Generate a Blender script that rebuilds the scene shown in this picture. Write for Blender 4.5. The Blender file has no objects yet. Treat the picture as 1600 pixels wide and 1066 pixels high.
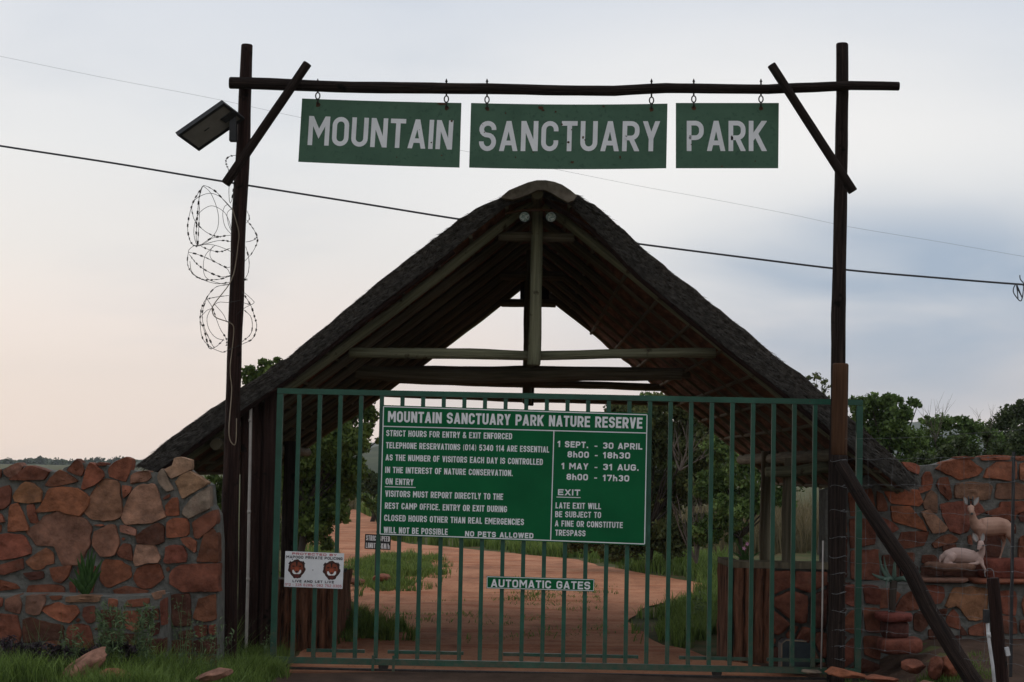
import bpy, bmesh, math, random
import numpy as np
from mathutils import Vector, Matrix, noise as mnoise

# ------------------------------------------------------------------ camera
sc = bpy.context.scene
col = sc.collection
F_PX, W_PX, H_PX = 3000.0, 1600.0, 1066.0
EYE = 1.70
PITCH = math.atan(202.0 / F_PX)
ROLL = math.radians(1.15)
_F = Vector((0, math.cos(PITCH), math.sin(PITCH)))
_R0 = Vector((1, 0, 0))
_U0 = Vector((0, -math.sin(PITCH), math.cos(PITCH)))
_R = math.cos(ROLL) * _R0 + math.sin(ROLL) * _U0
_U = -math.sin(ROLL) * _R0 + math.cos(ROLL) * _U0
CAM = Vector((0, 0, EYE))
cam_d = bpy.data.cameras.new('camera')
cam_d.sensor_width = 36.0
cam_d.lens = 36.0 * F_PX / W_PX
cam_d.clip_start = 0.1
cam_d.clip_end = 9000
cam = bpy.data.objects.new('camera', cam_d)
col.objects.link(cam)
cam.matrix_world = Matrix(((_R.x, _U.x, -_F.x, CAM.x), (_R.y, _U.y, -_F.y, CAM.y), (_R.z, _U.z, -_F.z, CAM.z), (0, 0, 0, 1)))
sc.camera = cam

# ------------------------------------------------------------------ world: overcast evening sky
SUN_EL, SUN_AZ = math.radians(14), math.radians(-35)
world = bpy.data.worlds.new('World')
sc.world = world
world.use_nodes = True
wt = world.node_tree
wt.nodes.clear()


def N(t, kind, **kw):
    n = t.nodes.new(kind)
    for k, v in kw.items():
        if k == 'inp':
            for a, b in v.items():
                n.inputs[a].default_value = b
        else:
            setattr(n, k, v)
    return n


def ramp(t, stops, interp='LINEAR'):
    n = t.nodes.new('ShaderNodeValToRGB')
    n.color_ramp.interpolation = interp
    el = n.color_ramp.elements
    while len(el) < len(stops):
        el.new(0.5)
    for e, (p, c) in zip(el, stops):
        e.position = p
        e.color = (*c, 1) if len(c) == 3 else c
    return n


def build_world():
    t = wt
    L = t.links.new
    tc = N(t, 'ShaderNodeTexCoord')
    nrm = N(t, 'ShaderNodeVectorMath', operation='NORMALIZE')
    L(tc.outputs['Generated'], nrm.inputs[0])
    sep = N(t, 'ShaderNodeSeparateXYZ')
    L(nrm.outputs[0], sep.inputs[0])
    sky = N(t, 'ShaderNodeTexSky', sky_type='NISHITA', sun_disc=False, sun_elevation=SUN_EL,
            sun_rotation=SUN_AZ, air_density=1.0, dust_density=2.0, ozone_density=1.0)
    # cloud layer colour against elevation
    g = ramp(t, [(0.0, (1.02, .845, .75)), (0.04, (1.02, .875, .795)), (0.072, (.96, .86, .815)), (0.11, (.87, .845, .835)), (0.16, (.83, .845, .865)),
                 (0.24, (.715, .76, .835)), (0.40, (.76, .80, .87)), (1.0, (.84, .88, .95))])
    L(sep.outputs['Z'], g.inputs[0])
    # stretched cloud noise
    mp = N(t, 'ShaderNodeMapping')
    mp.inputs['Scale'].default_value = (4.0, 4.0, 13.0)
    L(nrm.outputs[0], mp.inputs[0])
    n1 = N(t, 'ShaderNodeTexNoise', inp={'Scale': 1.3, 'Detail': 6.0, 'Roughness': 0.52, 'Distortion': 0.25})
    L(mp.outputs[0], n1.inputs['Vector'])
    c1 = ramp(t, [(0.46, (0, 0, 0)), (0.70, (1, 1, 1))], 'EASE')
    L(n1.outputs['Fac'], c1.inputs[0])

    def patch(px, py, r, soft, sx=1.0, sz=1.0):
        d = _F + _R * ((px - 800) / F_PX) + _U * ((533 - py) / F_PX)
        d.normalize()
        s = N(t, 'ShaderNodeVectorMath', operation='SUBTRACT')
        s.inputs[1].default_value = d
        L(nrm.outputs[0], s.inputs[0])
        m = N(t, 'ShaderNodeVectorMath', operation='MULTIPLY')
        m.inputs[1].default_value = (sx, 1, sz)
        L(s.outputs[0], m.inputs[0])
        l = N(t, 'ShaderNodeVectorMath', operation='LENGTH')
        L(m.outputs[0], l.inputs[0])
        r_ = N(t, 'ShaderNodeMapRange', interpolation_type='SMOOTHSTEP')
        r_.inputs['From Min'].default_value = r
        r_.inputs['From Max'].default_value = r + soft
        r_.inputs['To Min'].default_value = 1
        r_.inputs['To Max'].default_value = 0
        L(l.outputs['Value'], r_.inputs['Value'])
        return r_.outputs[0]

    # grey-blue bank low in the sky on the right
    bank = patch(1430, 475, 0.03, 0.085, 0.48, 1.25)
    n2 = N(t, 'ShaderNodeTexNoise', inp={'Scale': 1.9, 'Detail': 5.0, 'Roughness': 0.45, 'Distortion': 0.4})
    L(mp.outputs[0], n2.inputs['Vector'])
    nb = N(t, 'ShaderNodeMapRange', inp={'From Min': 0.33, 'From Max': 0.66, 'To Min': 0.60, 'To Max': 1.0})
    L(n2.outputs['Fac'], nb.inputs['Value'])
    bm = N(t, 'ShaderNodeMath', operation='MULTIPLY')
    L(bank, bm.inputs[0])
    L(nb.outputs[0], bm.inputs[1])
    # general soft clouds
    wk = N(t, 'ShaderNodeMath', operation='MULTIPLY')
    wk.inputs[1].default_value = 0.20
    L(c1.outputs[0], wk.inputs[0])
    mx = N(t, 'ShaderNodeMath', operation='MAXIMUM')
    L(bm.outputs[0], mx.inputs[0])
    L(wk.outputs[0], mx.inputs[1])
    m1 = N(t, 'ShaderNodeMix', data_type='RGBA')
    L(mx.outputs[0], m1.inputs['Factor'])
    L(g.outputs[0], m1.inputs[6])
    m1.inputs[7].default_value = (.39, .485, .62, 1)
    # bright hole in the overcast, right of centre
    br = patch(1200, 285, 0.03, 0.13, 0.62, 1.3)
    brm = N(t, 'ShaderNodeMath', operation='MULTIPLY')
    inv = N(t, 'ShaderNodeMath', operation='SUBTRACT')
    inv.inputs[0].default_value = 1.0
    L(bm.outputs[0], inv.inputs[1])
    L(br, brm.inputs[0])
    L(inv.outputs[0], brm.inputs[1])
    m2 = N(t, 'ShaderNodeMix', data_type='RGBA')
    L(brm.outputs[0], m2.inputs['Factor'])
    L(m1.outputs[2], m2.inputs[6])
    m2.inputs[7].default_value = (.97, .955, .94, 1)
    # unseen sky behind the camera is dimmed a little to tune the frontal light
    bk = N(t, 'ShaderNodeMapRange', inp={'From Min': -0.5, 'From Max': 0.6, 'To Min': 0.92, 'To Max': 1.0})
    L(sep.outputs['Y'], bk.inputs['Value'])
    sc2 = N(t, 'ShaderNodeVectorMath', operation='SCALE')
    L(m2.outputs[2], sc2.inputs[0])
    k10 = N(t, 'ShaderNodeMath', operation='MULTIPLY')
    k10.inputs[1].default_value = 10.0
    L(bk.outputs[0], k10.inputs[0])
    L(k10.outputs[0], sc2.inputs['Scale'])
    m3 = N(t, 'ShaderNodeMix', data_type='RGBA')
    m3.inputs['Factor'].default_value = 0.94
    L(sky.outputs[0], m3.inputs[6])
    L(sc2.outputs[0], m3.inputs[7])
    bg = N(t, 'ShaderNodeBackground')
    bg.inputs['Strength'].default_value = 0.10
    L(m3.outputs[2], bg.inputs['Color'])
    out = N(t, 'ShaderNodeOutputWorld')
    L(bg.outputs[0], out.inputs['Surface'])


build_world()
sun_d = bpy.data.lights.new('sun', 'SUN')
sun_d.energy = 0.5
sun_d.angle = math.radians(25)
sun_d.color = (1.0, 0.92, 0.85)
sun = bpy.data.objects.new('sun', sun_d)
sun.rotation_euler = (math.pi / 2 - SUN_EL, 0, math.pi - SUN_AZ)
col.objects.link(sun)
# lamp shines along its local -Z: come from azimuth SUN_AZ (clockwise from +Y)
_sd = Vector((math.sin(SUN_AZ) * math.cos(SUN_EL), math.cos(SUN_AZ) * math.cos(SUN_EL), math.sin(SUN_EL)))
sun.rotation_euler = _sd.to_track_quat('Z', 'Y').to_euler()
sc.view_settings.view_transform = 'Standard'
sc.view_settings.look = 'None'
sc.view_settings.exposure = 0.0
sc.view_settings.gamma = 1.0
sc.render.engine = 'CYCLES'
sc.cycles.max_bounces = 6
sc.cycles.volume_bounces = 1
sc.cycles.use_denoising = True

# ------------------------------------------------------------------ helpers
rng = random.Random(7)
nrng = np.random.default_rng(7)


def at(px, py, Y):
    d = _F + _R * ((px - 800) / F_PX) + _U * ((533 - py) / F_PX)
    return CAM + d * (Y / d.y)


def gnd(px, py, z=0.0):
    d = _F + _R * ((px - 800) / F_PX) + _U * ((533 - py) / F_PX)
    return CAM + d * ((z - EYE) / d.z)


def pm(px, Y):
    """metres spanned by px photo pixels at depth Y"""
    return px * Y / F_PX


def nz(p, s, seed=0.0):
    return mnoise.noise(Vector((p[0] * s + seed, p[1] * s + seed * 1.7, p[2] * s - seed)))


def tag(o, label=None, cat=None, group=None, kind=None):
    if label: o['label'] = label
    if cat: o['category'] = cat
    if group: o['group'] = group
    if kind: o['kind'] = kind
    return o


def thing(name, loc, label, cat, group=None):
    o = bpy.data.objects.new(name, None)
    o.empty_display_size = 0.1
    o.location = loc
    col.objects.link(o)
    return tag(o, label, cat, group)


class MB:
    def __init__(s):
        s.v, s.f, s.uv, s.tint, s.mi = [], [], [], [], []

    def face(s, idx, uv=None, tint=0.5, c=None):
        s.f.append(tuple(idx))
        s.uv.extend(uv if uv else [(0, 0)] * len(idx))
        s.tint.append(c if c is not None else (tint, tint, tint))

    def poly(s, pts, tint=0.5, c=None):
        b = len(s.v)
        s.v.extend([tuple(p) for p in pts])
        s.face(range(b, b + len(pts)), [(p[0], p[2]) for p in pts], tint, c)

    def box(s, c, size, rot=None, tint=0.5, bev=0.0):
        c = Vector(c)
        M_ = rot or Matrix.Identity(3)
        hx, hy, hz = [k / 2 for k in size]
        b = len(s.v)
        for x, y, z in ((-1, -1, -1), (1, -1, -1), (1, 1, -1), (-1, 1, -1), (-1, -1, 1), (1, -1, 1), (1, 1, 1), (-1, 1, 1)):
            s.v.append(tuple(c + M_ @ Vector((x * hx, y * hy, z * hz))))
        for q in ((0, 3, 2, 1), (4, 5, 6, 7), (0, 1, 5, 4), (1, 2, 6, 5), (2, 3, 7, 6), (3, 0, 4, 7)):
            s.face([b + k for k in q], [(s.v[b + k][0] + s.v[b + k][1], s.v[b + k][2]) for k in q], tint)

    def bar(s, a, b_, w, d, tint=0.5):
        """square-section bar from a to b_"""
        a, b_ = Vector(a), Vector(b_)
        ax = (b_ - a)
        L_ = ax.length
        ax.normalize()
        ref = Vector((0, 1, 0)) if abs(ax.y) < 0.9 else Vector((1, 0, 0))
        x = ref.cross(ax).normalized()
        y = ax.cross(x)
        R_ = Matrix((x, y, ax)).transposed()
        s.box((a + b_) / 2, (w, d, L_), R_, tint)

    def tube(s, pts, radii, seg=10, tint=0.5, cap=True, rough=0.0, seed=0.0, closed=False):
        pts = [Vector(p) for p in pts]
        n = len(pts)
        if not hasattr(radii, '__len__'):
            radii = [radii] * n
        tang = []
        for i in range(n):
            a = pts[max(i - 1, 0)] if not closed else pts[(i - 1) % n]
            b_ = pts[min(i + 1, n - 1)] if not closed else pts[(i + 1) % n]
            tg = (b_ - a)
            tang.append(tg.normalized() if tg.length > 1e-9 else Vector((0, 0, 1)))
        ref = Vector((0, 1, 0)) if abs(tang[0].y) < 0.9 else Vector((1, 0, 0))
        x = ref.cross(tang[0]).normalized()
        base = len(s.v)
        lens = [0.0]
        for i in range(1, n):
            lens.append(lens[-1] + (pts[i] - pts[i - 1]).length)
        for i in range(n):
            x = (x - tang[i] * x.dot(tang[i]))
            x = x.normalized() if x.length > 1e-6 else tang[i].orthogonal().normalized()
            y = tang[i].cross(x)
            for k in range(seg):
                a = 2 * math.pi * k / seg
                r = radii[i]
                if rough:
                    r *= 1 + rough * (nz((math.cos(a) * 0.9, math.sin(a) * 0.9, lens[i] * 2.2), 1.6, seed) + 0.4 * nz((math.cos(a) * 3, math.sin(a) * 3, lens[i] * 1.1), 1.3, seed + 9))
                s.v.append(tuple(pts[i] + (x * math.cos(a) + y * math.sin(a)) * r))
        rngi = n if closed else n - 1
        for i in range(rngi):
            j = (i + 1) % n
            for k in range(seg):
                k2 = (k + 1) % seg
                l0, l1 = lens[i], (lens[j] if j else lens[i] + 0.1)
                s.face((base + i * seg + k, base + i * seg + k2, base + j * seg + k2, base + j * seg + k),
                       [(k / seg, l0), ((k + 1) / seg, l0), ((k + 1) / seg, l1), (k / seg, l1)], tint)
        if cap and not closed:
            s.face([base + k for k in range(seg)][::-1], None, tint)
            s.face([base + (n - 1) * seg + k for k in range(seg)], None, tint)

    def prism(s, pts, vec, tint=0.5, c=None):
        """closed polygon pts extruded by vec"""
        vec = Vector(vec)
        n = len(pts)
        b = len(s.v)
        s.v.extend([tuple(p) for p in pts])
        s.v.extend([tuple(Vector(p) + vec) for p in pts])
        s.face(range(b, b + n), [(p[0], p[2]) for p in pts], tint, c)
        s.face([b + n + k for k in range(n)][::-1], [(p[0], p[2]) for p in pts][::-1], tint, c)
        for k in range(n):
            k2 = (k + 1) % n
            s.face((b + k2, b + k, b + n + k, b + n + k2), [(pts[k2][0], pts[k2][2]), (pts[k][0], pts[k][2]), (pts[k][0] + .1, pts[k][2]), (pts[k2][0] + .1, pts[k2][2])], tint, c)

    def build(s, name, mat, parent=None, smooth=False, loc=None):
        me = bpy.data.meshes.new(name)
        me.from_pydata(s.v, [], s.f)
        uvl = me.uv_layers.new(name='UVMap')
        uvl.data.foreach_set('uv', np.array(s.uv, dtype=np.float32).ravel())
        ca = me.attributes.new('col', 'FLOAT_COLOR', 'FACE')
        arr = np.ones((len(s.f), 4), dtype=np.float32)
        arr[:, :3] = np.array(s.tint, dtype=np.float32)
        ca.data.foreach_set('color', arr.ravel())
        bm = bmesh.new()
        bm.from_mesh(me)
        bmesh.ops.recalc_face_normals(bm, faces=bm.faces)
        bm.to_mesh(me)
        bm.free()
        if smooth:
            me.polygons.foreach_set('use_smooth', [True] * len(me.polygons))
        me.materials.append(mat)
        o = bpy.data.objects.new(name, me)
        col.objects.link(o)
        adopt(o, parent)
        return o


def adopt(o, parent):
    if parent is not None:
        o.parent = parent
        o.matrix_parent_inverse = Matrix.Translation(-world_loc(parent))


def world_loc(o):
    v = Vector(o.location)
    if o.parent is not None:
        v = o.parent_loc if hasattr(o, 'parent_loc') else v
    return v if o.parent is None else Vector((0, 0, 0))


def fast_mesh(name, verts, nper, mat, parent=None, cols=None, smooth=False):
    """verts: (n*nper,3) array of separate nper-gons"""
    verts = np.asarray(verts, dtype=np.float32).reshape(-1, 3)
    nv = len(verts)
    nf = nv // nper
    me = bpy.data.meshes.new(name)
    me.vertices.add(nv)
    me.vertices.foreach_set('co', verts.ravel())
    me.loops.add(nv)
    me.loops.foreach_set('vertex_index', np.arange(nv, dtype=np.int32))
    me.polygons.add(nf)
    me.polygons.foreach_set('loop_start', np.arange(0, nv, nper, dtype=np.int32))
    me.update(calc_edges=True)
    if cols is not None:
        ca = me.attributes.new('col', 'FLOAT_COLOR', 'FACE')
        a = np.ones((nf, 4), dtype=np.float32)
        a[:, :3] = np.asarray(cols, dtype=np.float32).reshape(nf, -1)
        ca.data.foreach_set('color', a.ravel())
    me.materials.append(mat)
    o = bpy.data.objects.new(name, me)
    col.objects.link(o)
    adopt(o, parent)
    return o


# ------------------------------------------------------------------ materials
def new_mat(name):
    m = bpy.data.materials.new(name)
    m.use_nodes = True
    t = m.node_tree
    t.nodes.clear()
    out = N(t, 'ShaderNodeOutputMaterial')
    p = N(t, 'ShaderNodeBsdfPrincipled')
    t.links.new(p.outputs[0], out.inputs[0])
    return m, t, p, out


def mat_noise(name, stops, scale=8, stretch=(1, 1, 1), coord='Object', rough=0.8, bump=0.3, bscale=None, detail=8,
              dist=0.02, spots=None, spec=0.3, metal=0.0, attr_mix=0.0, nrough=0.6):
    m, t, p, out = new_mat(name)
    L = t.links.new
    tc = N(t, 'ShaderNodeTexCoord')
    mp = N(t, 'ShaderNodeMapping')
    mp.inputs['Scale'].default_value = stretch
    L(tc.outputs[coord], mp.inputs[0])
    n = N(t, 'ShaderNodeTexNoise', inp={'Scale': scale, 'Detail': detail, 'Roughness': nrough})
    L(mp.outputs[0], n.inputs['Vector'])
    r = ramp(t, stops)
    L(n.outputs['Fac'], r.inputs[0])
    colr = r.outputs[0]
    if spots:
        c_, s_, lo, hi = spots
        n3 = N(t, 'ShaderNodeTexNoise', inp={'Scale': s_, 'Detail': 3.0, 'Roughness': 0.6})
        L(tc.outputs['Object'], n3.inputs['Vector'])
        r3 = ramp(t, [(lo, (0, 0, 0)), (hi, (1, 1, 1))])
        L(n3.outputs['Fac'], r3.inputs[0])
        mx = N(t, 'ShaderNodeMix', data_type='RGBA')
        L(r3.outputs[0], mx.inputs['Factor'])
        L(colr, mx.inputs[6])
        mx.inputs[7].default_value = (*c_, 1)
        colr = mx.outputs[2]
    if attr_mix:
        at_ = N(t, 'ShaderNodeAttribute', attribute_name='col')
        mx = N(t, 'ShaderNodeMix', data_type='RGBA', blend_type='MULTIPLY')
        mx.inputs['Factor'].default_value = attr_mix
        L(colr, mx.inputs[6])
        L(at_.outputs['Color'], mx.inputs[7])
        colr = mx.outputs[2]
    L(colr, p.inputs['Base Color'])
    p.inputs['Roughness'].default_value = rough
    p.inputs['Specular IOR Level'].default_value = spec
    p.inputs['Metallic'].default_value = metal
    if bump:
        n2 = N(t, 'ShaderNodeTexNoise', inp={'Scale': bscale or scale * 2, 'Detail': 8.0, 'Roughness': 0.65})
        L(mp.outputs[0], n2.inputs['Vector'])
        b = N(t, 'ShaderNodeBump', inp={'Strength': bump, 'Distance': dist})
        L(n2.outputs['Fac'], b.inputs['Height'])
        L(b.outputs[0], p.inputs['Normal'])
    return m


def mat_stone(name):
    m, t, p, out = new_mat(name)
    L = t.links.new
    tc = N(t, 'ShaderNodeTexCoord')
    at_ = N(t, 'ShaderNodeAttribute', attribute_name='col')
    n = N(t, 'ShaderNodeTexNoise', inp={'Scale': 9.0, 'Detail': 9.0, 'Roughness': 0.68})
    L(tc.outputs['Object'], n.inputs['Vector'])
    r = ramp(t, [(0.28, (.35, .33, .32)), (0.5, (.85, .85, .85)), (0.72, (1.35, 1.3, 1.25))])
    L(n.outputs['Fac'], r.inputs[0])
    mx = N(t, 'ShaderNodeMix', data_type='RGBA', blend_type='MULTIPLY')
    mx.inputs['Factor'].default_value = 1
    L(at_.outputs['Color'], mx.inputs[6])
    L(r.outputs[0], mx.inputs[7])
    n3 = N(t, 'ShaderNodeTexNoise', inp={'Scale': 5.0, 'Detail': 5.0, 'Roughness': 0.7})
    L(tc.outputs['Object'], n3.inputs['Vector'])
    r3 = ramp(t, [(0.56, (0, 0, 0)), (0.74, (.75, .75, .75))])
    L(n3.outputs['Fac'], r3.inputs[0])
    mx2 = N(t, 'ShaderNodeMix', data_type='RGBA')
    L(r3.outputs[0], mx2.inputs['Factor'])
    L(mx.outputs[2], mx2.inputs[6])
    mx2.inputs[7].default_value = (.13, .075, .055, 1)
    L(mx2.outputs[2], p.inputs['Base Color'])
    p.inputs['Roughness'].default_value = 0.85
    p.inputs['Specular IOR Level'].default_value = 0.12
    n2 = N(t, 'ShaderNodeTexNoise', inp={'Scale': 16.0, 'Detail': 10.0, 'Roughness': 0.7})
    L(tc.outputs['Object'], n2.inputs['Vector'])
    b = N(t, 'ShaderNodeBump', inp={'Strength': 0.75, 'Distance': 0.03})
    L(n2.outputs['Fac'], b.inputs['Height'])
    L(b.outputs[0], p.inputs['Normal'])
    return m


def mat_leaf(name, dark, light, trans=0.3):
    m, t, p, out = new_mat(name)
    L = t.links.new
    at_ = N(t, 'ShaderNodeAttribute', attribute_name='col')
    mx = N(t, 'ShaderNodeMix', data_type='RGBA')
    L(at_.outputs['Fac'], mx.inputs['Factor'])
    mx.inputs[6].default_value = (*dark, 1)
    mx.inputs[7].default_value = (*light, 1)
    L(mx.outputs[2], p.inputs['Base Color'])
    p.inputs['Roughness'].default_value = 0.6
    p.inputs['Specular IOR Level'].default_value = 0.25
    tr = N(t, 'ShaderNodeBsdfTranslucent')
    L(mx.outputs[2], tr.inputs['Color'])
    ms = N(t, 'ShaderNodeMixShader')
    ms.inputs[0].default_value = trans
    L(p.outputs[0], ms.inputs[1])
    L(tr.outputs[0], ms.inputs[2])
    L(ms.outputs[0], out.inputs[0])
    return m


def mat_attr(name, rough=0.6, spec=0.3):
    m, t, p, out = new_mat(name)
    at_ = N(t, 'ShaderNodeAttribute', attribute_name='col')
    t.links.new(at_.outputs['Color'], p.inputs['Base Color'])
    p.inputs['Roughness'].default_value = rough
    p.inputs['Specular IOR Level'].default_value = spec
    return m


WOODST = (9, 0.8, 1)
M = {}
M['wood_dark'] = mat_noise('dark_creosote_wood', [(.3, (.012, .008, .007)), (.5, (.032, .021, .017)), (.72, (.075, .05, .04))], 2.2, (11, 1.1, 1), 'UV', .85, 1.0, 3.5, dist=.06, spots=((.008, .006, .005), 7, .62, .70), spec=.12)
M['wood_post'] = mat_noise('reddish_dark_wood', [(.3, (.014, .007, .006)), (.5, (.038, .019, .015)), (.75, (.08, .042, .034))], 2.0, (10, .9, 1), 'UV', .8, 1.0, 3.5, dist=.06, spots=((.008, .006, .005), 7, .62, .70), spec=.12)
M['wood_brown'] = mat_noise('brown_treated_wood', [(.3, (.035, .016, .008)), (.55, (.075, .035, .017)), (.75, (.11, .055, .027))], 2.0, (9, .8, 1), 'UV', .75, .5, 3.0, dist=.02, spec=.12)
M['wood_green'] = mat_noise('green_treated_pole', [(.3, (.09, .09, .055)), (.52, (.19, .185, .115)), (.75, (.27, .25, .16))], 2.2, (7, .7, 1), 'UV', .8, .8, 3.0, dist=.04, spots=((.05, .04, .025), 8, .63, .72), spec=.12)
M['wood_old'] = mat_noise('weathered_pole', [(.3, (.06, .05, .033)), (.52, (.13, .11, .072)), (.75, (.20, .17, .12))], 2.2, (7, .7, 1), 'UV', .85, .6, 3.0, dist=.02, spec=.12)
M['thatch'] = mat_noise('old_grey_thatch', [(.3, (.022, .018, .0145)), (.5, (.072, .060, .050)), (.7, (.16, .136, .115))], 38, (.6, 1, .6), 'Object', .95, 1.0, 60, dist=.05, spec=.1)
M['straw'] = mat_noise('loose_straw', [(.3, (.025, .022, .019)), (.7, (.14, .125, .11))], 20, (1, 1, 1), 'Object', .95, 0, spec=.1)
M['thatch_in'] = mat_noise('red_straw_underside', [(.3, (.045, .024, .014)), (.5, (.14, .064, .036)), (.7, (.26, .125, .072))], 10, (1, .25, 1), 'Object', .95, .9, 40, dist=.05, spec=.1)
M['cap'] = mat_noise('cement_ridge_cap', [(.3, (.08, .062, .045)), (.5, (.17, .138, .105)), (.75, (.27, .225, .178))], 6, (1, 1, 1), 'Object', .9, .7, 14, dist=.03)
M['mortar'] = mat_noise('grey_mortar', [(.3, (.085, .085, .075)), (.7, (.20, .195, .175))], 14, (1, 1, 1), 'Object', .95, .9, 40, dist=.02, spec=.12)
M['stone'] = mat_stone('red_sandstone')
M['bark'] = mat_noise('bark_plank_cladding', [(.34, (.03, .015, .010)), (.46, (.16, .07, .04)), (.72, (.34, .155, .09))], 7, (3.0, 3.0, .30), 'Object', .9, 1.0, 7, dist=.10, spec=.12)
M['gate'] = mat_noise('green_gate_paint', [(.3, (.007, .050, .029)), (.55, (.010, .072, .043)), (.75, (.019, .105, .066))], 6, (1, 1, 1), 'Object', .42, .10, 30, spec=.40, spots=((.05, .035, .02), 22, .70, .78))
M['sign_old'] = mat_noise('weathered_green_enamel', [(.3, (.040, .095, .058)), (.7, (.060, .130, .080))], 4, (1, 1, 1), 'Object', .55, .05, 20, spec=.3, spots=((.032, .082, .050), 34, .57, .70))
M['sign_new'] = mat_noise('bright_green_sign', [(.3, (.001, .088, .028)), (.7, (.003, .115, .037))], 3, (1, 1, 1), 'Object', .55, 0, spec=.12)
M['white'] = mat_noise('white_sign_paint', [(.3, (.66, .66, .67)), (.7, (.80, .80, .80))], 6, (1, 1, 1), 'Object', .5, 0)
M['white_worn'] = mat_noise('chipped_white_letters', [(.3, (.66, .66, .67)), (.7, (.78, .78, .79))], 6, (1, 1, 1), 'Object', .5, 0, spots=((.05, .04, .02), 11, .735, .76))
M['rust'] = mat_noise('rust_stain', [(.3, (.03, .018, .010)), (.7, (.10, .045, .02))], 30, (1, 1, 1), 'Object', .9, .3)
M['iron'] = mat_noise('dark_iron', [(.3, (.02, .018, .016)), (.7, (.06, .05, .045))], 30, (1, 1, 1), 'Object', .6, .2, metal=.6)
M['galv'] = mat_noise('galvanised_wire', [(.3, (.10, .10, .10)), (.7, (.20, .20, .20))], 30, (1, 1, 1), 'Object', .6, 0, metal=.3)
M['black'] = mat_noise('black_paint', [(.3, (.010, .010, .011)), (.7, (.03, .03, .032))], 10, (1, 1, 1), 'Object', .5, .1)
M['red_ink'] = mat_noise('red_ink', [(.3, (.42, .05, .07)), (.7, (.50, .07, .09))], 10, (1, 1, 1), 'Object', .5, 0)
M['ink'] = mat_noise('black_ink', [(.3, (.012, .012, .016)), (.7, (.02, .02, .024))], 10, (1, 1, 1), 'Object', .5, 0)
M['emblem'] = mat_attr('emblem_print')
M['pvc'] = mat_noise('pale_conduit', [(.3, (.34, .30, .27)), (.7, (.48, .44, .40))], 9, (1, 1, 1), 'Object', .5, .1)
M['cable'] = mat_noise('tan_cable', [(.3, (.16, .12, .08)), (.7, (.26, .20, .14))], 9, (1, 1, 1), 'Object', .5, .1)
M['pvcw'] = mat_noise('white_pipe', [(.3, (.40, .40, .40)), (.7, (.60, .60, .60))], 9, (1, 1, 1), 'Object', .45, .1)
M['lath'] = mat_noise('brown_lath', [(.3, (.08, .045, .028)), (.52, (.17, .10, .065)), (.75, (.25, .16, .11))], 2.0, (7, .9, 1), 'UV', .85, .5, 3.0, dist=.02, spec=.1)
M['lampglass'] = mat_noise('lamp_glass', [(.3, (.13, .12, .105)), (.7, (.20, .185, .165))], 5, (1, 1, 1), 'Object', .25, .05, spec=.5)
M['lens'] = mat_noise('mirrored_lens', [(.36, (.05, .10, .12)), (.46, (.75, .85, .88)), (.56, (.12, .25, .27)), (.64, (.9, .95, .95))], 28, (1, 1, 1), 'Object', .15, .5, 30, metal=.5)
M['statue'] = mat_noise('painted_concrete_buck', [(.3, (.27, .145, .10)), (.55, (.37, .215, .155)), (.75, (.45, .28, .21))], 7, (1, 1, 1), 'Object', .7, .15, 30, attr_mix=0)
M['statue_pink'] = mat_noise('pale_painted_concrete', [(.3, (.31, .20, .165)), (.55, (.42, .29, .25)), (.75, (.50, .36, .31))], 7, (1, 1, 1), 'Object', .7, .15, 30)
M['horn'] = mat_noise('dark_horn', [(.3, (.015, .013, .012)), (.7, (.04, .035, .03))], 30, (1, 1, 1), 'Object', .5, .3)
M['ear'] = mat_noise('grey_inner_ear', [(.3, (.26, .25, .24)), (.7, (.42, .40, .38))], 30, (1, 1, 1), 'Object', .7, .1)
M['motor'] = mat_noise('dark_blue_housing', [(.3, (.012, .018, .022)), (.7, (.03, .04, .045))], 9, (1, 1, 1), 'Object', .4, .1)
M['aloe'] = mat_noise('grey_green_aloe', [(.3, (.045, .08, .058)), (.7, (.10, .155, .115))], 10, (1, 1, 1), 'Object', .5, .15)
M['road'] = mat_noise('orange_dirt', [(.30, (.23, .10, .056)), (.45, (.40, .175, .094)), (.62, (.51, .24, .132)), (.8, (.56, .29, .168))], 1.3, (1, .45, 1), 'Object', .95, .6, 9, dist=.05, spec=.1, nrough=.7, detail=12)
def mat_gate():
    m = M['gate']
    t = m.node_tree
    p = [n for n in t.nodes if n.type == 'BSDF_PRINCIPLED'][0]
    src = p.inputs['Base Color'].links[0].from_socket
    tc = [n for n in t.nodes if n.type == 'TEX_COORD'][0]
    sp_ = N(t, 'ShaderNodeSeparateXYZ')
    t.links.new(tc.outputs['Object'], sp_.inputs[0])
    n = N(t, 'ShaderNodeTexNoise', inp={'Scale': 14.0, 'Detail': 6.0, 'Roughness': .7})
    t.links.new(tc.outputs['Object'], n.inputs['Vector'])
    mr = N(t, 'ShaderNodeMapRange', inp={'From Min': .05, 'From Max': .75, 'To Min': .34, 'To Max': .0})
    t.links.new(sp_.outputs['Z'], mr.inputs['Value'])
    ad = N(t, 'ShaderNodeMath', operation='ADD')
    t.links.new(n.outputs['Fac'], ad.inputs[0]); t.links.new(mr.outputs[0], ad.inputs[1])
    r = ramp(t, [(.68, (0, 0, 0)), (.92, (.6, .6, .6))])
    t.links.new(ad.outputs[0], r.inputs[0])
    b = N(t, 'ShaderNodeMix', data_type='RGBA')
    t.links.new(r.outputs[0], b.inputs['Factor'])
    t.links.new(src, b.inputs[6])
    b.inputs[7].default_value = (.10, .075, .05, 1)
    t.links.new(b.outputs[2], p.inputs['Base Color'])


mat_gate()


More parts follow.
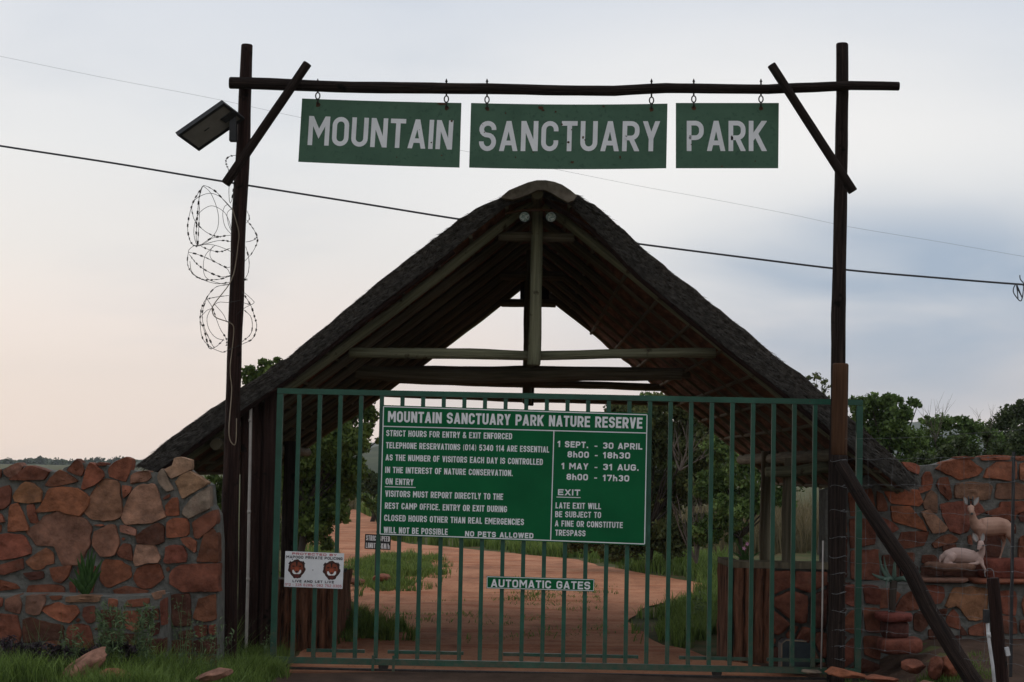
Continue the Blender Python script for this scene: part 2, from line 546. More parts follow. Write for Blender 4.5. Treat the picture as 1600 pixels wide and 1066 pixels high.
def mat_road():
    m = M['road']
    t = m.node_tree
    p = [n for n in t.nodes if n.type == 'BSDF_PRINCIPLED'][0]
    src = p.inputs['Base Color'].links[0].from_socket
    tc = [n for n in t.nodes if n.type == 'TEX_COORD'][0]
    mp = N(t, 'ShaderNodeMapping')
    mp.inputs['Scale'].default_value = (.35, 1.9, 1)
    t.links.new(tc.outputs['Object'], mp.inputs[0])
    n = N(t, 'ShaderNodeTexNoise', inp={'Scale': 1.1, 'Detail': 8.0, 'Roughness': .65, 'Distortion': .6})
    t.links.new(mp.outputs[0], n.inputs['Vector'])
    r = ramp(t, [(.52, (1, 1, 1)), (.62, (.80, .60, .50)), (.70, (1.02, 1.0, .97))])
    t.links.new(n.outputs['Fac'], r.inputs[0])
    n2 = N(t, 'ShaderNodeTexNoise', inp={'Scale': 26.0, 'Detail': 4.0, 'Roughness': .7})
    t.links.new(tc.outputs['Object'], n2.inputs['Vector'])
    r2 = ramp(t, [(.34, (.55, .50, .48)), (.44, (1, 1, 1)), (.70, (1, 1, 1)), (.78, (1.25, 1.25, 1.25))])
    t.links.new(n2.outputs['Fac'], r2.inputs[0])
    a = N(t, 'ShaderNodeMix', data_type='RGBA', blend_type='MULTIPLY')
    a.inputs['Factor'].default_value = 1
    t.links.new(src, a.inputs[6]); t.links.new(r.outputs[0], a.inputs[7])
    b = N(t, 'ShaderNodeMix', data_type='RGBA', blend_type='MULTIPLY')
    b.inputs['Factor'].default_value = 1
    t.links.new(a.outputs[2], b.inputs[6]); t.links.new(r2.outputs[0], b.inputs[7])
    t.links.new(b.outputs[2], p.inputs['Base Color'])


mat_road()
M['drive'] = mat_noise('dark_packed_soil', [(.3, (.040, .025, .018)), (.55, (.082, .051, .036)), (.75, (.125, .078, .057))], 3, (1, .6, 1), 'Object', .95, .7, 22, dist=.03, spec=.1, nrough=.7)
M['soil'] = mat_noise('grassy_soil', [(.3, (.035, .045, .016)), (.48, (.075, .085, .03)), (.62, (.14, .10, .05)), (.78, (.24, .13, .075))], 1.1, (1, 1, 1), 'Object', .95, .7, 14, dist=.05, spec=.1, nrough=.7)
M['far'] = mat_noise('veld_hillside', [(.3, (.025, .035, .018)), (.5, (.05, .062, .03)), (.62, (.09, .095, .05)), (.78, (.14, .12, .08))], .035, (1, 1, 2), 'Object', .95, .3, .2, dist=.5, spec=.1, nrough=.75, detail=12)
M['leafhill'] = mat_noise('wooded_slope', [(.3, (.012, .020, .008)), (.5, (.030, .042, .018)), (.72, (.055, .07, .03))], .5, (1, 1, 1), 'Object', .95, .6, 1.0, dist=.5, spec=.1, nrough=.75, detail=12)
M['grass'] = mat_leaf('grass_blades', (.045, .082, .015), (.20, .285, .062), .3)
M['drygrass'] = mat_leaf('dry_grass_blades', (.07, .062, .027), (.21, .165, .085), .3)
M['weed'] = mat_leaf('feathery_weed', (.05, .08, .035), (.16, .23, .10), .25)
M['purple'] = mat_leaf('dark_purple_leaves', (.018, .014, .016), (.05, .035, .042), .15)
M['sword'] = mat_leaf('sword_leaves', (.02, .05, .012), (.06, .13, .03), .2)
M['leaf_a'] = mat_leaf('fresh_green_leaves', (.038, .068, .014), (.20, .265, .060), .35)
M['leaf_b'] = mat_leaf('dull_bush_leaves', (.040, .055, .016), (.185, .205, .070), .3)
M['leaf_c'] = mat_leaf('mid_green_leaves', (.042, .080, .018), (.22, .31, .085), .3)
M['leaf_d'] = mat_leaf('dark_hedge_leaves', (.026, .042, .014), (.115, .145, .052), .3)
M['twig'] = mat_noise('grey_twigs', [(.3, (.07, .055, .045)), (.7, (.17, .14, .115))], 9, (1, 1, 1), 'Object', .9, .3)
M['trunk'] = mat_noise('dark_bark', [(.3, (.02, .015, .011)), (.7, (.06, .045, .034))], 9, (3, 3, .6), 'Object', .9, .6)
M['flower'] = mat_noise('pink_petals', [(.3, (.55, .22, .38)), (.7, (.72, .36, .50))], 9, (1, 1, 1), 'Object', .6, 0)
M['line'] = mat_noise('overhead_cable', [(.3, (.035, .035, .04)), (.7, (.06, .06, .065))], 9, (1, 1, 1), 'Object', .6, 0)
M['thinline'] = mat_noise('thin_overhead_wire', [(.3, (.16, .16, .17)), (.7, (.22, .22, .23))], 9, (1, 1, 1), 'Object', .6, 0)

# ------------------------------------------------------------------ lettering: a stroke alphabet built as polygons
def _arc(cx, cy, rx, ry, a0, a1, n=6):
    return [(cx + rx * math.cos(math.radians(a0 + (a1 - a0) * i / n)), cy + ry * math.sin(math.radians(a0 + (a1 - a0) * i / n))) for i in range(n + 1)]


WID = {'M': 1.28, 'W': 1.42, 'E': .90, 'F': .84, 'L': .82, 'T': .92, 'K': 1.06, 'A': 1.08, 'V': 1.02, 'Y': 1.0, 'J': .8, '.': .34, '-': .5, '(': .48, ')': .48,
       ' ': .50, '1': .66, 'h': .88, '&': 1.1, '/': .5, 'm': 1.2}


def glyph(ch, W, t):
    """strokes of a letter in a W x 1 box: (points, extend_start, extend_end)"""
    a = t / 2
    x0, x1, y0, y1, xm = a, W - a, a, 1 - a, W / 2
    r = min((x1 - x0) / 2, .21)
    ry = min(.21, .46 - a)
    S = []

    def st(p, e0=1, e1=1):
        S.append((p, e0, e1))
    if ch == 'I':
        st([(xm, 0), (xm, 1)], 0, 0)
    elif ch == 'H':
        st([(x0, 0), (x0, 1)], 0, 0); st([(x1, 0), (x1, 1)], 0, 0); st([(x0, .52), (x1, .52)], 0, 0)
    elif ch == 'L':
        st([(x0, 1), (x0, y0), (W, y0)], 0, 0)
    elif ch == 'E':
        st([(W, y1), (x0, y1), (x0, y0), (W, y0)], 0, 0); st([(x0, .52), (W * .92, .52)], 0, 0)
    elif ch == 'F':
        st([(W, y1), (x0, y1), (x0, 0)], 0, 0); st([(x0, .50), (W * .88, .50)], 0, 0)
    elif ch == 'T':
        st([(0, y1), (W, y1)], 0, 0); st([(xm, y1), (xm, 0)], 0, 0)
    elif ch == 'M':
        st([(x0, 0), (x0, 1)], 0, 0); st([(x1, 0), (x1, 1)], 0, 0); st([(x0, 1), (xm, .40), (x1, 1)], 1, 1)
    elif ch == 'N':
        st([(x0, 0), (x0, 1)], 0, 0); st([(x1, 0), (x1, 1)], 0, 0); st([(x0, 1), (x1, 0)], 1, 1)
    elif ch == 'A':
        st([(a * 1.0, 0), (xm, 1.0)], 1, 1); st([(W - a, 0), (xm, 1.0)], 1, 1); st([(W * .27, .27), (W * .73, .27)], 0, 0)
    elif ch == 'V':
        st([(a, 1), (xm, 0)], 1, 1); st([(W - a, 1), (xm, 0)], 1, 1)
    elif ch == 'W':
        st([(a, 1), (W * .28, 0)], 1, 1); st([(W * .28, 0), (xm, 1)], 1, 1); st([(xm, 1), (W * .72, 0)], 1, 1); st([(W * .72, 0), (W - a, 1)], 1, 1)
    elif ch == 'Y':
        st([(a, 1), (xm, .42)], 1, 0); st([(W - a, 1), (xm, .42)], 1, 0); st([(xm, .46), (xm, 0)], 0, 0)
    elif ch == 'X':
        st([(a, 0), (W - a, 1)]); st([(a, 1), (W - a, 0)])
    elif ch == 'K':
        st([(x0, 0), (x0, 1)], 0, 0); st([(x0, .36), (W - a, 1)], 0, 1); st([(x0 + (x1 - x0) * .36, .56), (W - a, 0)], 0, 1)
    elif ch == 'O' or ch == '0':
        st(_arc(x1 - r, y1 - ry, r, ry, 0, 90) + _arc(x0 + r, y1 - ry, r, ry, 90, 180) + _arc(x0 + r, y0 + ry, r, ry, 180, 270) + _arc(x1 - r, y0 + ry, r, ry, 270, 360) + [(x1, y1 - ry)], 0, 0)
    elif ch == 'U':
        st([(x0, 1)] + _arc(x0 + r, y0 + ry, r, ry, 180, 270) + _arc(x1 - r, y0 + ry, r, ry, 270, 360) + [(x1, 1)], 0, 0)
    elif ch == 'C':
        st([(x1, .66), (x1, y1 - ry)] + _arc(x1 - r, y1 - ry, r, ry, 0, 90) + _arc(x0 + r, y1 - ry, r, ry, 90, 180) + _arc(x0 + r, y0 + ry, r, ry, 180, 270) + _arc(x1 - r, y0 + ry, r, ry, 270, 360) + [(x1, .36)], 0, 0)
    elif ch == 'G':
        st([(x1, .68), (x1, y1 - ry)] + _arc(x1 - r, y1 - ry, r, ry, 0, 90) + _arc(x0 + r, y1 - ry, r, ry, 90, 180) + _arc(x0 + r, y0 + ry, r, ry, 180, 270) + _arc(x1 - r, y0 + ry, r, ry, 270, 360) + [(x1, .48), (xm, .48)], 0, 0)
    elif ch == 'D':
        st([(x0, .5), (x0, y1)] + _arc(x1 - r, y1 - ry, r, ry, 90, 0) + _arc(x1 - r, y0 + ry, r, ry, 0, -90) + [(x0, y0), (x0, .5)], 0, 0)
    elif ch in 'PR':
        rr = min(r, .2)
        yb = .44
        st([(x0, 0), (x0, y1)] + _arc(x1 - rr, y1 - rr, rr, rr, 90, 0, 5) + _arc(x1 - rr, yb + rr, rr, rr, 0, -90, 5) + [(x0, yb)], 0, 0)
        if ch == 'R':
            st([(W * .50, yb), (W - a * .9, 0)], 0, 1)
    elif ch == 'B':
        rr = min(r, .19)
        st([(x0, .5), (x0, y1)] + _arc(x1 - rr - .03, y1 - rr, rr, rr, 90, 0, 5) + _arc(x1 - rr - .03, .53 + rr, rr, rr, 0, -90, 5) + [(x0, .53)], 0, 0)
        st([(x0, .53)] + _arc(x1 - rr, .53 - rr, rr, rr, 90, 0, 5) + _arc(x1 - rr, y0 + rr, rr, rr, 0, -90, 5) + [(x0, y0), (x0, .53)], 0, 0)
    elif ch == 'J':
        st([(x1, 1)] + _arc(x1 - r, y0 + ry, r, ry, 0, -90) + _arc(x0 + r, y0 + ry, r, ry, 270, 180) + [(x0, .36)], 0, 0)
    elif ch == 'S':
        rq = min(r, .22)
        rb = (.53 - y0) / 2
        rt_ = (y1 - .53) / 2
        st([(x1, .70)] + _arc(x1 - rq, y1 - rt_, rq, rt_, 0, 90, 6) + _arc(x0 + rq, y1 - rt_, rq, rt_, 90, 270, 9) + _arc(x1 - rq, y0 + rb, rq, rb, 90, -90, 9) + _arc(x0 + rq, y0 + rb, rq, rb, 270, 180, 6) + [(x0, .32)], 0, 0)
    elif ch == '1':
        st([(W * .62, 0), (W * .62, 1)], 0, 0); st([(W * .05, .68), (W * .62, .93)], 0, 0)
    elif ch == '2':
        st([(x0, .68)] + _arc(xm, y1 - ry, x1 - xm, ry, 180, 0, 9) + [(x1, .58), (x0, y0 + .04), (x0, y0), (W, y0)], 0, 0)
    elif ch == '3':
        rb = (.53 - y0) / 2
        rt_ = (y1 - .53) / 2
        st([(x0, .76)] + _arc(xm, y1 - rt_, (x1 - x0) / 2, rt_, 160, -90, 10), 0, 0)
        st(_arc(xm, y0 + rb, (x1 - x0) / 2, rb, 90, -160, 10) + [(x0, .26)], 0, 0)
    elif ch == '4':
        st([(W * .68, 0), (W * .68, 1)], 0, 0); st([(W * .62, .98), (a, .26)], 0, 0); st([(0, .27), (W, .27)], 0, 0)
    elif ch == '5':
        st([(W * .95, y1), (x0 + .06, y1), (x0, .50)] + _arc(xm, y0 + .26, (x1 - x0) / 2, .26 - 0.0, 120, -160, 12), 0, 0)
    elif ch == '6':
        st([(x1, .76)] + _arc(xm, y1 - ry, (x1 - x0) / 2, ry, 20, 180, 7) + [(x0, .3)], 0, 0)
        st(_arc(xm, y0 + .24, (x1 - x0) / 2, .24, 180, -180, 16), 0, 0)
    elif ch == '7':
        st([(0, y1), (x1, y1), (W * .38, 0)], 0, 0)
    elif ch == '8':
        rb = (.53 - y0) / 2
        rt_ = (y1 - .53) / 2
        st(_arc(xm, y1 - rt_, (x1 - x0) / 2 * .94, rt_, 0, 360, 16), 0, 0); st(_arc(xm, y0 + rb, (x1 - x0) / 2, rb, 0, 360, 16), 0, 0)
    elif ch == '9':
        st([(x0, .24)] + _arc(xm, y0 + ry, (x1 - x0) / 2, ry, 200, 360, 7) + [(x1, .7)], 0, 0)
        st(_arc(xm, y1 - .24, (x1 - x0) / 2, .24, 0, 360, 16), 0, 0)
    elif ch == 'h':
        st([(x0, 0), (x0, 1)], 0, 0); st([(x0, .50)] + _arc(xm, .72 - a - .22, (x1 - x0) / 2, .22, 150, 0, 7) + [(x1, 0)], 0, 0)
    elif ch == '&':
        st([(W, 0.0), (W * .28, .66)] + _arc(W * .45, .80, W * .2, .13, 200, -40, 8) + [(W * .2, .44)] + _arc(W * .40, .26, W * .32, .2, 140, 290, 8) + [(W * .9, .42)], 0, 0)
    elif ch == '.':
        st([(xm, 0), (xm, t)], 0, 0)
    elif ch == '-':
        st([(0, .38), (W, .38)], 0, 0)
    elif ch == '/':
        st([(a, 0), (W - a, 1)])
    elif ch == '(':
        st(_arc(W + .06, .45, W - a + .02, .62, 125, 235, 8), 0, 0)
    elif ch == ')':
        st(_arc(-.06, .45, W - a + .02, .62, 55, -55, 8), 0, 0)
    return S


def clip_poly(p, axis, lim, keep_less):
    out = []
    for i in range(len(p)):
        a, b = p[i], p[(i + 1) % len(p)]
        ia = (a[axis] <= lim) if keep_less else (a[axis] >= lim)
        ib = (b[axis] <= lim) if keep_less else (b[axis] >= lim)
        if ia: out.append(a)
        if ia != ib:
            k = (lim - a[axis]) / (b[axis] - a[axis])
            out.append((a[0] + (b[0] - a[0]) * k, a[1] + (b[1] - a[1]) * k))
    return out


def stroke_polys(pts, t, e0, e1, W, box=True):
    P = [Vector((p[0], p[1])) for p in pts]
    Q = [P[0]]
    for p in P[1:]:
        if (p - Q[-1]).length > 1e-5: Q.append(p)
    P = Q
    if e0: P[0] = P[0] + (P[0] - P[1]).normalized() * t
    if e1: P[-1] = P[-1] + (P[-1] - P[-2]).normalized() * t
    n = len(P)
    closed = (P[0] - P[-1]).length < 1e-5
    Ls, Rs = [], []
    for i in range(n):
        if closed and i in (0, n - 1):
            d0 = (P[n - 1] - P[n - 2]).normalized(); d1 = (P[1] - P[0]).normalized()
        else:
            d0 = (P[i] - P[i - 1]).normalized() if i > 0 else (P[1] - P[0]).normalized()
            d1 = (P[i + 1] - P[i]).normalized() if i < n - 1 else d0
        n0 = Vector((-d0.y, d0.x)); n1 = Vector((-d1.y, d1.x))
        m = (n0 + n1)
        if m.length < 1e-4: m = n0
        m.normalize()
        k = (t / 2) / max(m.dot(n0), 0.45)
        Ls.append(P[i] + m * k); Rs.append(P[i] - m * k)
    res = []
    for i in range(n - 1):
        q = [tuple(Ls[i]), tuple(Rs[i]), tuple(Rs[i + 1]), tuple(Ls[i + 1])]
        if box:
            for ax, lim, kl in ((0, W, True), (0, 0, False), (1, 1, True), (1, 0, False)):
                q = clip_poly(q, ax, lim, kl)
                if len(q) < 3: break
        if len(q) >= 3: res.append(q)
    return res


class Panel:
    """a flat board given by four photo-pixel corners at one depth"""

    def __init__(s, tl, tr, br, bl, Y, thick=0.004, bow=0.0):
        s.px = [Vector(tl), Vector(tr), Vector(br), Vector(bl)]
        s.c = [at(p[0], p[1], Y) for p in (tl, tr, br, bl)]
        s.n = (s.c[1] - s.c[0]).cross(s.c[3] - s.c[0]).normalized()
        if s.n.y > 0: s.n = -s.n
        s.Y = Y
        s.thick = thick

    def pt(s, px, py, off=0.0):
        return at(px, py, s.Y) + s.n * off

    def board(s, name, mat, parent, bow=0.0):
        mb = MB()
        n = 8
        front, back = [], []
        for i in range(n + 1):
            u = i / n
            d = bow * 4 * u * (1 - u)
            for v in (0, 1):
                p = (s.c[0].lerp(s.c[1], u)).lerp(s.c[3].lerp(s.c[2], u), v) - Vector((0, 0, d))
                mb.v.append(tuple(p)); mb.v.append(tuple(p - s.n * s.thick))
        k = lambda i, v, b: (i * 2 + v) * 2 + b
        for i in range(n):
            for b in (0, 1):
                mb.face((k(i, 0, b), k(i + 1, 0, b), k(i + 1, 1, b), k(i, 1, b)))
            for v in (0, 1):
                mb.face((k(i, v, 0), k(i + 1, v, 0), k(i + 1, v, 1), k(i, v, 1)))
        for i in (0, n):
            mb.face((k(i, 0, 0), k(i, 1, 0), k(i, 1, 1), k(i, 0, 1)))
        return mb.build(name, mat, parent)

    def line(s, mb, p0, p1, w, off=0.0015):
        a, b = Vector(p0), Vector(p1)
        d = (b - a).normalized()
        nn = Vector((-d.y, d.x)) * (w / 2)
        mb.poly([s.pt(*(a + nn), off), s.pt(*(a - nn), off), s.pt(*(b - nn), off), s.pt(*(b + nn), off)])

    def text(s, mb, txt, p0, p1, cap, t=.2, gap=.2, off=0.0015, only=None):
        """baseline from photo pixel p0 to p1 (both ends of the ink), cap height in pixels"""
        p0, p1 = Vector(p0), Vector(p1)
        up = (s.px[0] - s.px[3]).normalized()
        total = (p1 - p0).length / cap
        xd = (p1 - p0).normalized()
        k, fix = 0.0, 0.0
        for i, ch in enumerate(txt):
            if ch == 'I': fix += t
            else: k += WID.get(ch, 1.0)
            if i < len(txt) - 1: k += gap
        W0 = (total - fix) / k
        x = 0.0
        o = 0
        word = 0
        for ch in txt:
            W = t if ch == 'I' else WID.get(ch, 1.0) * W0
            word += ch == ' '
            tt = min(t, W * .42) if ch not in 'I.-' else t
            if ch != ' ' and only in (None, word):
                for pts, e0, e1 in glyph(ch, W, tt):
                    o = (o + 1) % 4
                    for q in stroke_polys(pts, tt, e0, e1, W, ch not in '()'):
                        mb.poly([s.pt(*(p0 + xd * ((x + a) * cap) + up * (b * cap)), off + o * 0.00025) for a, b in q])
            x += W + gap * W0
# ------------------------------------------------------------------ ground and terrain
def hbump(x, y, cx, cy, rx, ry):
    d = ((x - cx) / rx) ** 2 + ((y - cy) / ry) ** 2
    return max(0.0, 1 - d) ** 2 if d < 1 else 0.0


def sstep(a, b, x):
    k = min(1, max(0, (x - a) / (b - a)))
    return k * k * (3 - 2 * k)


def ground_h(x, y):
    h = 0.0
    # bank rising to the foot of the right-hand terrace
    h += 0.30 * sstep(2.95, 3.7, x) * sstep(14.0, 16.4, y) * (1 - sstep(18, 30, y))
    # slightly raised verge in front of the left wall
    h += 0.10 * sstep(-2.15, -2.6, x) * (1 - sstep(16, 22, y))
    h += 0.03 * nz((x, y, 0), 0.9, 3) * (1 - sstep(25, 40, y))
    if y > 60:
        h += 0.6 * sstep(60, 160, y) * (nz((x, y, 0), 0.012, 5))
    return h


def ground_at(px, py, it=4):
    p = gnd(px, py)
    for _ in range(it):
        p = gnd(px, py, ground_h(p.x, p.y))
    return p


def build_ground():
    xs = sorted(set([round(-7 + .2 * i, 3) for i in range(71)] + [-6000, -3000, -1200, -500, -220, -120, -70, -45, -30, -20, -14, -10, 10, 14, 20, 30, 45, 70, 120, 220, 500, 1200, 3000, 6000]))
    ys = sorted(set([round(9 + .2 * i, 3) for i in range(80)] + [-6000, -1500, -300, -60, -10, 0, 5, 27, 30, 34, 38, 44, 50, 60, 70, 85, 100, 130, 160, 220, 300, 450, 700, 1200, 2500, 6000]))
    mb = MB()
    for y in ys:
        for x in xs:
            mb.v.append((x, y, ground_h(x, y)))
    nx = len(xs)
    for j in range(len(ys) - 1):
        for i in range(nx - 1):
            mb.face((j * nx + i, j * nx + i + 1, (j + 1) * nx + i + 1, (j + 1) * nx + i))
    tag(mb.build('ground', M['soil'], None, True), kind='structure')


def sheet(name, pxpoly, mat, dz, res=0.25, kind='structure', jag=0.0):
    """a sheet laid on the ground over an area traced on the photo, triangulated on a grid"""
    poly = [gnd(*p) for p in pxpoly]
    # refine and roughen the outline
    out = []
    for i in range(len(poly)):
        a, b = poly[i], poly[(i + 1) % len(poly)]
        m = max(1, int((b - a).length / max(0.3, 0.02 * a.y)))
        for k in range(m):
            p = a.lerp(b, k / m)
            s_ = 1 + 0.03 * max(0, a.y - 17)
            out.append(p + Vector((nz(p, 1.9, 1), nz(p, 1.9, 8), 0)) * jag * s_)
    bm = bmesh.new()
    vs = [bm.verts.new((p.x, p.y, 0)) for p in out]
    f = bm.faces.new(vs)
    bmesh.ops.triangulate(bm, faces=[f])
    for _ in range(5):
        lo = [e for e in bm.edges if e.calc_length() > max(res, 0.03 * max(v.co.y for v in e.verts))]
        if not lo: break
        bmesh.ops.subdivide_edges(bm, edges=lo, cuts=1)
        bmesh.ops.triangulate(bm, faces=bm.faces)
    for v in bm.verts:
        v.co.z = ground_h(v.co.x, v.co.y) + dz
    bmesh.ops.recalc_face_normals(bm, faces=bm.faces)
    me = bpy.data.meshes.new(name)
    bm.to_mesh(me)
    bm.free()
    me.materials.append(mat)
    o = bpy.data.objects.new(name, me)
    col.objects.link(o)
    return tag(o, kind=kind)


build_ground()
ROAD = [(425, 1058), (700, 1061), (1290, 1068), (1130, 1035), (1015, 1004), (985, 975), (1000, 955), (1085, 932), (1120, 918), (1040, 903), (960, 890), (900, 876), (800, 866), (720, 858),
        (640, 851), (612, 846), (598, 830), (588, 812), (575, 801), (548, 797), (500, 802), (470, 815), (462, 850), (478, 880), (515, 905), (540, 930), (556, 958), (540, 990), (480, 1015)]
sheet('dirt_road', ROAD, M['road'], 0.02, jag=0.10)
sheet('driveway', [(436, 1055), (1285, 1067), (1330, 1110), (1350, 1400), (300, 1400), (400, 1100)], M['drive'], 0.035, jag=0.05)


_b = [(1.55, 16.3), (2.2, 17.6), (7.5, 17.6), (7.5, 10.5), (1.0, 10.5), (1.7, 14.6)]
sheet('bank', [(800 + (Vector((x, y, 0)) - CAM).dot(_R) / (Vector((x, y, 0)) - CAM).dot(_F) * F_PX, 533 - (Vector((x, y, 0)) - CAM).dot(_U) / (Vector((x, y, 0)) - CAM).dot(_F) * F_PX) for x, y in _b], M['drive'], 0.012, jag=0.05)


# ------------------------------------------------------------------ hills far behind
def ridge(name, dist, prof, mat, depth=0.5, bush=0.0, seed=0.0):
    """prof: list of (px, py) of the skyline; a hill body with a front and a back slope"""
    mb = MB()
    px0, px1 = prof[0][0], prof[-1][0]
    n = 260
    rows = 9
    for i in range(n + 1):
        px = px0 + (px1 - px0) * i / n
        for k in range(len(prof) - 1):
            if prof[k][0] <= px <= prof[k + 1][0]:
                u = (px - prof[k][0]) / (prof[k + 1][0] - prof[k][0])
                py = prof[k][1] + (prof[k + 1][1] - prof[k][1]) * u
                break
        top = at(px, py, dist)
        for j in range(rows):
            u = j / (rows - 1)
            y = dist * (1 - depth * 0.5 + depth * u)
            prof_h = math.sin(math.pi * min(1, max(0, u))) ** 0.8
            z = -2 + (top.z + 2) * prof_h
            z += prof_h * bush * (abs(nz((px * .03, u * 3, 0), 1.0, seed)) + .7 * abs(nz((px * .11, u * 7, 0), 1.0, seed + 3)) + .35 * nz((px * .4, u * 14, 0), 1.0, seed + 5))
            mb.v.append((top.x * y / dist, y, z))
    for i in range(n):
        for j in range(rows - 1):
            mb.face((i * rows + j, (i + 1) * rows + j, (i + 1) * rows + j + 1, i * rows + j + 1))
    return tag(mb.build(name, mat, None, True), kind='structure')


ridge('hills', 1900, [(-1500, 728), (-400, 728), (250, 726), (420, 708), (560, 694), (640, 692), (800, 694), (1000, 694), (1250, 680), (1400, 662), (1440, 659), (1500, 668), (1700, 690), (2600, 715), (3200, 725)], M['far'], .35, 5, 2)
ridge('hillside', 620, [(330, 735), (450, 716), (540, 704), (600, 700), (680, 705), (800, 718), (950, 728), (1200, 735), (1400, 735), (1700, 742)], M['far'], .5, 1.2, 7)
ridge('hill', 900, [(-1200, 719), (-300, 720), (0, 721), (150, 721.5), (260, 722), (330, 730), (360, 738)], M['leafhill'], .3, 2.4, 9)


# ------------------------------------------------------------------ poles
def pole(name, pts, r, mat, parent=None, seg=12, rough=.10, seed=None, crook=0.0, ends=None):
    """pts: world points; a crooked tapering round pole with roughened surface"""
    seed = seed if seed is not None else rng.random() * 100
    P = [Vector(p) for p in pts]
    fine, rad = [], []
    rr = r if hasattr(r, '__len__') else [r] * len(P)
    for i in range(len(P) - 1):
        m = max(2, int((P[i + 1] - P[i]).length / 0.12))
        for k in range(m):
            u = k / m
            q = P[i].lerp(P[i + 1], u)
            fine.append(q + Vector((nz(q, 1.3, seed), nz(q, 1.3, seed + 4), nz(q, 1.3, seed + 8))) * crook)
            rad.append(rr[i] + (rr[i + 1] - rr[i]) * u)
    fine.append(P[-1]); rad.append(rr[-1])
    # slightly chamfered ends
    d0 = (fine[1] - fine[0]).normalized(); d1 = (fine[-1] - fine[-2]).normalized()
    fine = [fine[0]] + [fine[0] + d0 * rr[0] * .18] + fine[1:-1] + [fine[-1] - d1 * rr[-1] * .18] + [fine[-1]]
    rad = [rad[0] * .88] + [rad[0]] + rad[1:-1] + [rad[-1]] + [rad[-1] * .88]
    mb = MB()
    mb.tube(fine, rad, seg, rough=rough, seed=seed)
    o = mb.build(name, mat, parent)
    # smooth sides, flat caps
    for p in o.data.polygons:
        p.use_smooth = len(p.vertices) == 4
    return o


# ------------------------------------------------------------------ sign gantry
YG = 15.70
gantry = thing('sign_gantry', at(835, 1050, YG), 'tall dark timber gantry of two posts, crossbeam and braces above the gate', 'gantry')
pole('post', [at(386, 69, YG), at(381, 150, YG), at(379, 230, YG), at(374, 330, YG), at(371, 430, YG), at(367, 540, YG), at(364, 640, YG), at(360, 780, YG), at(357, 930, YG), at(354, 1070, YG)],
     [pm(k, YG) for k in (9.6, 10.2, 11, 11.2, 11.4, 11.8, 12, 13, 14, 15)], M['wood_post'], gantry, crook=.012, seed=3)
pole('post', [at(1314.5, 68, YG), at(1315, 150, YG), at(1313, 300, YG), at(1311, 400, YG), at(1309.5, 560, YG), at(1307, 800, YG), at(1304, 1068, YG)],
     [pm(k, YG) for k in (9.6, 9.8, 10.6, 11, 11.5, 12, 12.5)], M['wood_dark'], gantry, crook=.014, seed=11)
YB = YG - .13
pole('crossbeam', [at(358, 130, YB), at(420, 131.5, YB), at(500, 134, YB), at(600, 137, YB), at(700, 139, YB), at(760, 139, YB), at(850, 141.5, YB), at(960, 141.5, YB), at(1040, 137, YB), at(1110, 138, YB), at(1200, 140, YB), at(1270, 137, YB), at(1330, 134, YB), at(1405, 135, YB)],
     [pm(k, YB) for k in (9.8, 9.8, 9.2, 9.2, 8.8, 8.6, 8.4, 8, 8, 8, 7.8, 7.8, 7.6, 7.4)], M['wood_dark'], gantry, crook=.008, seed=21)
YK = YG - .26
pole('brace', [at(481, 99, YK), at(352, 288, YK)], [pm(7.2, YK), pm(7.8, YK)], M['wood_dark'], gantry, seed=31, rough=.06)
pole('brace', [at(1205, 101, YK), at(1333, 300, YK)], [pm(7.2, YK), pm(7.6, YK)], M['wood_dark'], gantry, seed=41, rough=.06)


def hang_sign(name, label, corners, hooks, word, tp, bow, chips=()):
    pn = Panel(*corners, YB + 0.005)
    root = thing(name, (pn.c[2] + pn.c[3]) / 2, label, 'sign', 'hanging name boards under the crossbeam')
    pan = pn.board('panel', M['sign_old'], root, bow)
    mb = MB()
    pn.text(mb, word, *tp)
    mb.build('lettering', M['white_worn'], pan)
    for cx, cy, rx, ry in chips:
        mb = MB()
        pts = []
        for k in range(13):
            a = k / 13 * 2 * math.pi
            rr = 1 + .45 * nz((math.cos(a) * 1.3, math.sin(a) * 1.3, cx), 1.6)
            pts.append(pn.pt(cx + math.cos(a) * rx * rr, cy + math.sin(a) * ry * rr, .0042))
        mb.poly(pts)
        mb.build('rust_patch', M['rust'], pan)
    for hx, hy in hooks:
        mb = MB()
        a = at(hx, 123, YB)
        # spike and washer through the beam
        mb.tube([a, at(hx, 128, YB)], [.002, .012], 6)
        mb.tube([at(hx, 126, YB), at(hx, hy + 1, YB)], .007, 6)
        c = at(hx, hy + 6, YB)
        r = .022
        mb.tube([c + Vector((math.sin(k * .5236) * r * .8, 0, math.cos(k * .5236) * r * 1.25)) for k in range(12)], .0055, 6, closed=True)
        mb.tube([at(hx, hy + 10, YB), at(hx, hy + 19, YB)], .006, 6)
        mb.build('hook', M['iron'], root, True)
        mb = MB()
        c = pn.pt(hx, hy + 20, .0015)
        pts = []
        for k in range(9):
            a = k / 9 * 2 * math.pi
            rr = .020 * (1 + .6 * nz((math.cos(a), math.sin(a), hx), 1.5))
            pts.append(c + Vector((math.cos(a) * rr, 0, math.sin(a) * rr * .9)))
        mb.poly(pts)
        mb.build('rust_patch', M['rust'], pan)
    return root


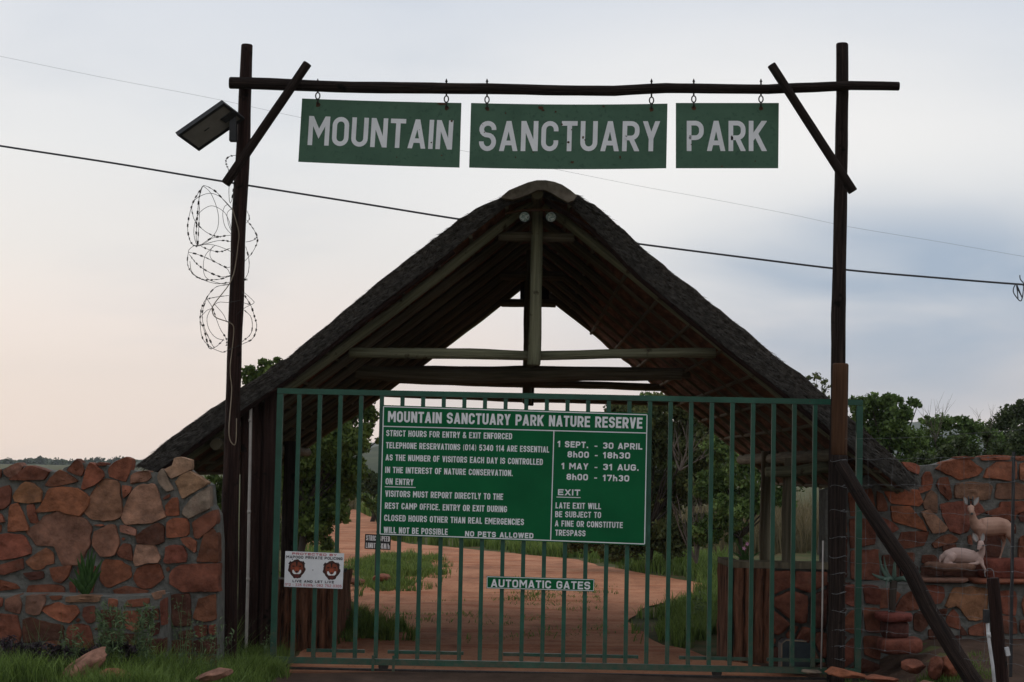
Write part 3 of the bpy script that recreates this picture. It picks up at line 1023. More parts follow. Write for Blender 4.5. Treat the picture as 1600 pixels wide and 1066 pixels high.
hang_sign('hanging_sign', 'weathered green hanging board reading MOUNTAIN, leftmost under the crossbeam', [(472, 154), (721, 161), (718, 262), (466, 253)],
          [(496.5, 144), (697.5, 149)], 'MOUNTAIN', ((480.5, 226.8), (706, 234), 45.5, .155, .17), .004, [(706, 189.5, 1.6, 1.8), (674, 223, 1.2, 1.0), (690, 243, 1.4, 1.0), (690, 162.5, 7, 1.8), (620, 246, .9, 1.2)])
hang_sign('hanging_sign', 'longest green hanging board reading SANCTUARY with rust spots, above the thatched roof apex', [(736, 161), (1043, 162), (1041, 263), (733, 262)],
          [(761, 150), (1018, 151)], 'SANCTUARY', ((748, 236.2), (1030, 236.6), 47, .155, .19), .010, [(845, 168.5, 4.2, 2.6), (848.5, 172.5, 2.6, 1.8), (868, 175, 1.6, 1.6), (943, 166.5, 2, 1.6), (790, 177, 1.2, 1), (888, 222.5, 2.1, 1.7), (911, 215, 1.6, 2.2), (914, 219, 1, 1.2), (878, 194.5, 1.5, 1.4), (893, 203, .8, 1), (894, 253.5, 2.6, 1.8), (969, 246, 1.3, 2.2), (805.5, 246, 1, 1.2), (833, 238, .9, 1.2), (757, 207, 1, 1)])
hang_sign('hanging_sign', 'shortest green hanging board reading PARK near the right post', [(1056, 161), (1217, 161), (1216, 263), (1056, 263)],
          [(1084, 149), (1189, 149)], 'PARK', ((1073, 236.2), (1198, 236.3), 47.3, .155, .19), .0, [(1128, 260, 1.6, .9), (1080, 226, .8, .9), (1180, 252, 1.1, .9)])

# ------------------------------------------------------------------ floodlight on the left post
fl = thing('floodlight', at(366, 225, 15.62), 'dark rectangular floodlight tilted downward beside the left gantry post', 'floodlight')
A_, B_, C_, D_ = at(277, 212, 15.40), at(311, 236.5, 15.62), at(371, 200, 15.62), at(350, 161, 15.40)
C_ = B_ + (D_ - A_)
nn = (B_ - A_).cross(D_ - A_).normalized()
if nn.z < 0: nn = -nn


def quadpt(u, v, h=0.0):
    return A_.lerp(B_, u).lerp(D_.lerp(C_, u), v) + nn * h


mb = MB()
th = .045
rim = [(0, 0), (1, 0), (1, 1), (0, 1)]
inn = [(.10, .05), (.90, .05), (.90, .95), (.10, .95)]
b0 = [quadpt(u, v) for u, v in rim]; b1 = [quadpt(u, v) for u, v in inn]; b2 = [quadpt(u, v, .012) for u, v in inn]
tpo = [quadpt(u, v, th) for u, v in [(.0, .0), (1, .0), (1, 1), (0, 1)]]; tp2 = [quadpt(u, v, th + .03) for u, v in [(.15, .1), (.85, .1), (.85, .9), (.15, .9)]]
for k in range(4):
    k2 = (k + 1) % 4
    mb.poly([b0[k], b0[k2], b1[k2], b1[k]]); mb.poly([b1[k], b1[k2], b2[k2], b2[k]]); mb.poly([b0[k], tpo[k], tpo[k2], b0[k2]]); mb.poly([tpo[k], tp2[k], tp2[k2], tpo[k2]])
mb.poly(tp2); mb.poly(b2[::-1])
flh = mb.build('housing', M['black'], fl)
mb = MB()
g_ = [quadpt(u, v, .006) for u, v in inn]
mb.prism(g_, nn * .003)
mb.build('glass', M['lampglass'], flh)
mb = MB()
mb.prism([quadpt(u, v, -.004) for u, v in ((.45, .72), (.68, .72), (.68, .98), (.45, .98))], nn * .016)
mb.build('lamp_socket', M['black'], flh)
mb = MB()
mb.prism([quadpt(u, v, .0035) for u, v in ((.46, .36), (.50, .36), (.50, .47), (.46, .47))], nn * .002)
mb.build('maker_plate', M['black'], flh)
mb = MB()
for p0, p1 in (((365, 178), (364, 221)),):
    mb.bar(at(*p0, 15.60), at(*p1, 15.60), pm(10, 15.6), .09)
mb.bar(quadpt(.5, .9, th), at(366, 184, 15.62), .03, .05)
mb.build('bracket', M['black'], fl)


# ------------------------------------------------------------------ razor wire tangles
def crom(pts, n=6, closed=False):
    P = [Vector(p) for p in pts]
    out = []
    m = len(P)
    for i in range(m - 1):
        p0 = P[max(i - 1, 0)]; p1 = P[i]; p2 = P[i + 1]; p3 = P[min(i + 2, m - 1)]
        for k in range(n):
            u = k / n
            out.append(0.5 * ((2 * p1) + (p2 - p0) * u + (2 * p0 - 5 * p1 + 4 * p2 - p3) * u * u + (3 * p1 - p0 - 3 * p2 + p3) * u ** 3))
    out.append(P[-1])
    return out


def razor(name, label, strands, base):
    root = thing(name, base, label, 'razor wire', 'razor wire coils on the left post')
    wire = MB()
    barbs = wire
    for si, (pts, barbed) in enumerate(strands):
        k = len(pts)
        ph = rng.random() * 6
        w = [at(p[0], p[1], YG - .10 + .16 * math.sin(ph + i * 1.1)) for i, p in enumerate(pts)]
        c = crom(w, 7)
        wire.tube(c, .0023, 5, cap=False)
        if not barbed: continue
        acc = 0.0
        for i in range(1, len(c)):
            acc += (c[i] - c[i - 1]).length
            if acc > .058:
                acc = 0
                t = (c[i] - c[i - 1]).normalized()
                s_ = t.orthogonal().normalized()
                s_.rotate(Matrix.Rotation(rng.random() * 6.28, 3, t))
                for sg in (1, -1):
                    nn_ = t.cross(s_) * .002
                    barbs.poly([c[i] - t * .013 + s_ * .0015 * sg, c[i] + t * .013 + s_ * .0015 * sg, c[i] + t * .017 + s_ * .0075 * sg, c[i] - t * .017 + s_ * .0075 * sg])
    wire.build('wire', M['iron'], root)


Z2 = lambda L_: [(270 + x / 5.61, 230 + y / 5.61) for x, y in L_]
Z3 = lambda L_: [(270 + x / 5.61, 380 + y / 5.61) for x, y in L_]
razor('razor_wire', 'upper tangle of razor wire loops hanging on the left post below the floodlight', [
    (Z2([(265, 340), (180, 480), (135, 650), (135, 760), (170, 850), (230, 865), (340, 800), (520, 770)]), True),
    (Z2([(265, 340), (330, 400), (385, 530), (402, 640), (380, 740), (300, 830), (220, 862), (185, 760), (200, 640), (250, 560), (340, 515), (440, 560), (490, 640), (520, 750)]), False),
    (Z2([(235, 440), (265, 340), (370, 385), (450, 470), (540, 570)]), True),
    (Z2([(265, 340), (235, 420), (215, 600), (205, 800), (225, 865)]), True),
    (Z2([(228, 430), (232, 600), (218, 860)]), True),
    (Z2([(165, 540), (180, 480), (240, 430), (330, 405), (420, 440), (520, 540)]), False),
    (Z2([(165, 540), (190, 640), (260, 720), (340, 770), (420, 785)]), True),
    (Z2([(520, 770), (460, 700), (438, 600), (450, 530), (480, 500)]), False),
    (Z2([(520, 750), (490, 680), (475, 590), (500, 550), (530, 545)]), False),
    (Z2([(650, 640), (720, 740), (742, 820), (700, 920), (630, 1000)]), True),
    (Z2([(650, 560), (672, 620), (648, 665)]), True),
    (Z2([(640, 832), (700, 818), (738, 790)]), True),
    (Z2([(520, 830), (400, 820), (230, 868)]), True),
    (Z2([(550, 72), (490, 85), (465, 130), (490, 210), (495, 300), (492, 400), (500, 485), (520, 450), (545, 280)]), True),
    (Z3([(140, 60), (200, 20), (350, 15), (500, 70), (530, 110)]), False),
    (Z3([(140, 60), (128, 170), (160, 250), (250, 315), (380, 355), (480, 345), (640, 320)]), True),
    (Z3([(140, 80), (220, 100), (340, 150), (460, 210), (500, 210)]), True),
    (Z3([(145, 100), (210, 180), (300, 245), (420, 295), (500, 285)]), True),
    (Z3([(370, 20), (290, 100), (268, 200), (290, 300), (400, 350), (490, 360)]), False),
    (Z3([(350, 30), (325, 90), (350, 150), (470, 220), (500, 270)]), False),
    (Z3([(250, 30), (340, 65), (420, 75), (500, 45)]), True),
    (Z3([(150, 160), (170, 260), (260, 318), (400, 318), (500, 290)]), True),
    (Z3([(640, 30), (668, 150), (660, 260), (620, 330)]), True)], at(372, 455, YG))
razor('razor_wire', 'lower round coil of razor wire hooped around the left post above the roof', [
    (Z3([(490, 365), (380, 385), (300, 475), (250, 580), (240, 700), (260, 830), (330, 910), (430, 955), (470, 945), (600, 890), (700, 835), (735, 730), (715, 640), (680, 540), (610, 430)]), True),
    (Z3([(300, 480), (260, 600), (270, 720), (330, 860), (370, 912), (440, 850)]), True),
    (Z3([(300, 490), (350, 570), (380, 660), (420, 760), (470, 840), (470, 900)]), True),
    (Z3([(490, 460), (400, 470), (300, 490)]), True),
    (Z3([(600, 500), (490, 520), (400, 520), (340, 570), (300, 660), (320, 760), (380, 830), (450, 850)]), False),
    (Z3([(370, 540), (440, 620), (470, 680), (500, 690)]), False),
    (Z3([(250, 640), (300, 590), (340, 575)]), False),
    (Z3([(245, 690), (280, 780), (310, 900), (330, 925), (370, 915)]), True),
    (Z3([(610, 420), (700, 500), (705, 530), (620, 575), (500, 680)]), False),
    (Z3([(610, 575), (680, 640), (697, 720), (680, 800), (610, 862)]), True),
    (Z3([(500, 520), (600, 520), (680, 540)]), True)], at(368, 560, YG))

# thin tan cable stapled down the left post, and the pale conduit beside it
mb = MB()
mb.tube(crom([at(x, y, YG - .07 - (.05 if y > 640 else 0.0)) for x, y in [(363, 326), (373, 362), (371.6, 385), (369, 407), (364.5, 430), (355.6, 448), (334, 476), (332, 487), (337, 496), (355.6, 503), (363.6, 508), (365.4, 517), (362.7, 546), (360, 569), (360, 588), (362, 611), (358, 665), (359, 686), (365, 695), (368.7, 689), (369.6, 654)]], 6), .0042, 6)
tag(mb.build('cable', M['cable'], None, True), 'thin tan cable trailing down the left gantry post and looping back up', 'cable')

# ------------------------------------------------------------------ sliding gate
YT = 15.95
gp = lambda px, py: at(px, py, YT)
z_top, z_bot = gp(438, 611).z, .105
gate = thing('sliding_gate', (gp(835, 1040).x, YT, 0.0), 'green painted steel sliding gate of upright bars between the posts', 'gate')
xl, xr = gp(438.5, 611).x, gp(1343, 629).x
mb = MB()
mb.box(((xl + xr) / 2, YT, z_top), (xr - xl + .05, .046, .045))
mb.box(((xl + xr) / 2, YT, z_bot), (xr - xl + .05, .046, .05))
for x in (xl, xr):
    mb.box((x, YT, (z_top + z_bot) / 2), (.05, .048, z_top - z_bot - .054))
mb.build('frame', M['gate'], gate)
for k in range(27):
    x = gp(468 + 32.23 * k, 620).x
    mb = MB()
    mb.bar((x, YT, z_bot + .029), (x, YT, z_top - .025), .034, .034)
    mb.build('bar', M['gate'], gate)
for a, b_ in ((478, 569), (605, 724), (786, 998), (1062, 1172), (1200, 1290)):
    xa, xb = gp(a, 1020).x, gp(b_, 1020).x
    mb = MB()
    mb.box(((xa + xb) / 2, YT + .06, z_bot + .078), (xb - xa, .04, .026))
    mb.build('rack', M['gate'], gate)
for px in (583, 615):
    x = gp(px, 1040).x
    mb = MB()
    mb.box((x, YT - .032, z_bot - .01), (.022, .012, .13))
    mb.build('wheel_bracket', M['gate'], gate)
for px in (599, 1120):
    x = gp(px, 1045).x
    mb = MB()
    mb.tube([(x, YT - .012, .072), (x, YT + .012, .072)], .042, 16)
    mb.build('wheel', M['iron'], gate)
mb = MB()
mb.box(((xl + xr) / 2 + .1, YT, .040), (xr - xl + .6, .05, .018))
tag(mb.build('gate_track', M['iron'], None), 'dark steel ground rail running under the sliding gate', 'track')

# notice board on the gate
YS = YT - .045
ns = Panel((598, 633), (1013, 646), (1009, 852.5), (592, 836.5), YS, .006)
notice = thing('notice_board', (ns.c[2] + ns.c[3]) / 2, 'large bright green notice board with white opening hours fixed to the gate bars', 'sign')
notice = ns.board('panel', M['sign_new'], notice)
mb = MB()
Lw = 1.5
for p, q in (((599.3, 635.3), (1011, 648.3)), ((1011, 648.3), (1007.2, 850.2)), ((1007.2, 850.2), (593.8, 834.5)), ((593.8, 834.5), (599.3, 635.3)),
             ((598.6, 666.2), (1010.2, 676.8)), ((865.5, 673.6), (860.4, 844.4))):
    ns.line(mb, p, q, Lw)
mb.build('border', M['white'], notice)
mb = MB()
T = ns.text
T(mb, 'MOUNTAIN SANCTUARY PARK NATURE RESERVE', (606, 659.5), (1003.5, 670), 17.2, .19, .16)
for s_, p, q, cp in (
        ('STRICT HOURS FOR ENTRY & EXIT ENFORCED', (603.4, 681.6), (800, 686.7), 9.6),
        ('TELEPHONE RESERVATIONS (014) 5340 114 ARE ESSENTIAL', (603, 700.5), (858, 707.4), 9.6),
        ('AS THE NUMBER OF VISITORS EACH DAY IS CONTROLLED', (602.4, 719.5), (848, 726.8), 9.6),
        ('IN THE INTEREST OF NATURE CONSERVATION.', (601.8, 738.9), (801, 744.2), 9.6),
        ('ON ENTRY', (602.4, 757), (646, 758.4), 9.8),
        ('VISITORS MUST REPORT DIRECTLY TO THE', (601.8, 776.2), (786, 781.3), 9.8),
        ('REST CAMP OFFICE. ENTRY OR EXIT DURING', (601.3, 795), (792, 800.7), 9.8),
        ('CLOSED HOURS OTHER THAN REAL EMERGENCIES', (600.2, 814), (818.5, 820.8), 9.8),
        ('WILL NOT BE POSSIBLE', (599.4, 833), (699.4, 836.2), 9.8),
        ('LATE EXIT WILL', (868, 794.5), (939, 795.9), 9.4),
        ('BE SUBJECT TO', (867.4, 808.2), (939, 809.6), 9.4),
        ('A FINE OR CONSTITUTE', (866.9, 822.5), (973, 825.4), 9.4),
        ('TRESPASS', (867.4, 837), (914.7, 838.3), 9.4)):
    T(mb, s_, p, q, cp, .175, .19)
for s_, p, q, cp in (
        ('NO PETS ALLOWED', (726.6, 838.2), (833.3, 841.6), 8.4),
        ('1 SEPT.', (871, 698.6), (919, 700.4), 9.8), ('30 APRIL', (941.6, 701.2), (1003.4, 702.8), 9.8),
        ('8h00', (886.5, 714.8), (920, 715.7), 9.8), ('18h30', (942, 716.2), (984.4, 717), 9.8),
        ('1 MAY', (877, 733), (919, 734), 9.8), ('31 AUG.', (941.6, 734.6), (998, 735.8), 9.8),
        ('8h00', (885, 750), (918.5, 750.8), 9.8), ('17h30', (941.6, 751.6), (983, 752.6), 9.8),
        ('EXIT', (871.7, 773.8), (906.4, 774.6), 9.4)):
    T(mb, s_, p, q, cp, .22, .20)
for x, y in ((929, 697.4), (929.5, 712), (929, 730.6), (928.5, 747)):
    ns.line(mb, (x, y), (x + 4.4, y + .1), 1.7)
ns.line(mb, (601.3, 760.6), (649.5, 761.9), 1.2)
ns.line(mb, (869.5, 776.8), (907, 777.7), 1.2)
mb.build('lettering', M['white'], notice)

ag = Panel((760.5, 900), (929, 905), (928, 924.5), (760, 919.5), YS, .004)
agt = thing('gate_sign', (ag.c[2] + ag.c[3]) / 2, 'narrow green strip sign reading AUTOMATIC GATES low on the gate bars', 'sign')
agt = ag.board('panel', M['sign_new'], agt)
mb = MB()
for p, q in (((761.3, 901.2), (928, 906)), ((928, 906), (927.3, 923.3)), ((927.3, 923.3), (761, 918.5)), ((761, 918.5), (761.3, 901.2))):
    ag.line(mb, p, q, .9)
mb.build('border', M['white'], agt)
for k in (0, 1):
    mb = MB()
    ag.text(mb, 'AUTOMATIC GATES', (767, 917.2), (922, 921.4), 12.2, .2, .2, only=k)
    mb.build('lettering', M['white'], agt)

# white security company plate with two lion-head emblems
sx = lambda x, y: (440 + x / 15.23, 855 + y / 15.23)
sp = Panel(sx(90, 95), sx(1490, 150), sx(1450, 995), sx(60, 940), YS, .004)
spt = thing('security_sign', (sp.c[2] + sp.c[3]) / 2, 'white security plate with two brown lion heads at the left end of the gate', 'sign')
spt = sp.board('panel', M['white'], spt)
for k in (0, 1):
    mb = MB()
    sp.text(mb, 'PROTECTED BY', sx(250, 180), sx(1315, 220), 3.6, .24, .22, only=k)
    mb.build('lettering', M['red_ink'], spt)
mb = MB()
sp.text(mb, '012 - 335 6289 - 082 752 0305', sx(82, 915), sx(1425, 962), 4.1, .15, .3)
mb.build('lettering', M['red_ink'], spt)
mb = MB()
sp.text(mb, 'MAPOGO PRIVATE POLICING', sx(112, 262), sx(1450, 310), 4.3, .22, .2)
mb.build('lettering', M['ink'], spt)
mb = MB()
sp.text(mb, 'LIVE AND LET LIVE', sx(260, 835), sx(1245, 865), 3.9, .24, .25)
mb.build('lettering', M['ink'], spt)
for cx, cy in ((362, 510), (1190, 545)):
    mb = MB()

    def blob(pts, c, off):
        mb.poly([sp.pt(*sx(cx + a, cy + b), off) for a, b in pts], c=c)
    mane = []
    for k in range(40):
        a = k / 40 * 2 * math.pi
        r = 205 * (1 + .045 * math.sin(7 * a) + .03 * math.sin(13 * a + 1))
        y = r * 1.04 * math.sin(a)
        if y > 100: y = y * 1.12
        x = r * math.cos(a) * (1 - .28 * max(0, math.sin(a)) ** 2)
        mane.append((x, y))
    blob(mane, (.055, .018, .012), .0016)
    blob([(-205, -110), (-150, -190), (-120, -90)], (.03, .012, .010), .0018)
    blob([(205, -110), (150, -190), (120, -90)], (.03, .012, .010), .0018)
    blob([(-130, -110), (-60, -150), (60, -150), (130, -110), (150, 0), (110, 90), (40, 130), (-40, 130), (-110, 90), (-150, 0)], (.20, .045, .020), .0020)
    blob([(-25, -170), (25, -170), (10, -60), (-10, -60)], (.02, .01, .008), .0023)
    blob([(-40, -30), (40, -30), (55, 60), (0, 110), (-55, 60)], (.34, .07, .03), .0024)
    for sg in (-1, 1):
        blob([(sg * 30, -60), (sg * 110, -75), (sg * 95, -30)], (.03, .012, .008), .0026)
        blob([(sg * 105, 35), (sg * 75, 30), (sg * 35, 95), (0, 110), (sg * 5, 130), (sg * 70, 130), (sg * 105, 90)], (.75, .74, .72), .0027)
    blob([(-35, 55), (35, 55), (8, 98), (-8, 98)], (.015, .01, .01), .0029)
    blob([(-60, 140), (60, 140), (35, 215), (-35, 215)], (.12, .025, .018), .0022)
    mb.build('lion_emblem', M['emblem'], spt)
for x, y in ((745, 545), (740, 925), (258, 290)):
    mb = MB()
    c = sp.pt(*sx(x, y), .002)
    mb.tube([c, c + sp.n * .003], .004, 8)
    mb.build('screw', M['iron'], spt)
# ------------------------------------------------------------------ thatched A-frame shelter
YR0, YR1 = 16.55, 24.6
shelter = thing('thatched_shelter', (at(835, 1030, 20).x, 20.5, 0), 'open thatched A-frame gate shelter on pale green poles straddling the road', 'shelter')
OUT = [(212, 727), (260, 689), (300, 660), (330, 640), (365, 616), (400, 592), (450, 558), (500, 517), (560, 466), (620, 418), (680, 370), (730, 334), (785, 307), (845, 290),
       (905, 305), (950, 336), (1000, 384), (1050, 425), (1100, 464), (1150, 505), (1200, 546), (1250, 584), (1300, 627), (1350, 672), (1400, 716), (1438, 757)]
LOW = [(243, 738), (272, 719), (308, 692), (338, 670), (372, 646), (406, 622), (456, 588), (506, 548), (566, 499), (626, 452), (684, 410), (735, 368), (792, 322), (841, 306),
       (890, 320), (935, 366), (984, 418), (1034, 461), (1084, 502), (1134, 543), (1184, 582), (1234, 620), (1284, 661), (1330, 700), (1376, 735), (1410, 764)]


def roof_mesh():
    mb = MB()
    O = [at(x, y, YR0) for x, y in OUT]
    Lo = [at(x, y, YR0 + .04) for x, y in LOW]
    # resample each piece in 4 along the slope

    def res(P, m=4):
        out = []
        for i in range(len(P) - 1):
            for k in range(m):
                out.append(P[i].lerp(P[i + 1], k / m))
        return out + [P[-1]]
    O, Lo = res(O), res(Lo)
    n = len(O)
    ny = 16
    rows = []
    for j in range(ny + 1):
        y = YR0 + (YR1 - YR0) * j / ny
        row_o, row_l = [], []
        for i in range(n):
            p = O[i]
            d = Vector((p.x - O[max(i - 1, 0)].x, 0, p.z - O[max(i - 1, 0)].z))
            nr = (O[min(i + 1, n - 1)] - O[max(i - 1, 0)])
            nr = Vector((-nr.z, 0, nr.x)).normalized()
            w = .016 * nz((p.x, y, p.z), 5, 2) + .012 * nz((p.x, y, p.z), 13, 5)
            row_o.append(len(mb.v)); q = p + nr * w; mb.v.append((q.x, y + (.02 * nz((p.x * 6, 0, p.z * 6), 2, 1) if j == 0 else 0), q.z))
            q = Lo[i] + nr * (.012 * nz((Lo[i].x, y, Lo[i].z), 9, 7))
            row_l.append(len(mb.v)); mb.v.append((q.x, y + (.05 + .025 * nz((p.x * 6, 5, p.z * 6), 2, 1) if j == 0 else 0), q.z))
        rows.append((row_o, row_l))
    for j in range(ny):
        (o0, l0), (o1, l1) = rows[j], rows[j + 1]
        for i in range(n - 1):
            mb.face((o0[i], o0[i + 1], o1[i + 1], o1[i]))
        for e in (0, n - 1):
            mb.face((o0[e], l0[e], l1[e], o1[e]))
    for ro, rl in (rows[0], rows[-1]):
        for i in range(n - 1):
            mb.face((ro[i], rl[i], rl[i + 1], ro[i + 1]))
    th_ = mb
    inner = MB()
    idx = {}
    for j in range(ny + 1):
        for i in range(n):
            v = mb.v[rows[j][1][i]]
            inner.v.append(v)
    for j in range(ny):
        for i in range(n - 1):
            inner.face((j * n + i, j * n + i + 1, (j + 1) * n + i + 1, (j + 1) * n + i))
    return th_, inner, O, Lo


th_, inner, RO, RL = roof_mesh()
thatch = th_.build('thatch', M['thatch'], shelter)
inner.build('thatch_lining', M['thatch_in'], shelter)
# loose straw along the surface and the gable edge
V = []
for k in range(26000):
    i = rng.randrange(len(RO) - 1)
    u = rng.random()
    front = rng.random() < .6
    if front:
        a = RO[i].lerp(RO[i + 1], u); b_ = RL[i].lerp(RL[i + 1], u)
        p = a.lerp(b_, rng.random() ** .8)
        p = Vector((p.x, YR0 - .005 + .05 * rng.random(), p.z))
    else:
        p = RO[i].lerp(RO[i + 1], u)
        p = Vector((p.x, YR0 + (rng.random() ** 2.5) * (YR1 - YR0), p.z - .012))
    dn = (RO[i + 1] - RO[i]).normalized()
    if dn.z > 0: dn = -dn
    d = (dn + Vector((rng.uniform(-.35, .35), rng.uniform(-.9, .15), rng.uniform(-.25, .3)))).normalized()
    L_ = rng.uniform(.03, .09) if front else rng.uniform(.03, .08)
    w = d.orthogonal().normalized() * .0028
    V += [p - w, p + w, p + d * L_]
fast_mesh('loose_straw', [tuple(v) for v in V], 3, M['straw'], shelter)

# cement ridge cap
cap_o = [(784, 307), (796, 298.5), (810, 291.5), (824, 285), (838, 280.5), (852, 280.5), (866, 284), (880, 289.5), (893, 296), (901, 306)]
cap_i = [(790, 311), (802, 313), (814, 308), (826, 301.5), (840, 296), (850, 296), (861, 300.5), (873, 307.5), (888, 315), (896, 313)]
mb = MB()
n = len(cap_o)
for j in range(17):
    y = 16.45 + (24.65 - 16.45) * j / 16
    for i in range(n):
        for P in (cap_o, cap_i):
            q = at(P[i][0], P[i][1], 16.45)
            mb.v.append((q.x + .016 * nz((q.x, y, q.z), 6, 1), y + (.03 * nz((q.x, 0, q.z), 8, 4) if j == 0 else 0), q.z + .020 * nz((q.x, y, q.z), 7, 3)))
for j in range(16):
    for i in range(n - 1):
        for s_ in (0, 1):
            a = (j * n + i) * 2 + s_
            mb.face((a, a + 2, a + 2 + 2 * n, a + 2 * n))
for j in (0, 16):
    for i in range(n - 1):
        a = (j * n + i) * 2
        mb.face((a, a + 1, a + 3, a + 2))
for j in range(16):
    for i in (0, n - 1):
        a = (j * n + i) * 2
        mb.face((a, a + 1, a + 1 + 2 * n, a + 2 * n))
mb.build('ridge_cap', M['cap'], shelter)

# roof timbers: three trusses, rafters, ridge pole, battens
TY = (16.95, 20.4, 23.8)


def shift(p, Y):
    return Vector((p.x, Y, p.z))


kz0 = at(838, 322, TY[0]); kz1 = at(835, 571, TY[0])
tieL, tieR = at(545, 551, TY[0]), at(1118, 552, TY[0])
colL, colR = at(778, 367, TY[0]), at(898, 369, TY[0])
for i, Y in enumerate(TY):
    wm = M['wood_green'] if i == 0 else M['wood_old']
    d = Vector((0, Y - TY[0], 0))
    if i == 0:
        pole('king_post', [at(839.5, 330, TY[0] - .02), at(838, 430, TY[0] - .02), at(836.5, 500, TY[0] - .02), at(834, 571, TY[0] - .02)], [pm(8.6, Y), pm(9.4, Y), pm(9.6, Y), pm(10.6, Y)], wm, shelter, seed=5, crook=.006)
    else:
        pole('king_post', [kz0 + d, kz1 + d + Vector((0, 0, -.10 if i == 2 else 0))], .058, wm, shelter, crook=.008)
    if i == 0:
        pole('tie_beam', [at(545, 551, Y + .09), at(680, 552.5, Y + .09), at(760, 554.5, Y + .09), at(835, 556, Y + .09), at(960, 553, Y + .09), at(1118, 552, Y + .09)], [pm(k, Y) for k in (8.2, 8.6, 8.6, 7.4, 7.6, 8)], wm, shelter, seed=8, crook=.008)
    elif i == 2:
        pole('tie_beam', [at(580, 592, Y), at(820, 600, Y), at(1090, 606, Y)], [.046, .048, .046], wm, shelter, crook=.012)
    else:
        pole('tie_beam', [tieL + d + Vector((-.1, 0, 0)), (tieL + tieR) / 2 + d + Vector((0, 0, .02)), tieR + d + Vector((.1, 0, 0))], [.062, .058, .055], wm, shelter, crook=.02)
    pole('collar_beam', [colL + d + Vector((0, .09, 0)), colR + d + Vector((0, .09, 0))], .044 if i == 0 else .05, M['wood_old'], shelter, crook=.006)
# extra low beams seen one behind another through the gap
pole('cross_beam', [at(556, 583, 19.0), at(760, 588, 19.0), at(1066, 585, 19.0)], [.070, .072, .060], M['wood_old'], shelter, crook=.02)
pole('cross_beam', [at(600, 616, 24.2), at(820, 624, 24.2), at(1075, 630, 24.2)], [.036, .040, .036], M['wood_old'], shelter, crook=.012)
mb = MB()
mb.box((at(836, 420, 23.95).x, 23.97, at(836, 418, 23.95).z), (.36, .05, pm(104, 23.9)))
mb.build('gusset_board', M['wood_dark'], shelter)
pole('hanger', [at(828, 590, 23.95), at(826, 634, 23.95)], .06, M['wood_dark'], shelter)

RAFL = [at(832, 318, TY[0]), at(804, 340, TY[0]), at(680, 437, TY[0]), at(560, 527, TY[0]), at(500, 572, TY[0]), at(420, 628, TY[0]), at(330, 690, TY[0]), at(266, 733, TY[0])]
RAFR = [at(850, 322, TY[0]), at(878, 343, TY[0]), at(1000, 439, TY[0]), at(1127, 543, TY[0]), at(1210, 610, TY[0]), at(1300, 682, TY[0]), at(1375, 743, TY[0]), at(1404, 766, TY[0])]
for k in range(8):
    Y = TY[0] - .06 + k * (YR1 - .45 - TY[0]) / 7
    for R in (RAFL, RAFR):
        pole('rafter', [Vector((p.x, Y, p.z)) for p in R], [.042, .044, .046, .046, .046, .046, .044, .042], M['wood_green'] if k == 0 else M['wood_old'], shelter, crook=.012)
pole('ridge_pole', [shift(at(839, 303, YR0), YR0 - .04), shift(at(839, 303, YR0), YR1 - .1)], .055, M['wood_old'], shelter)
for R in (RL[:len(RL) // 2 - 1], RL[len(RL) // 2 + 2:]):
    m = 13
    for k in range(m):
        p = R[int((len(R) - 1) * k / (m - 1))]
        p = p + Vector((0, 0, -.010))
        pole('batten', [(p.x, YR0 + .05, p.z), (p.x, YR1 - .05, p.z)], .019, M['wood_old'], shelter, seg=6)
# gable edge laths
for R, rr in ((RL[:len(RL) // 2 - 2], 1), (RL[len(RL) // 2 + 3:], 1)):
    pole('gable_lath', [Vector((p.x, YR0 + .03, p.z - .025)) for p in R[::6]], .020, M['wood_post'], shelter, seg=8, crook=.01)
# sagging rusty strap below the apex
mb = MB()
mb.tube(crom([at(790, 334, 16.62), at(815, 329, 16.6), at(842, 328.5, 16.58), at(868, 330, 16.6), at(905, 341, 16.62)], 5), .012, 6)
mb.build('strap', M['wood_brown'], shelter)
# wall plates along both eaves
pole('wall_plate', [at(337, 694, 16.75), shift(at(337, 694, 16.75), 24.3)], .056, M['wood_old'], shelter)
pole('wall_plate', [at(1316, 712, 16.9), shift(at(1316, 712, 16.9), 24.3)], .056, M['wood_old'], shelter)
# posts that carry the shelter
zt = lambda px, py, Y: at(px, py, Y)
for px, Y, top in ((455, 18.4, 690), (460, 23.6, 712)):
    a = at(px, top, Y)
    pole('support_post', [a, Vector((a.x - .01, Y, 0))], .062, M['wood_dark'], shelter, crook=.02)
a = at(1198, 704, 21.6); pole('support_post', [a, Vector((a.x, 21.6, -.02))], .062, M['wood_old'], shelter, crook=.02)
a = at(1234, 716, 18.1); pole('support_post', [a, at(1231, 800, 18.1), Vector((at(1231, 885, 18.1).x, 18.1, .7))], [.055, .062, .066], M['wood_old'], shelter, crook=.03)
pole('cross_beam', [at(1196, 738, 18.0), at(1245, 737, 18.0), at(1300, 727, 18.0)], [.048, .052, .06], M['wood_green'], shelter, crook=.015)


# spotlights under the apex
def spot(px, py, label):
    Y = 16.72
    c = at(px, py, Y)
    root = thing('spotlight', c, label, 'spotlight', 'spotlights under the roof apex')
    mb = MB()
    ax = Vector((0, -1, -.25)).normalized()
    r = pm(9.2, Y)
    pts = [c - ax * .10, c - ax * .085, c - ax * .03, c, c - ax * .004]
    mb.tube(pts, [.018, .035, r * .9, r, r * .86], 20)
    hs = mb.build('housing', M['black'], root, False)
    mb = MB()
    mb.tube([c + ax * -.012, c + ax * .002, c + ax * .006], [r * .84, r * .84, r * .6], 20)
    mb.build('lens', M['lens'], hs)
    mb = MB()
    mb.tube([c - ax * .07, c - ax * .07 + Vector((0, .03, .07))], .01, 8)
    mb.build('bracket', M['black'], root)


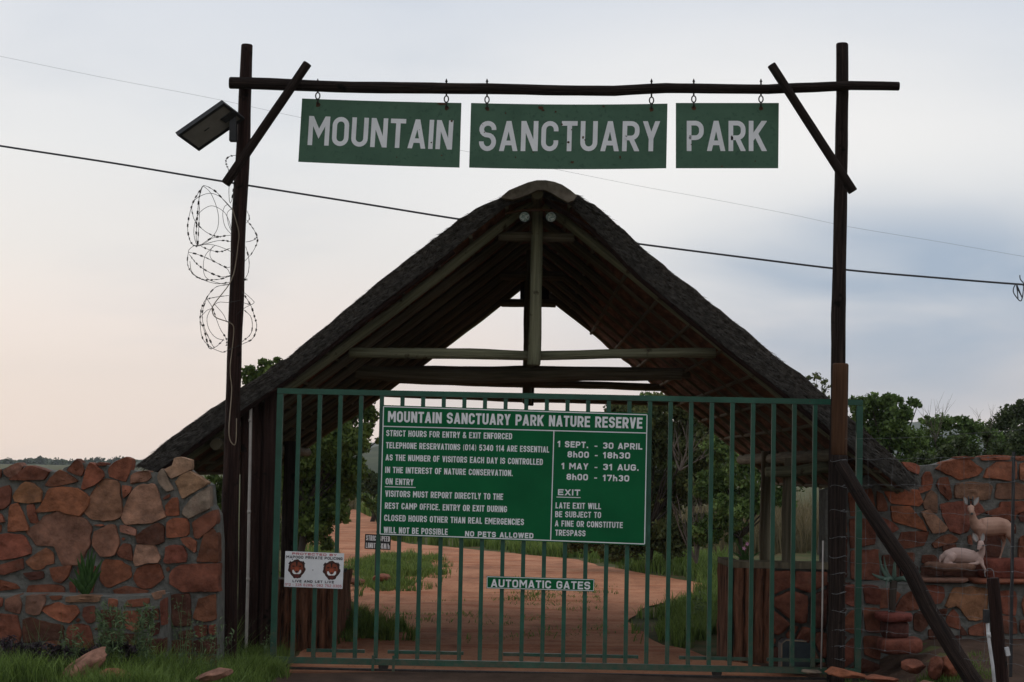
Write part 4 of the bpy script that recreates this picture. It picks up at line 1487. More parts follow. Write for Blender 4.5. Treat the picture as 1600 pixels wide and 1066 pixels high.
spot(819.5, 339, 'round spotlight left of the king post under the roof apex')
spot(861, 339, 'round spotlight right of the king post under the roof apex')


# ------------------------------------------------------------------ heavy timber posts by the gate
def timber(px_top, y_top, px_bot, half, Y, label, mat, slant=0.0, grp='timber posts beside the gate'):
    a, b_ = at(px_top, y_top, Y), at(px_bot, 1050, Y)
    b_ = Vector((b_.x, Y, -.1))
    mb = MB()
    h = pm(half, Y)
    n = 14
    for j in range(n + 1):
        p = a.lerp(b_, j / n)
        for sx_, sy_ in ((-1, -1), (-.8, -1), (.8, -1), (1, -1), (1, 1), (-1, 1)):
            dz = slant * sx_ * h if j == 0 else 0
            mb.v.append((p.x + sx_ * h * (1 + .05 * nz((sx_, sy_, j * .7), 1, px_top)), p.y + sy_ * h * .9 - (.012 if abs(sx_) < 1 else 0), p.z + dz))
    for j in range(n):
        for k in range(6):
            k2 = (k + 1) % 6
            mb.face((j * 6 + k, j * 6 + k2, (j + 1) * 6 + k2, (j + 1) * 6 + k), [(k / 6, j * .15), ((k + 1) / 6, j * .15), ((k + 1) / 6, j * .15 + .15), (k / 6, j * .15 + .15)])
    mb.face(range(6))
    o = mb.build('timber_post', mat)
    return tag(o, label, 'post', grp)


timber(397, 615, 389, 17.0, 16.85, 'thick dark timber post with a pale conduit on it, left of the gate', M['wood_post'], .55)
timber(427, 596, 418, 13.2, 16.80, 'thick dark timber post between the conduit post and the green gate', M['wood_post'], .5)
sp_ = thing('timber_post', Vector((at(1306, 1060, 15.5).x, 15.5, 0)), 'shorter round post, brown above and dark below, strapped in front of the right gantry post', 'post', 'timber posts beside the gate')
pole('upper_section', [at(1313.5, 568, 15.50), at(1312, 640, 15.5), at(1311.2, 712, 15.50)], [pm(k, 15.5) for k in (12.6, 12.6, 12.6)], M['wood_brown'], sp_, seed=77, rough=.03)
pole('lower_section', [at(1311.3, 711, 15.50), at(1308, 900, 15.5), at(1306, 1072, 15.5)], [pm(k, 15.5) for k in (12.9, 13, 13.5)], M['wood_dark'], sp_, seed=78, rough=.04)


mb = MB()
mb.tube(crom([at(x, y, 16.62) for x, y in [(392, 615), (391, 700), (389.5, 780), (387.5, 900), (386, 960), (384, 1035)]], 5), .0135, 8)
for x, y in ((391, 657), (387.6, 905), (389.2, 800)):
    c = at(x, y, 16.62)
    mb.tube([c + Vector((0, 0, .012)), c - Vector((0, 0, .012))], .0165, 8)
tag(mb.build('conduit', M['pvc'], None, True), 'pale thin conduit pipe running down the dark post left of the gate', 'conduit')


# ------------------------------------------------------------------ stone walls
PAL = {'r': (.275, .100, .058), 'R': (.305, .108, .055), 'd': (.195, .072, .045), 't': (.33, .19, .118), 'b': (.24, .122, .080), 'p': (.32, .165, .115), 'o': (.295, .138, .076), 'g': (.25, .19, .14), 'k': (.105, .044, .031)}


def cell(subject, seeds, i, gap):
    sx_, sz_, r_ = seeds[i][:3]
    P = list(subject)
    for j, s_ in enumerate(seeds):
        if j == i: continue
        dx, dz = s_[0] - sx_, s_[1] - sz_
        d = math.hypot(dx, dz)
        if d < 1e-6 or d > 1.6: continue
        t_ = (d * d + r_ * r_ - s_[2] ** 2) / (2 * d) - gap / 2
        ux, uz = dx / d, dz / d
        out = []
        for k in range(len(P)):
            a, b_ = P[k], P[(k + 1) % len(P)]
            da = (a[0] - sx_) * ux + (a[1] - sz_) * uz - t_
            db = (b_[0] - sx_) * ux + (b_[1] - sz_) * uz - t_
            if da <= 0: out.append(a)
            if (da < 0) != (db < 0) and abs(da - db) > 1e-12:
                k_ = da / (da - db)
                out.append((a[0] + (b_[0] - a[0]) * k_, a[1] + (b_[1] - a[1]) * k_))
        P = out
        if len(P) < 3: return None
    return P


def stone_face(mb, poly, Y, c, depth=.045, back=.12, seed=0.0):
    # fine outline with rounded, uneven edge
    fine = []
    for k in range(len(poly)):
        a, b_ = Vector(poly[k]), Vector(poly[(k + 1) % len(poly)])
        m = max(1, int((b_ - a).length / .026))
        for q in range(m): fine.append(a.lerp(b_, q / m))
    for _ in range(1):
        fine = [fine[i - 1] * .12 + fine[i] * .76 + fine[(i + 1) % len(fine)] * .12 for i in range(len(fine))]
    cx = sum((p.x for p in fine)) / len(fine); cz = sum((p.y for p in fine)) / len(fine)
    C = Vector((cx, cz))
    fine = [C + (p - C) * (1 + .05 * nz((p.x, p.y, 0), 9, seed) + .06 * nz((p.x, p.y, 0), 26, seed + 3)) for p in fine]
    n = len(fine)
    tiltx, tiltz = rng.uniform(-.06, .06), rng.uniform(-.06, .06)
    rings = [(1.0, back), (1.0, -.006), (.992, -depth * .8), (.965, -depth), (.75, -depth * 1.02), (.5, -depth * 1.03), (.25, -depth * 1.04)]
    base = len(mb.v)
    for sc_, dy in rings:
        for p in fine:
            q = C + (p - C) * sc_
            ex = 0
            if dy < -.02:
                ex = (q.x - cx) * tiltx + (q.y - cz) * tiltz - .022 * nz((q.x, q.y, 1), 7, seed) - .012 * nz((q.x, q.y, 1), 19, seed + 2)
            mb.v.append((q.x, Y + dy + ex, q.y))
    mb.v.append((cx, Y - depth * 1.15, cz))
    top = len(mb.v) - 1
    for r_ in range(len(rings) - 1):
        for k in range(n):
            k2 = (k + 1) % n
            mb.face((base + r_ * n + k, base + r_ * n + k2, base + (r_ + 1) * n + k2, base + (r_ + 1) * n + k), c=c)
    lr = (len(rings) - 1) * n
    for k in range(n):
        mb.face((base + lr + k, base + lr + (k + 1) % n, top), c=c)


def stone_wall(name, label, outline, Y, seeds, gap=.045, thick=.38, cat='wall', inset=.03, rscale=1.0, depth=.030, traced=False):
    poly = [(at(x, y, Y).x, at(x, y, Y).z) for x, y in outline]
    S = []
    for (x, y, r_, k) in ([] if traced else seeds):
        p = at(x, y, Y)
        S.append((p.x, p.z, pm(r_, Y) * rscale, k))
    xs_ = [p[0] for p in poly]
    root = thing(name, ((min(xs_) + max(xs_)) / 2, Y + thick / 2, max(0, min(p[1] for p in poly))), label, cat)
    mb = MB()
    zmax = max(p[1] for p in poly)
    zmin = min(p[1] for p in poly)
    # mortar core sits a little below the highest stones
    xm_ = (min(xs_) + max(xs_)) / 2
    core = [(x + (inset * .5 if x < xm_ else -inset * .5), z - (inset if z > zmin + .3 else 0)) for x, z in poly]
    mb.prism([Vector((x, Y, z)) for x, z in core], (0, thick, 0))
    mb.build('mortar', M['mortar'], root)
    mb = MB()
    if traced:
        for i, (k, pp) in enumerate(seeds):
            P = [(q.x, q.z) for q in (at(x, y, Y) for x, y in pp)]
            ax_, az_ = sum(q[0] for q in P) / len(P), sum(q[1] for q in P) / len(P)
            P = [(ax_ + (q[0] - ax_) * 1.085, az_ + (q[1] - az_) * 1.085) for q in P]
            f = rng.uniform(.85, 1.15)
            c = tuple(min(1, v * f * rng.uniform(.94, 1.06)) for v in PAL[k])
            stone_face(mb, P, Y, c, depth * rng.uniform(.6, 1.35), min(.14, thick * .6), i * 1.7)
    for i in range(len(S)):
        P = cell(poly, S, i, gap)
        if not P: continue
        area = abs(sum(P[k][0] * P[(k + 1) % len(P)][1] - P[(k + 1) % len(P)][0] * P[k][1] for k in range(len(P)))) / 2
        if area < .0012: continue
        b_ = PAL[S[i][3]]
        f = rng.uniform(.82, 1.15)
        c = tuple(min(1, v * f * rng.uniform(.93, 1.07)) for v in b_)
        stone_face(mb, P, Y, c, depth * rng.uniform(.7, 1.25), min(.12, thick * .6), i * 1.7)
    o = mb.build('stonework', M['stone'], root, True)
    o.data.set_sharp_from_angle(angle=math.radians(34))
    return root


def zs(L_, s_, ox, oy):
    return [(ox + x / s_, oy + y / s_, r_, k) for x, y, r_, k in L_]


# outlines of the stones, traced one by one
LW = [('b',[(7.3, 734.9),(16.9, 728.1),(30.4, 723.1),(37.1, 729.3),(33.8, 736.0),(22.5, 743.9),(15.8, 747.3),(7.9, 739.4)]),('d',[(15.8, 749.5),(29.3, 740.5),(43.9, 728.1),(54.0, 729.3),(76.6, 737.1),(69.8, 749.5),(37.1, 750.1)]),('d',[(70.9, 758.5),(78.8, 747.3),(93.4, 734.9),(103.6, 739.4),(122.7, 751.8),(112.6, 755.2),(92.3, 759.1),(78.8, 760.2)]),('d',[(104.7, 734.9),(112.6, 725.9),(120.5, 716.9),(127.2, 722.5),(132.8, 734.9),(128.3, 743.9),(118.2, 741.7)]),('r',[(128.3, 761.9),(135.1, 737.1),(141.8, 723.1),(150.8, 728.7),(162.1, 738.3),(163.2, 745.0),(148.6, 757.4),(131.7, 764.7)]),('d',[(149.7, 724.8),(156.5, 722.0),(167.7, 723.6),(166.6, 727.6),(154.2, 728.1)]),('d',[(-4.5, 732.6),(4.5, 733.8),(2.3, 747.3),(-4.5, 748.4)]),('d',[(-6.8, 766.4),(14.6, 758.5),(19.1, 765.3),(16.9, 785.6),(10.1, 793.4),(-6.8, 797.9)]),('o',[(21.4, 775.4),(32.6, 759.7),(41.7, 753.5),(54.0, 756.3),(66.4, 768.7),(64.2, 783.3),(45.0, 785.6),(24.8, 783.9)]),('R',[(56.3, 800.2),(67.5, 788.9),(77.7, 764.2),(96.8, 761.9),(120.5, 764.2),(140.7, 778.8),(132.8, 796.8),(123.8, 805.8),(106.9, 802.4),(90.1, 796.8),(72.0, 800.2)]),('r',[(16.9, 788.9),(29.3, 787.2),(36.0, 801.3),(45.0, 822.7),(45.0, 828.3),(13.5, 829.5),(14.6, 810.3)]),('r',[(42.8, 790.1),(54.0, 787.8),(56.3, 799.1),(60.8, 816.0),(57.4, 817.1),(48.4, 816.0),(43.9, 804.7)]),('r',[(-6.8, 799.1),(4.5, 803.6),(9.0, 816.0),(-6.8, 816.0)]),('b',[(131.7, 799.1),(144.1, 772.0),(156.5, 756.3),(166.6, 748.4),(175.6, 750.7),(184.6, 754.0),(190.3, 784.4),(190.3, 803.6),(180.1, 811.4),(162.1, 813.1),(146.3, 809.2)]),('r',[(170.0, 733.8),(176.8, 723.6),(197.0, 714.6),(206.0, 718.0),(203.8, 733.8),(197.0, 751.8),(185.8, 749.5),(172.3, 745.0)]),('b',[(204.9, 742.8),(217.3, 737.1),(233.0, 736.0),(237.5, 745.0),(233.0, 750.7),(204.9, 756.3)]),('r',[(192.0, 758.5),(207.1, 760.8),(204.9, 769.8),(193.6, 778.8)]),('t',[(192.5, 799.1),(203.8, 773.2),(212.8, 764.2),(224.0, 757.4),(242.0, 757.4),(248.8, 778.8),(257.8, 806.9),(237.5, 816.0),(197.0, 818.2),(192.0, 808.1)]),('g',[(245.4, 743.9),(253.3, 732.1),(260.1, 739.4),(265.7, 754.0),(272.4, 764.2),(261.2, 768.1),(247.7, 752.9)]),('t',[(257.8, 732.6),(270.2, 728.1),(272.4, 716.9),(282.6, 714.6),(297.2, 719.1),(297.2, 733.8),(269.1, 747.3),(264.6, 742.8)]),('t',[(274.7, 752.9),(282.6, 745.0),(297.2, 737.7),(324.2, 754.0),(322.0, 757.4),(286.0, 778.8)]),('g',[(287.1, 795.7),(299.5, 778.8),(326.5, 760.8),(327.6, 794.6),(296.1, 809.2),(286.0, 802.4)]),('d',[(254.4, 778.8),(265.7, 770.9),(266.8, 776.6),(256.7, 781.1)]),('r',[(258.9, 790.1),(269.1, 778.8),(278.1, 776.6),(280.3, 804.7),(260.1, 805.8)]),('R',[(262.3, 817.1),(271.3, 810.3),(291.6, 810.3),(296.1, 818.2),(296.1, 834.0),(291.6, 837.3),(262.3, 839.6)]),('d',[(301.7, 817.1),(319.7, 804.7),(336.6, 797.9),(338.9, 817.1),(332.1, 825.0),(322.0, 832.8),(310.7, 841.8),(305.1, 839.6)]),('p',[(188.0, 820.1),(203.8, 822.4),(213.9, 826.9),(212.8, 837.0),(189.1, 831.4)]),('k',[(213.9, 838.1),(226.3, 828.0),(246.6, 816.8),(256.7, 822.4),(256.7, 846.0),(247.7, 850.5),(216.2, 848.3)]),('r',[(189.1, 841.5),(193.6, 838.7),(197.0, 842.6),(192.5, 845.5)]),('d',[(183.5, 862.9),(193.6, 849.4),(204.9, 850.5),(208.3, 876.4),(184.6, 868.5)]),('t',[(209.4, 873.0),(215.0, 851.7),(242.0, 851.7),(251.1, 873.0),(246.6, 879.8),(233.0, 878.7),(212.8, 884.9)]),('d',[(256.7, 876.4),(260.1, 864.0),(258.9, 855.0),(271.3, 851.7),(286.0, 852.8),(291.6, 866.3),(290.5, 877.5),(260.1, 879.8)]),('r',[(282.6, 841.5),(297.2, 839.3),(307.3, 846.0),(307.3, 861.8),(304.0, 863.5),(287.1, 849.4)]),('d',[(308.5, 876.4),(319.7, 835.9),(333.2, 825.8),(341.1, 837.0),(341.1, 876.4)]),('r',[(157.6, 905.7),(159.9, 883.2),(165.5, 874.2),(190.3, 877.5),(203.8, 886.6),(204.9, 901.2),(193.6, 907.9),(170.0, 918.1)]),('d',[(208.3, 905.7),(215.0, 888.8),(230.8, 882.0),(249.9, 882.0),(256.7, 902.3),(237.5, 918.1),(221.8, 918.1)]),('d',[(258.9, 887.7),(264.6, 884.3),(267.4, 891.1),(261.2, 894.4)]),('d',[(266.8, 911.3),(271.3, 891.1),(282.6, 883.2),(310.7, 882.0),(340.0, 882.0),(340.0, 922.6),(288.2, 923.7)]),('d',[(179.0, 921.4),(198.1, 915.8),(230.8, 922.6),(228.5, 929.3),(181.3, 929.3)]),('p',[(235.3, 928.2),(253.3, 922.6),(254.4, 937.2),(239.8, 936.1)]),('b',[(145.2, 851.7),(148.6, 831.4),(170.0, 821.3),(180.1, 822.4),(183.5, 832.5),(186.9, 848.3),(180.1, 866.3),(166.6, 869.7),(157.6, 868.5)]),('b',[(45.0, 831.4),(56.3, 820.1),(69.8, 810.0),(90.1, 799.9),(106.9, 804.4),(135.1, 812.3),(140.7, 824.6),(139.6, 847.1),(132.8, 864.0),(121.6, 882.0),(99.1, 882.0),(92.3, 868.5),(86.7, 852.8),(58.5, 851.7)]),('r',[(-6.8, 838.1),(11.3, 834.8),(36.0, 837.0),(48.4, 856.2),(47.3, 865.2),(27.0, 870.8),(6.8, 874.2),(-6.8, 873.0)]),('d',[(-6.8, 885.4),(34.9, 873.0),(37.1, 888.8),(9.0, 897.8),(-6.8, 895.6)]),('o',[(41.7, 877.5),(58.5, 865.2),(72.0, 856.2),(82.2, 864.0),(85.6, 880.9),(72.0, 882.0),(68.7, 887.7),(54.0, 889.9)]),('d',[(78.8, 887.7),(112.6, 884.3),(108.1, 900.1),(96.8, 911.3),(85.6, 907.9)]),('k',[(37.1, 895.6),(67.5, 892.2),(69.8, 903.4),(47.3, 906.8)]),('r',[(-6.8, 904.6),(24.8, 912.4),(31.5, 919.2),(-6.8, 923.7)]),('d',[(47.3, 914.7),(90.1, 913.6),(101.3, 918.1),(101.3, 931.6),(47.3, 931.6)]),('d',[(108.1, 909.1),(117.1, 909.1),(119.3, 928.2),(110.3, 928.2)]),('r',[(-6.8, 816.8),(3.4, 821.3),(2.3, 831.4),(-6.8, 832.5)]),('r',[(146.3, 820.1),(161.0, 819.0),(165.5, 821.3),(157.6, 822.9)]),('d',[(122.7, 887.7),(149.7, 885.4),(148.6, 909.1),(144.1, 928.2),(123.8, 928.2)]),('d',[(302.8, 965.0),(311.8, 936.9),(336.6, 929.0),(337.7, 967.3),(319.7, 970.7)]),('k',[(267.9, 931.3),(296.1, 927.9),(298.3, 947.0),(298.3, 976.3),(271.3, 976.3)]),('d',[(302.8, 978.5),(324.2, 976.3),(324.2, 992.0),(308.5, 996.6)]),('k',[(280.3, 987.5),(301.7, 983.0),(301.7, 996.6),(281.4, 997.7)]),('d',[(327.6, 976.3),(337.7, 975.2),(337.7, 992.0),(327.6, 989.8)]),('k',[(266.8, 1001.1),(298.3, 999.9),(298.3, 1019.1),(266.8, 1021.3)]),('k',[(302.8, 1002.2),(337.7, 996.6),(337.7, 1021.3),(302.8, 1019.1)]),('k',[(266.8, 1024.7),(300.6, 1022.4),(300.6, 1046.1),(266.8, 1046.1)]),('k',[(305.1, 1024.7),(337.7, 1024.7),(337.7, 1046.1),(305.1, 1046.1)]),('d',[(-58.0, 740.0),(-12.0, 738.0),(-10.0, 775.0),(-58.0, 772.0)]),('r',[(-58.0, 780.0),(-14.0, 782.0),(-14.0, 830.0),(-58.0, 828.0)]),('d',[(-58.0, 838.0),(-14.0, 836.0),(-14.0, 900.0),(-58.0, 905.0)]),('k',[(-58.0, 912.0),(-14.0, 910.0),(-14.0, 1000.0),(-58.0, 1000.0)])]
PW = [('d',[(-6.8, 932.4),(5.6, 934.6),(4.5, 947.0),(-6.8, 951.5)]),('b',[(9.0, 952.6),(9.0, 936.9),(29.3, 929.0),(34.9, 943.6),(31.5, 959.4)]),('b',[(41.7, 957.1),(42.8, 931.3),(70.9, 930.1),(72.0, 940.3),(63.0, 959.4),(54.0, 960.5)]),('d',[(76.6, 931.3),(97.9, 930.7),(95.7, 936.9),(81.1, 938.0)]),('r',[(66.4, 952.6),(73.2, 945.9),(92.3, 941.4),(101.3, 947.0),(118.2, 945.9),(123.8, 957.1),(108.1, 972.9),(97.9, 970.7),(78.8, 962.8)]),('b',[(103.6, 932.4),(123.8, 930.7),(157.6, 931.8),(154.2, 940.3),(104.7, 940.8)]),('d',[(130.6, 949.3),(148.6, 947.0),(149.7, 970.7),(137.3, 974.0),(129.5, 962.8)]),('d',[(118.2, 969.5),(122.7, 965.0),(127.2, 968.4),(122.7, 972.9)]),('d',[(-6.8, 960.5),(28.1, 962.8),(32.6, 992.0),(30.4, 1005.6),(13.5, 1003.3),(-6.8, 997.7)]),('k',[(37.1, 968.4),(47.3, 963.9),(65.3, 970.7),(97.9, 977.4),(97.9, 996.6),(38.3, 1003.3)]),('d',[(103.6, 998.8),(108.1, 978.5),(123.8, 975.2),(139.6, 978.5),(144.1, 997.7),(148.6, 1014.6),(123.8, 1010.1),(104.7, 1013.4)]),('d',[(58.5, 1013.4),(74.3, 1002.2),(93.4, 1001.1),(96.8, 1015.7),(67.5, 1026.9)]),('d',[(147.5, 980.8),(156.5, 980.8),(156.5, 984.7),(148.6, 984.2)]),('k',[(-6.8, 1010.1),(33.8, 1010.1),(33.8, 1032.6),(-6.8, 1032.6)]),('k',[(37.1, 1010.1),(56.3, 1008.9),(63.0, 1032.6),(37.1, 1032.6)]),('k',[(101.3, 1021.3),(140.7, 1019.1),(140.7, 1039.3),(101.3, 1039.3)]),('r',[(170.0, 934.6),(184.6, 936.9),(183.5, 949.3),(170.0, 948.1)]),('r',[(194.8, 947.0),(200.4, 938.0),(233.0, 934.6),(233.0, 942.5),(224.0, 947.0),(207.1, 948.1)]),('p',[(236.4, 926.8),(253.3, 923.4),(253.3, 934.6),(242.0, 938.0)]),('d',[(251.1, 939.1),(257.8, 934.6),(257.8, 976.3),(252.2, 976.3)]),('r',[(192.5, 956.0),(215.0, 954.9),(221.8, 968.4),(215.0, 987.5),(198.1, 980.8)]),('d',[(239.8, 951.5),(248.8, 950.4),(248.8, 968.4),(239.8, 968.4)]),('k',[(234.2, 974.0),(249.9, 972.9),(248.8, 989.8),(235.3, 994.3)]),('k',[(158.7, 953.8),(188.0, 953.8),(190.3, 978.5),(163.2, 980.8)]),('k',[(192.5, 989.8),(215.0, 992.0),(212.8, 1010.1),(190.3, 1010.1)]),('k',[(220.7, 998.8),(255.6, 998.8),(255.6, 1021.3),(220.7, 1021.3)]),('k',[(158.7, 987.5),(186.9, 985.3),(186.9, 1007.8),(158.7, 1007.8)]),('k',[(224.0, 953.8),(236.4, 951.5),(236.4, 969.5),(226.3, 983.0)]),('d',[(-58.0, 936.0),(-12.0, 936.0),(-12.0, 985.0),(-58.0, 985.0)]),('k',[(-58.0, 995.0),(-12.0, 992.0),(-12.0, 1060.0),(-58.0, 1060.0)])]
RW = [('r',[(1408.8, 722.3),(1427.5, 723.7),(1436.1, 728.7),(1434.7, 741.7),(1417.4, 734.5)]),('r',[(1439.7, 747.4),(1444.7, 737.4),(1451.9, 738.1),(1456.2, 751.7),(1453.4, 764.7),(1436.1, 770.4),(1434.7, 761.8),(1440.4, 757.5)]),('r',[(1462.0, 733.1),(1470.6, 724.4),(1490.7, 718.7),(1513.7, 718.0),(1532.4, 733.1),(1525.2, 743.1),(1499.4, 749.6),(1477.8, 740.2)]),('d',[(1492.2, 714.4),(1508.0, 712.6),(1522.4, 714.4),(1519.5, 717.0),(1493.6, 716.5)]),('r',[(1529.6, 712.9),(1549.7, 711.2),(1577.0, 712.2),(1575.5, 718.7),(1532.4, 719.4)]),('r',[(1581.3, 712.9),(1600.0, 712.9),(1605.7, 719.4),(1588.5, 720.1)]),('r',[(1537.5, 746.0),(1542.5, 733.1),(1556.9, 722.3),(1585.6, 722.3),(1585.6, 747.4),(1579.9, 751.7),(1556.9, 748.2)]),('d',[(1462.0, 757.5),(1467.7, 747.4),(1480.7, 746.7),(1486.4, 776.2),(1480.7, 781.9),(1467.7, 767.6)]),('b',[(1492.2, 777.6),(1495.1, 756.1),(1513.7, 753.2),(1542.5, 755.3),(1549.7, 760.4),(1545.4, 779.1),(1539.6, 781.2)]),('b',[(1555.4, 777.6),(1558.3, 756.1),(1585.6, 754.6),(1600.0, 757.5),(1600.0, 779.1),(1571.2, 779.8)]),('R',[(1382.9, 767.6),(1413.1, 765.4),(1433.2, 766.1),(1440.4, 783.4),(1433.2, 790.6),(1393.0, 786.2)]),('b',[(1441.9, 786.2),(1447.6, 771.9),(1454.8, 766.8),(1463.4, 774.7),(1463.4, 800.6),(1450.5, 797.7),(1443.3, 794.9)]),('R',[(1393.0, 792.0),(1420.3, 792.0),(1439.0, 812.1),(1446.2, 829.4),(1427.5, 823.6),(1395.9, 815.0)]),('t',[(1439.0, 800.6),(1451.9, 797.7),(1463.4, 807.8),(1480.7, 825.1),(1473.5, 830.8),(1456.2, 833.0),(1447.6, 817.9)]),('d',[(1469.2, 789.1),(1499.4, 784.8),(1525.2, 784.8),(1538.2, 799.2),(1516.6, 809.2),(1513.7, 826.5),(1499.4, 833.0),(1485.0, 827.9),(1473.5, 806.4)]),('d',[(1539.6, 800.6),(1561.2, 793.4),(1562.6, 784.8),(1600.0, 783.4),(1600.0, 797.7),(1585.6, 803.5),(1582.7, 815.0),(1556.9, 809.2)]),('k',[(1589.9, 803.5),(1600.0, 799.2),(1600.0, 816.4),(1592.8, 815.0)]),('r',[(1592.8, 724.4),(1600.0, 723.0),(1605.7, 750.3),(1592.8, 750.3)]),('d',[(1370.0, 767.6),(1378.6, 771.9),(1384.4, 786.2),(1385.8, 797.7),(1370.0, 797.7)]),('d',[(1374.3, 806.4),(1395.9, 817.9),(1404.5, 826.5),(1388.7, 833.7),(1378.6, 826.5)]),('d',[(1401.6, 852.4),(1408.8, 832.2),(1450.5, 830.8),(1441.9, 852.4),(1407.4, 858.1)]),('d',[(1456.2, 849.5),(1470.6, 838.0),(1483.6, 834.4),(1495.1, 842.3),(1492.2, 846.6),(1470.6, 852.4),(1459.1, 856.7)]),('d',[(1510.9, 838.0),(1516.6, 835.1),(1519.5, 852.4),(1512.3, 850.9)]),('k',[(1528.1, 838.0),(1562.6, 838.0),(1562.6, 869.6),(1528.1, 869.6)]),('d',[(1591.4, 842.3),(1600.0, 836.6),(1600.0, 872.5),(1589.9, 869.6)]),('k',[(1519.5, 812.1),(1549.7, 813.6),(1554.0, 833.7),(1522.4, 832.2)]),('k',[(1559.7, 815.0),(1585.6, 819.3),(1585.6, 833.7),(1559.7, 832.2)]),('d',[(1407.4, 864.4),(1427.5, 863.7),(1427.5, 877.4),(1413.1, 880.2)]),('d',[(1440.4, 867.3),(1459.1, 867.3),(1467.7, 877.4),(1462.0, 878.8),(1440.4, 880.2)]),('k',[(1470.6, 851.5),(1490.7, 845.7),(1493.6, 855.8),(1473.5, 861.6)]),('k',[(1439.0, 884.6),(1470.6, 883.1),(1470.6, 904.7),(1439.0, 904.7)]),('k',[(1476.4, 884.6),(1528.1, 884.6),(1528.1, 904.7),(1476.4, 904.7)]),('k',[(1378.6, 868.7),(1403.1, 867.3),(1403.1, 900.4),(1378.6, 900.4)]),('k',[(1407.4, 886.0),(1433.2, 884.6),(1433.2, 904.7),(1407.4, 904.7)]),('d',[(1326.0, 770.0),(1360.0, 765.0),(1368.0, 800.0),(1330.0, 805.0)]),('d',[(1328.0, 812.0),(1366.0, 812.0),(1366.0, 850.0),(1330.0, 855.0)]),('d',[(1296.0, 780.0),(1320.0, 778.0),(1322.0, 830.0),(1296.0, 835.0)]),('k',[(1296.0, 842.0),(1322.0, 838.0),(1322.0, 900.0),(1296.0, 905.0)]),('d',[(1330.0, 862.0),(1372.0, 860.0),(1372.0, 905.0),(1330.0, 905.0)]),('k',[(1296.0, 912.0),(1372.0, 912.0),(1372.0, 960.0),(1296.0, 960.0)]),('r',[(1606.0, 715.0),(1670.0, 716.0),(1670.0, 760.0),(1606.0, 755.0)]),('d',[(1606.0, 765.0),(1670.0, 768.0),(1670.0, 820.0),(1606.0, 815.0)]),('d',[(1606.0, 825.0),(1670.0, 828.0),(1670.0, 880.0),(1606.0, 880.0)])]
TW = [('d',[(1439.0, 916.2),(1459.1, 914.7),(1473.5, 917.6),(1474.9, 932.0),(1469.2, 942.1),(1454.8, 943.5)]),('o',[(1477.8, 946.4),(1483.6, 929.1),(1490.7, 920.5),(1513.7, 917.6),(1539.6, 921.9),(1541.1, 965.1),(1528.1, 967.9),(1512.3, 967.9),(1499.4, 950.7),(1492.2, 946.4),(1482.1, 950.7)]),('r',[(1562.6, 924.8),(1585.6, 923.4),(1588.5, 937.7),(1585.6, 962.2),(1566.9, 957.9)]),('r',[(1595.7, 943.5),(1600.0, 929.1),(1605.7, 929.1),(1605.7, 963.6),(1600.0, 963.6)]),('d',[(1397.3, 953.6),(1410.2, 932.0),(1423.2, 924.8),(1434.7, 952.1),(1404.5, 955.0)]),('d',[(1479.2, 963.6),(1489.3, 952.1),(1497.9, 962.2),(1500.8, 983.7),(1477.8, 976.6)]),('d',[(1513.7, 980.9),(1539.6, 970.8),(1542.5, 992.4),(1513.7, 992.4)]),('d',[(1565.5, 962.2),(1585.6, 965.1),(1588.5, 989.5),(1568.4, 989.5)]),('k',[(1462.0, 953.6),(1479.2, 950.7),(1476.4, 963.6)]),('k',[(1427.5, 959.3),(1439.0, 955.0),(1450.5, 976.6),(1439.0, 986.6),(1427.5, 983.7)]),('d',[(1592.8, 969.4),(1600.0, 967.9),(1600.0, 989.5),(1592.8, 988.1)]),('k',[(1502.2, 978.0),(1512.3, 992.4),(1499.4, 992.4)]),('k',[(1450.5, 983.7),(1470.6, 980.9),(1470.6, 996.7),(1450.5, 996.7)]),('d',[(1370.0, 920.5),(1394.4, 920.5),(1407.4, 929.1),(1394.4, 949.2),(1370.0, 949.2)]),('k',[(1370.0, 955.0),(1394.4, 956.4),(1394.4, 978.0),(1370.0, 978.0)]),('d',[(1606.0, 930.0),(1670.0, 930.0),(1670.0, 985.0),(1606.0, 985.0)]),('k',[(1450.0, 1000.0),(1500.0, 995.0),(1500.0, 1040.0),(1450.0, 1040.0)]),('k',[(1510.0, 1000.0),(1570.0, 1000.0),(1570.0, 1040.0),(1510.0, 1040.0)]),('k',[(1580.0, 1000.0),(1670.0, 1000.0),(1670.0, 1040.0),(1580.0, 1040.0)])]
def extend(L_, lo, hi, shift):
    """the walls run on beyond the frame: more stones of the same masonry"""
    return [(k, [(x + shift, y) for x, y in p]) for k, p in L_ if min(q[0] for q in p) > lo and max(q[0] for q in p) < hi]


LW = [s_ for s_ in LW if min(q[0] for q in s_[1]) > -57.9 or max(q[0] for q in s_[1]) < -1000]
LW += extend(LW, -1, 300, -362)
PW += extend(PW, -1, 250, -315)
RW = [s_ for s_ in RW if min(q[0] for q in s_[1]) < 1600]
RW += extend(RW, 1408, 1600, 213) + extend(RW, 1440, 1600, 392)
TW = [s_ for s_ in TW if min(q[0] for q in s_[1]) < 1602]
TW += extend(TW, 1437, 1600, 172) + extend(TW, 1437, 1600, 344)
stone_wall('stone_wall', 'tall red stone wall with grey mortar left of the gate', [(-370, 742), (-250, 734), (-150, 738), (-60, 736), (0, 734), (12, 730), (40, 728), (76, 736), (95, 738), (100, 731), (115, 726), (124, 723), (136, 724), (166, 726), (172, 730), (204, 735), (222, 738), (252, 738),
           (262, 734), (290, 734), (298, 742), (325, 758), (328, 790), (337, 805), (340, 850), (339, 1062), (-370, 1062)], 15.15, LW, inset=0, traced=True)
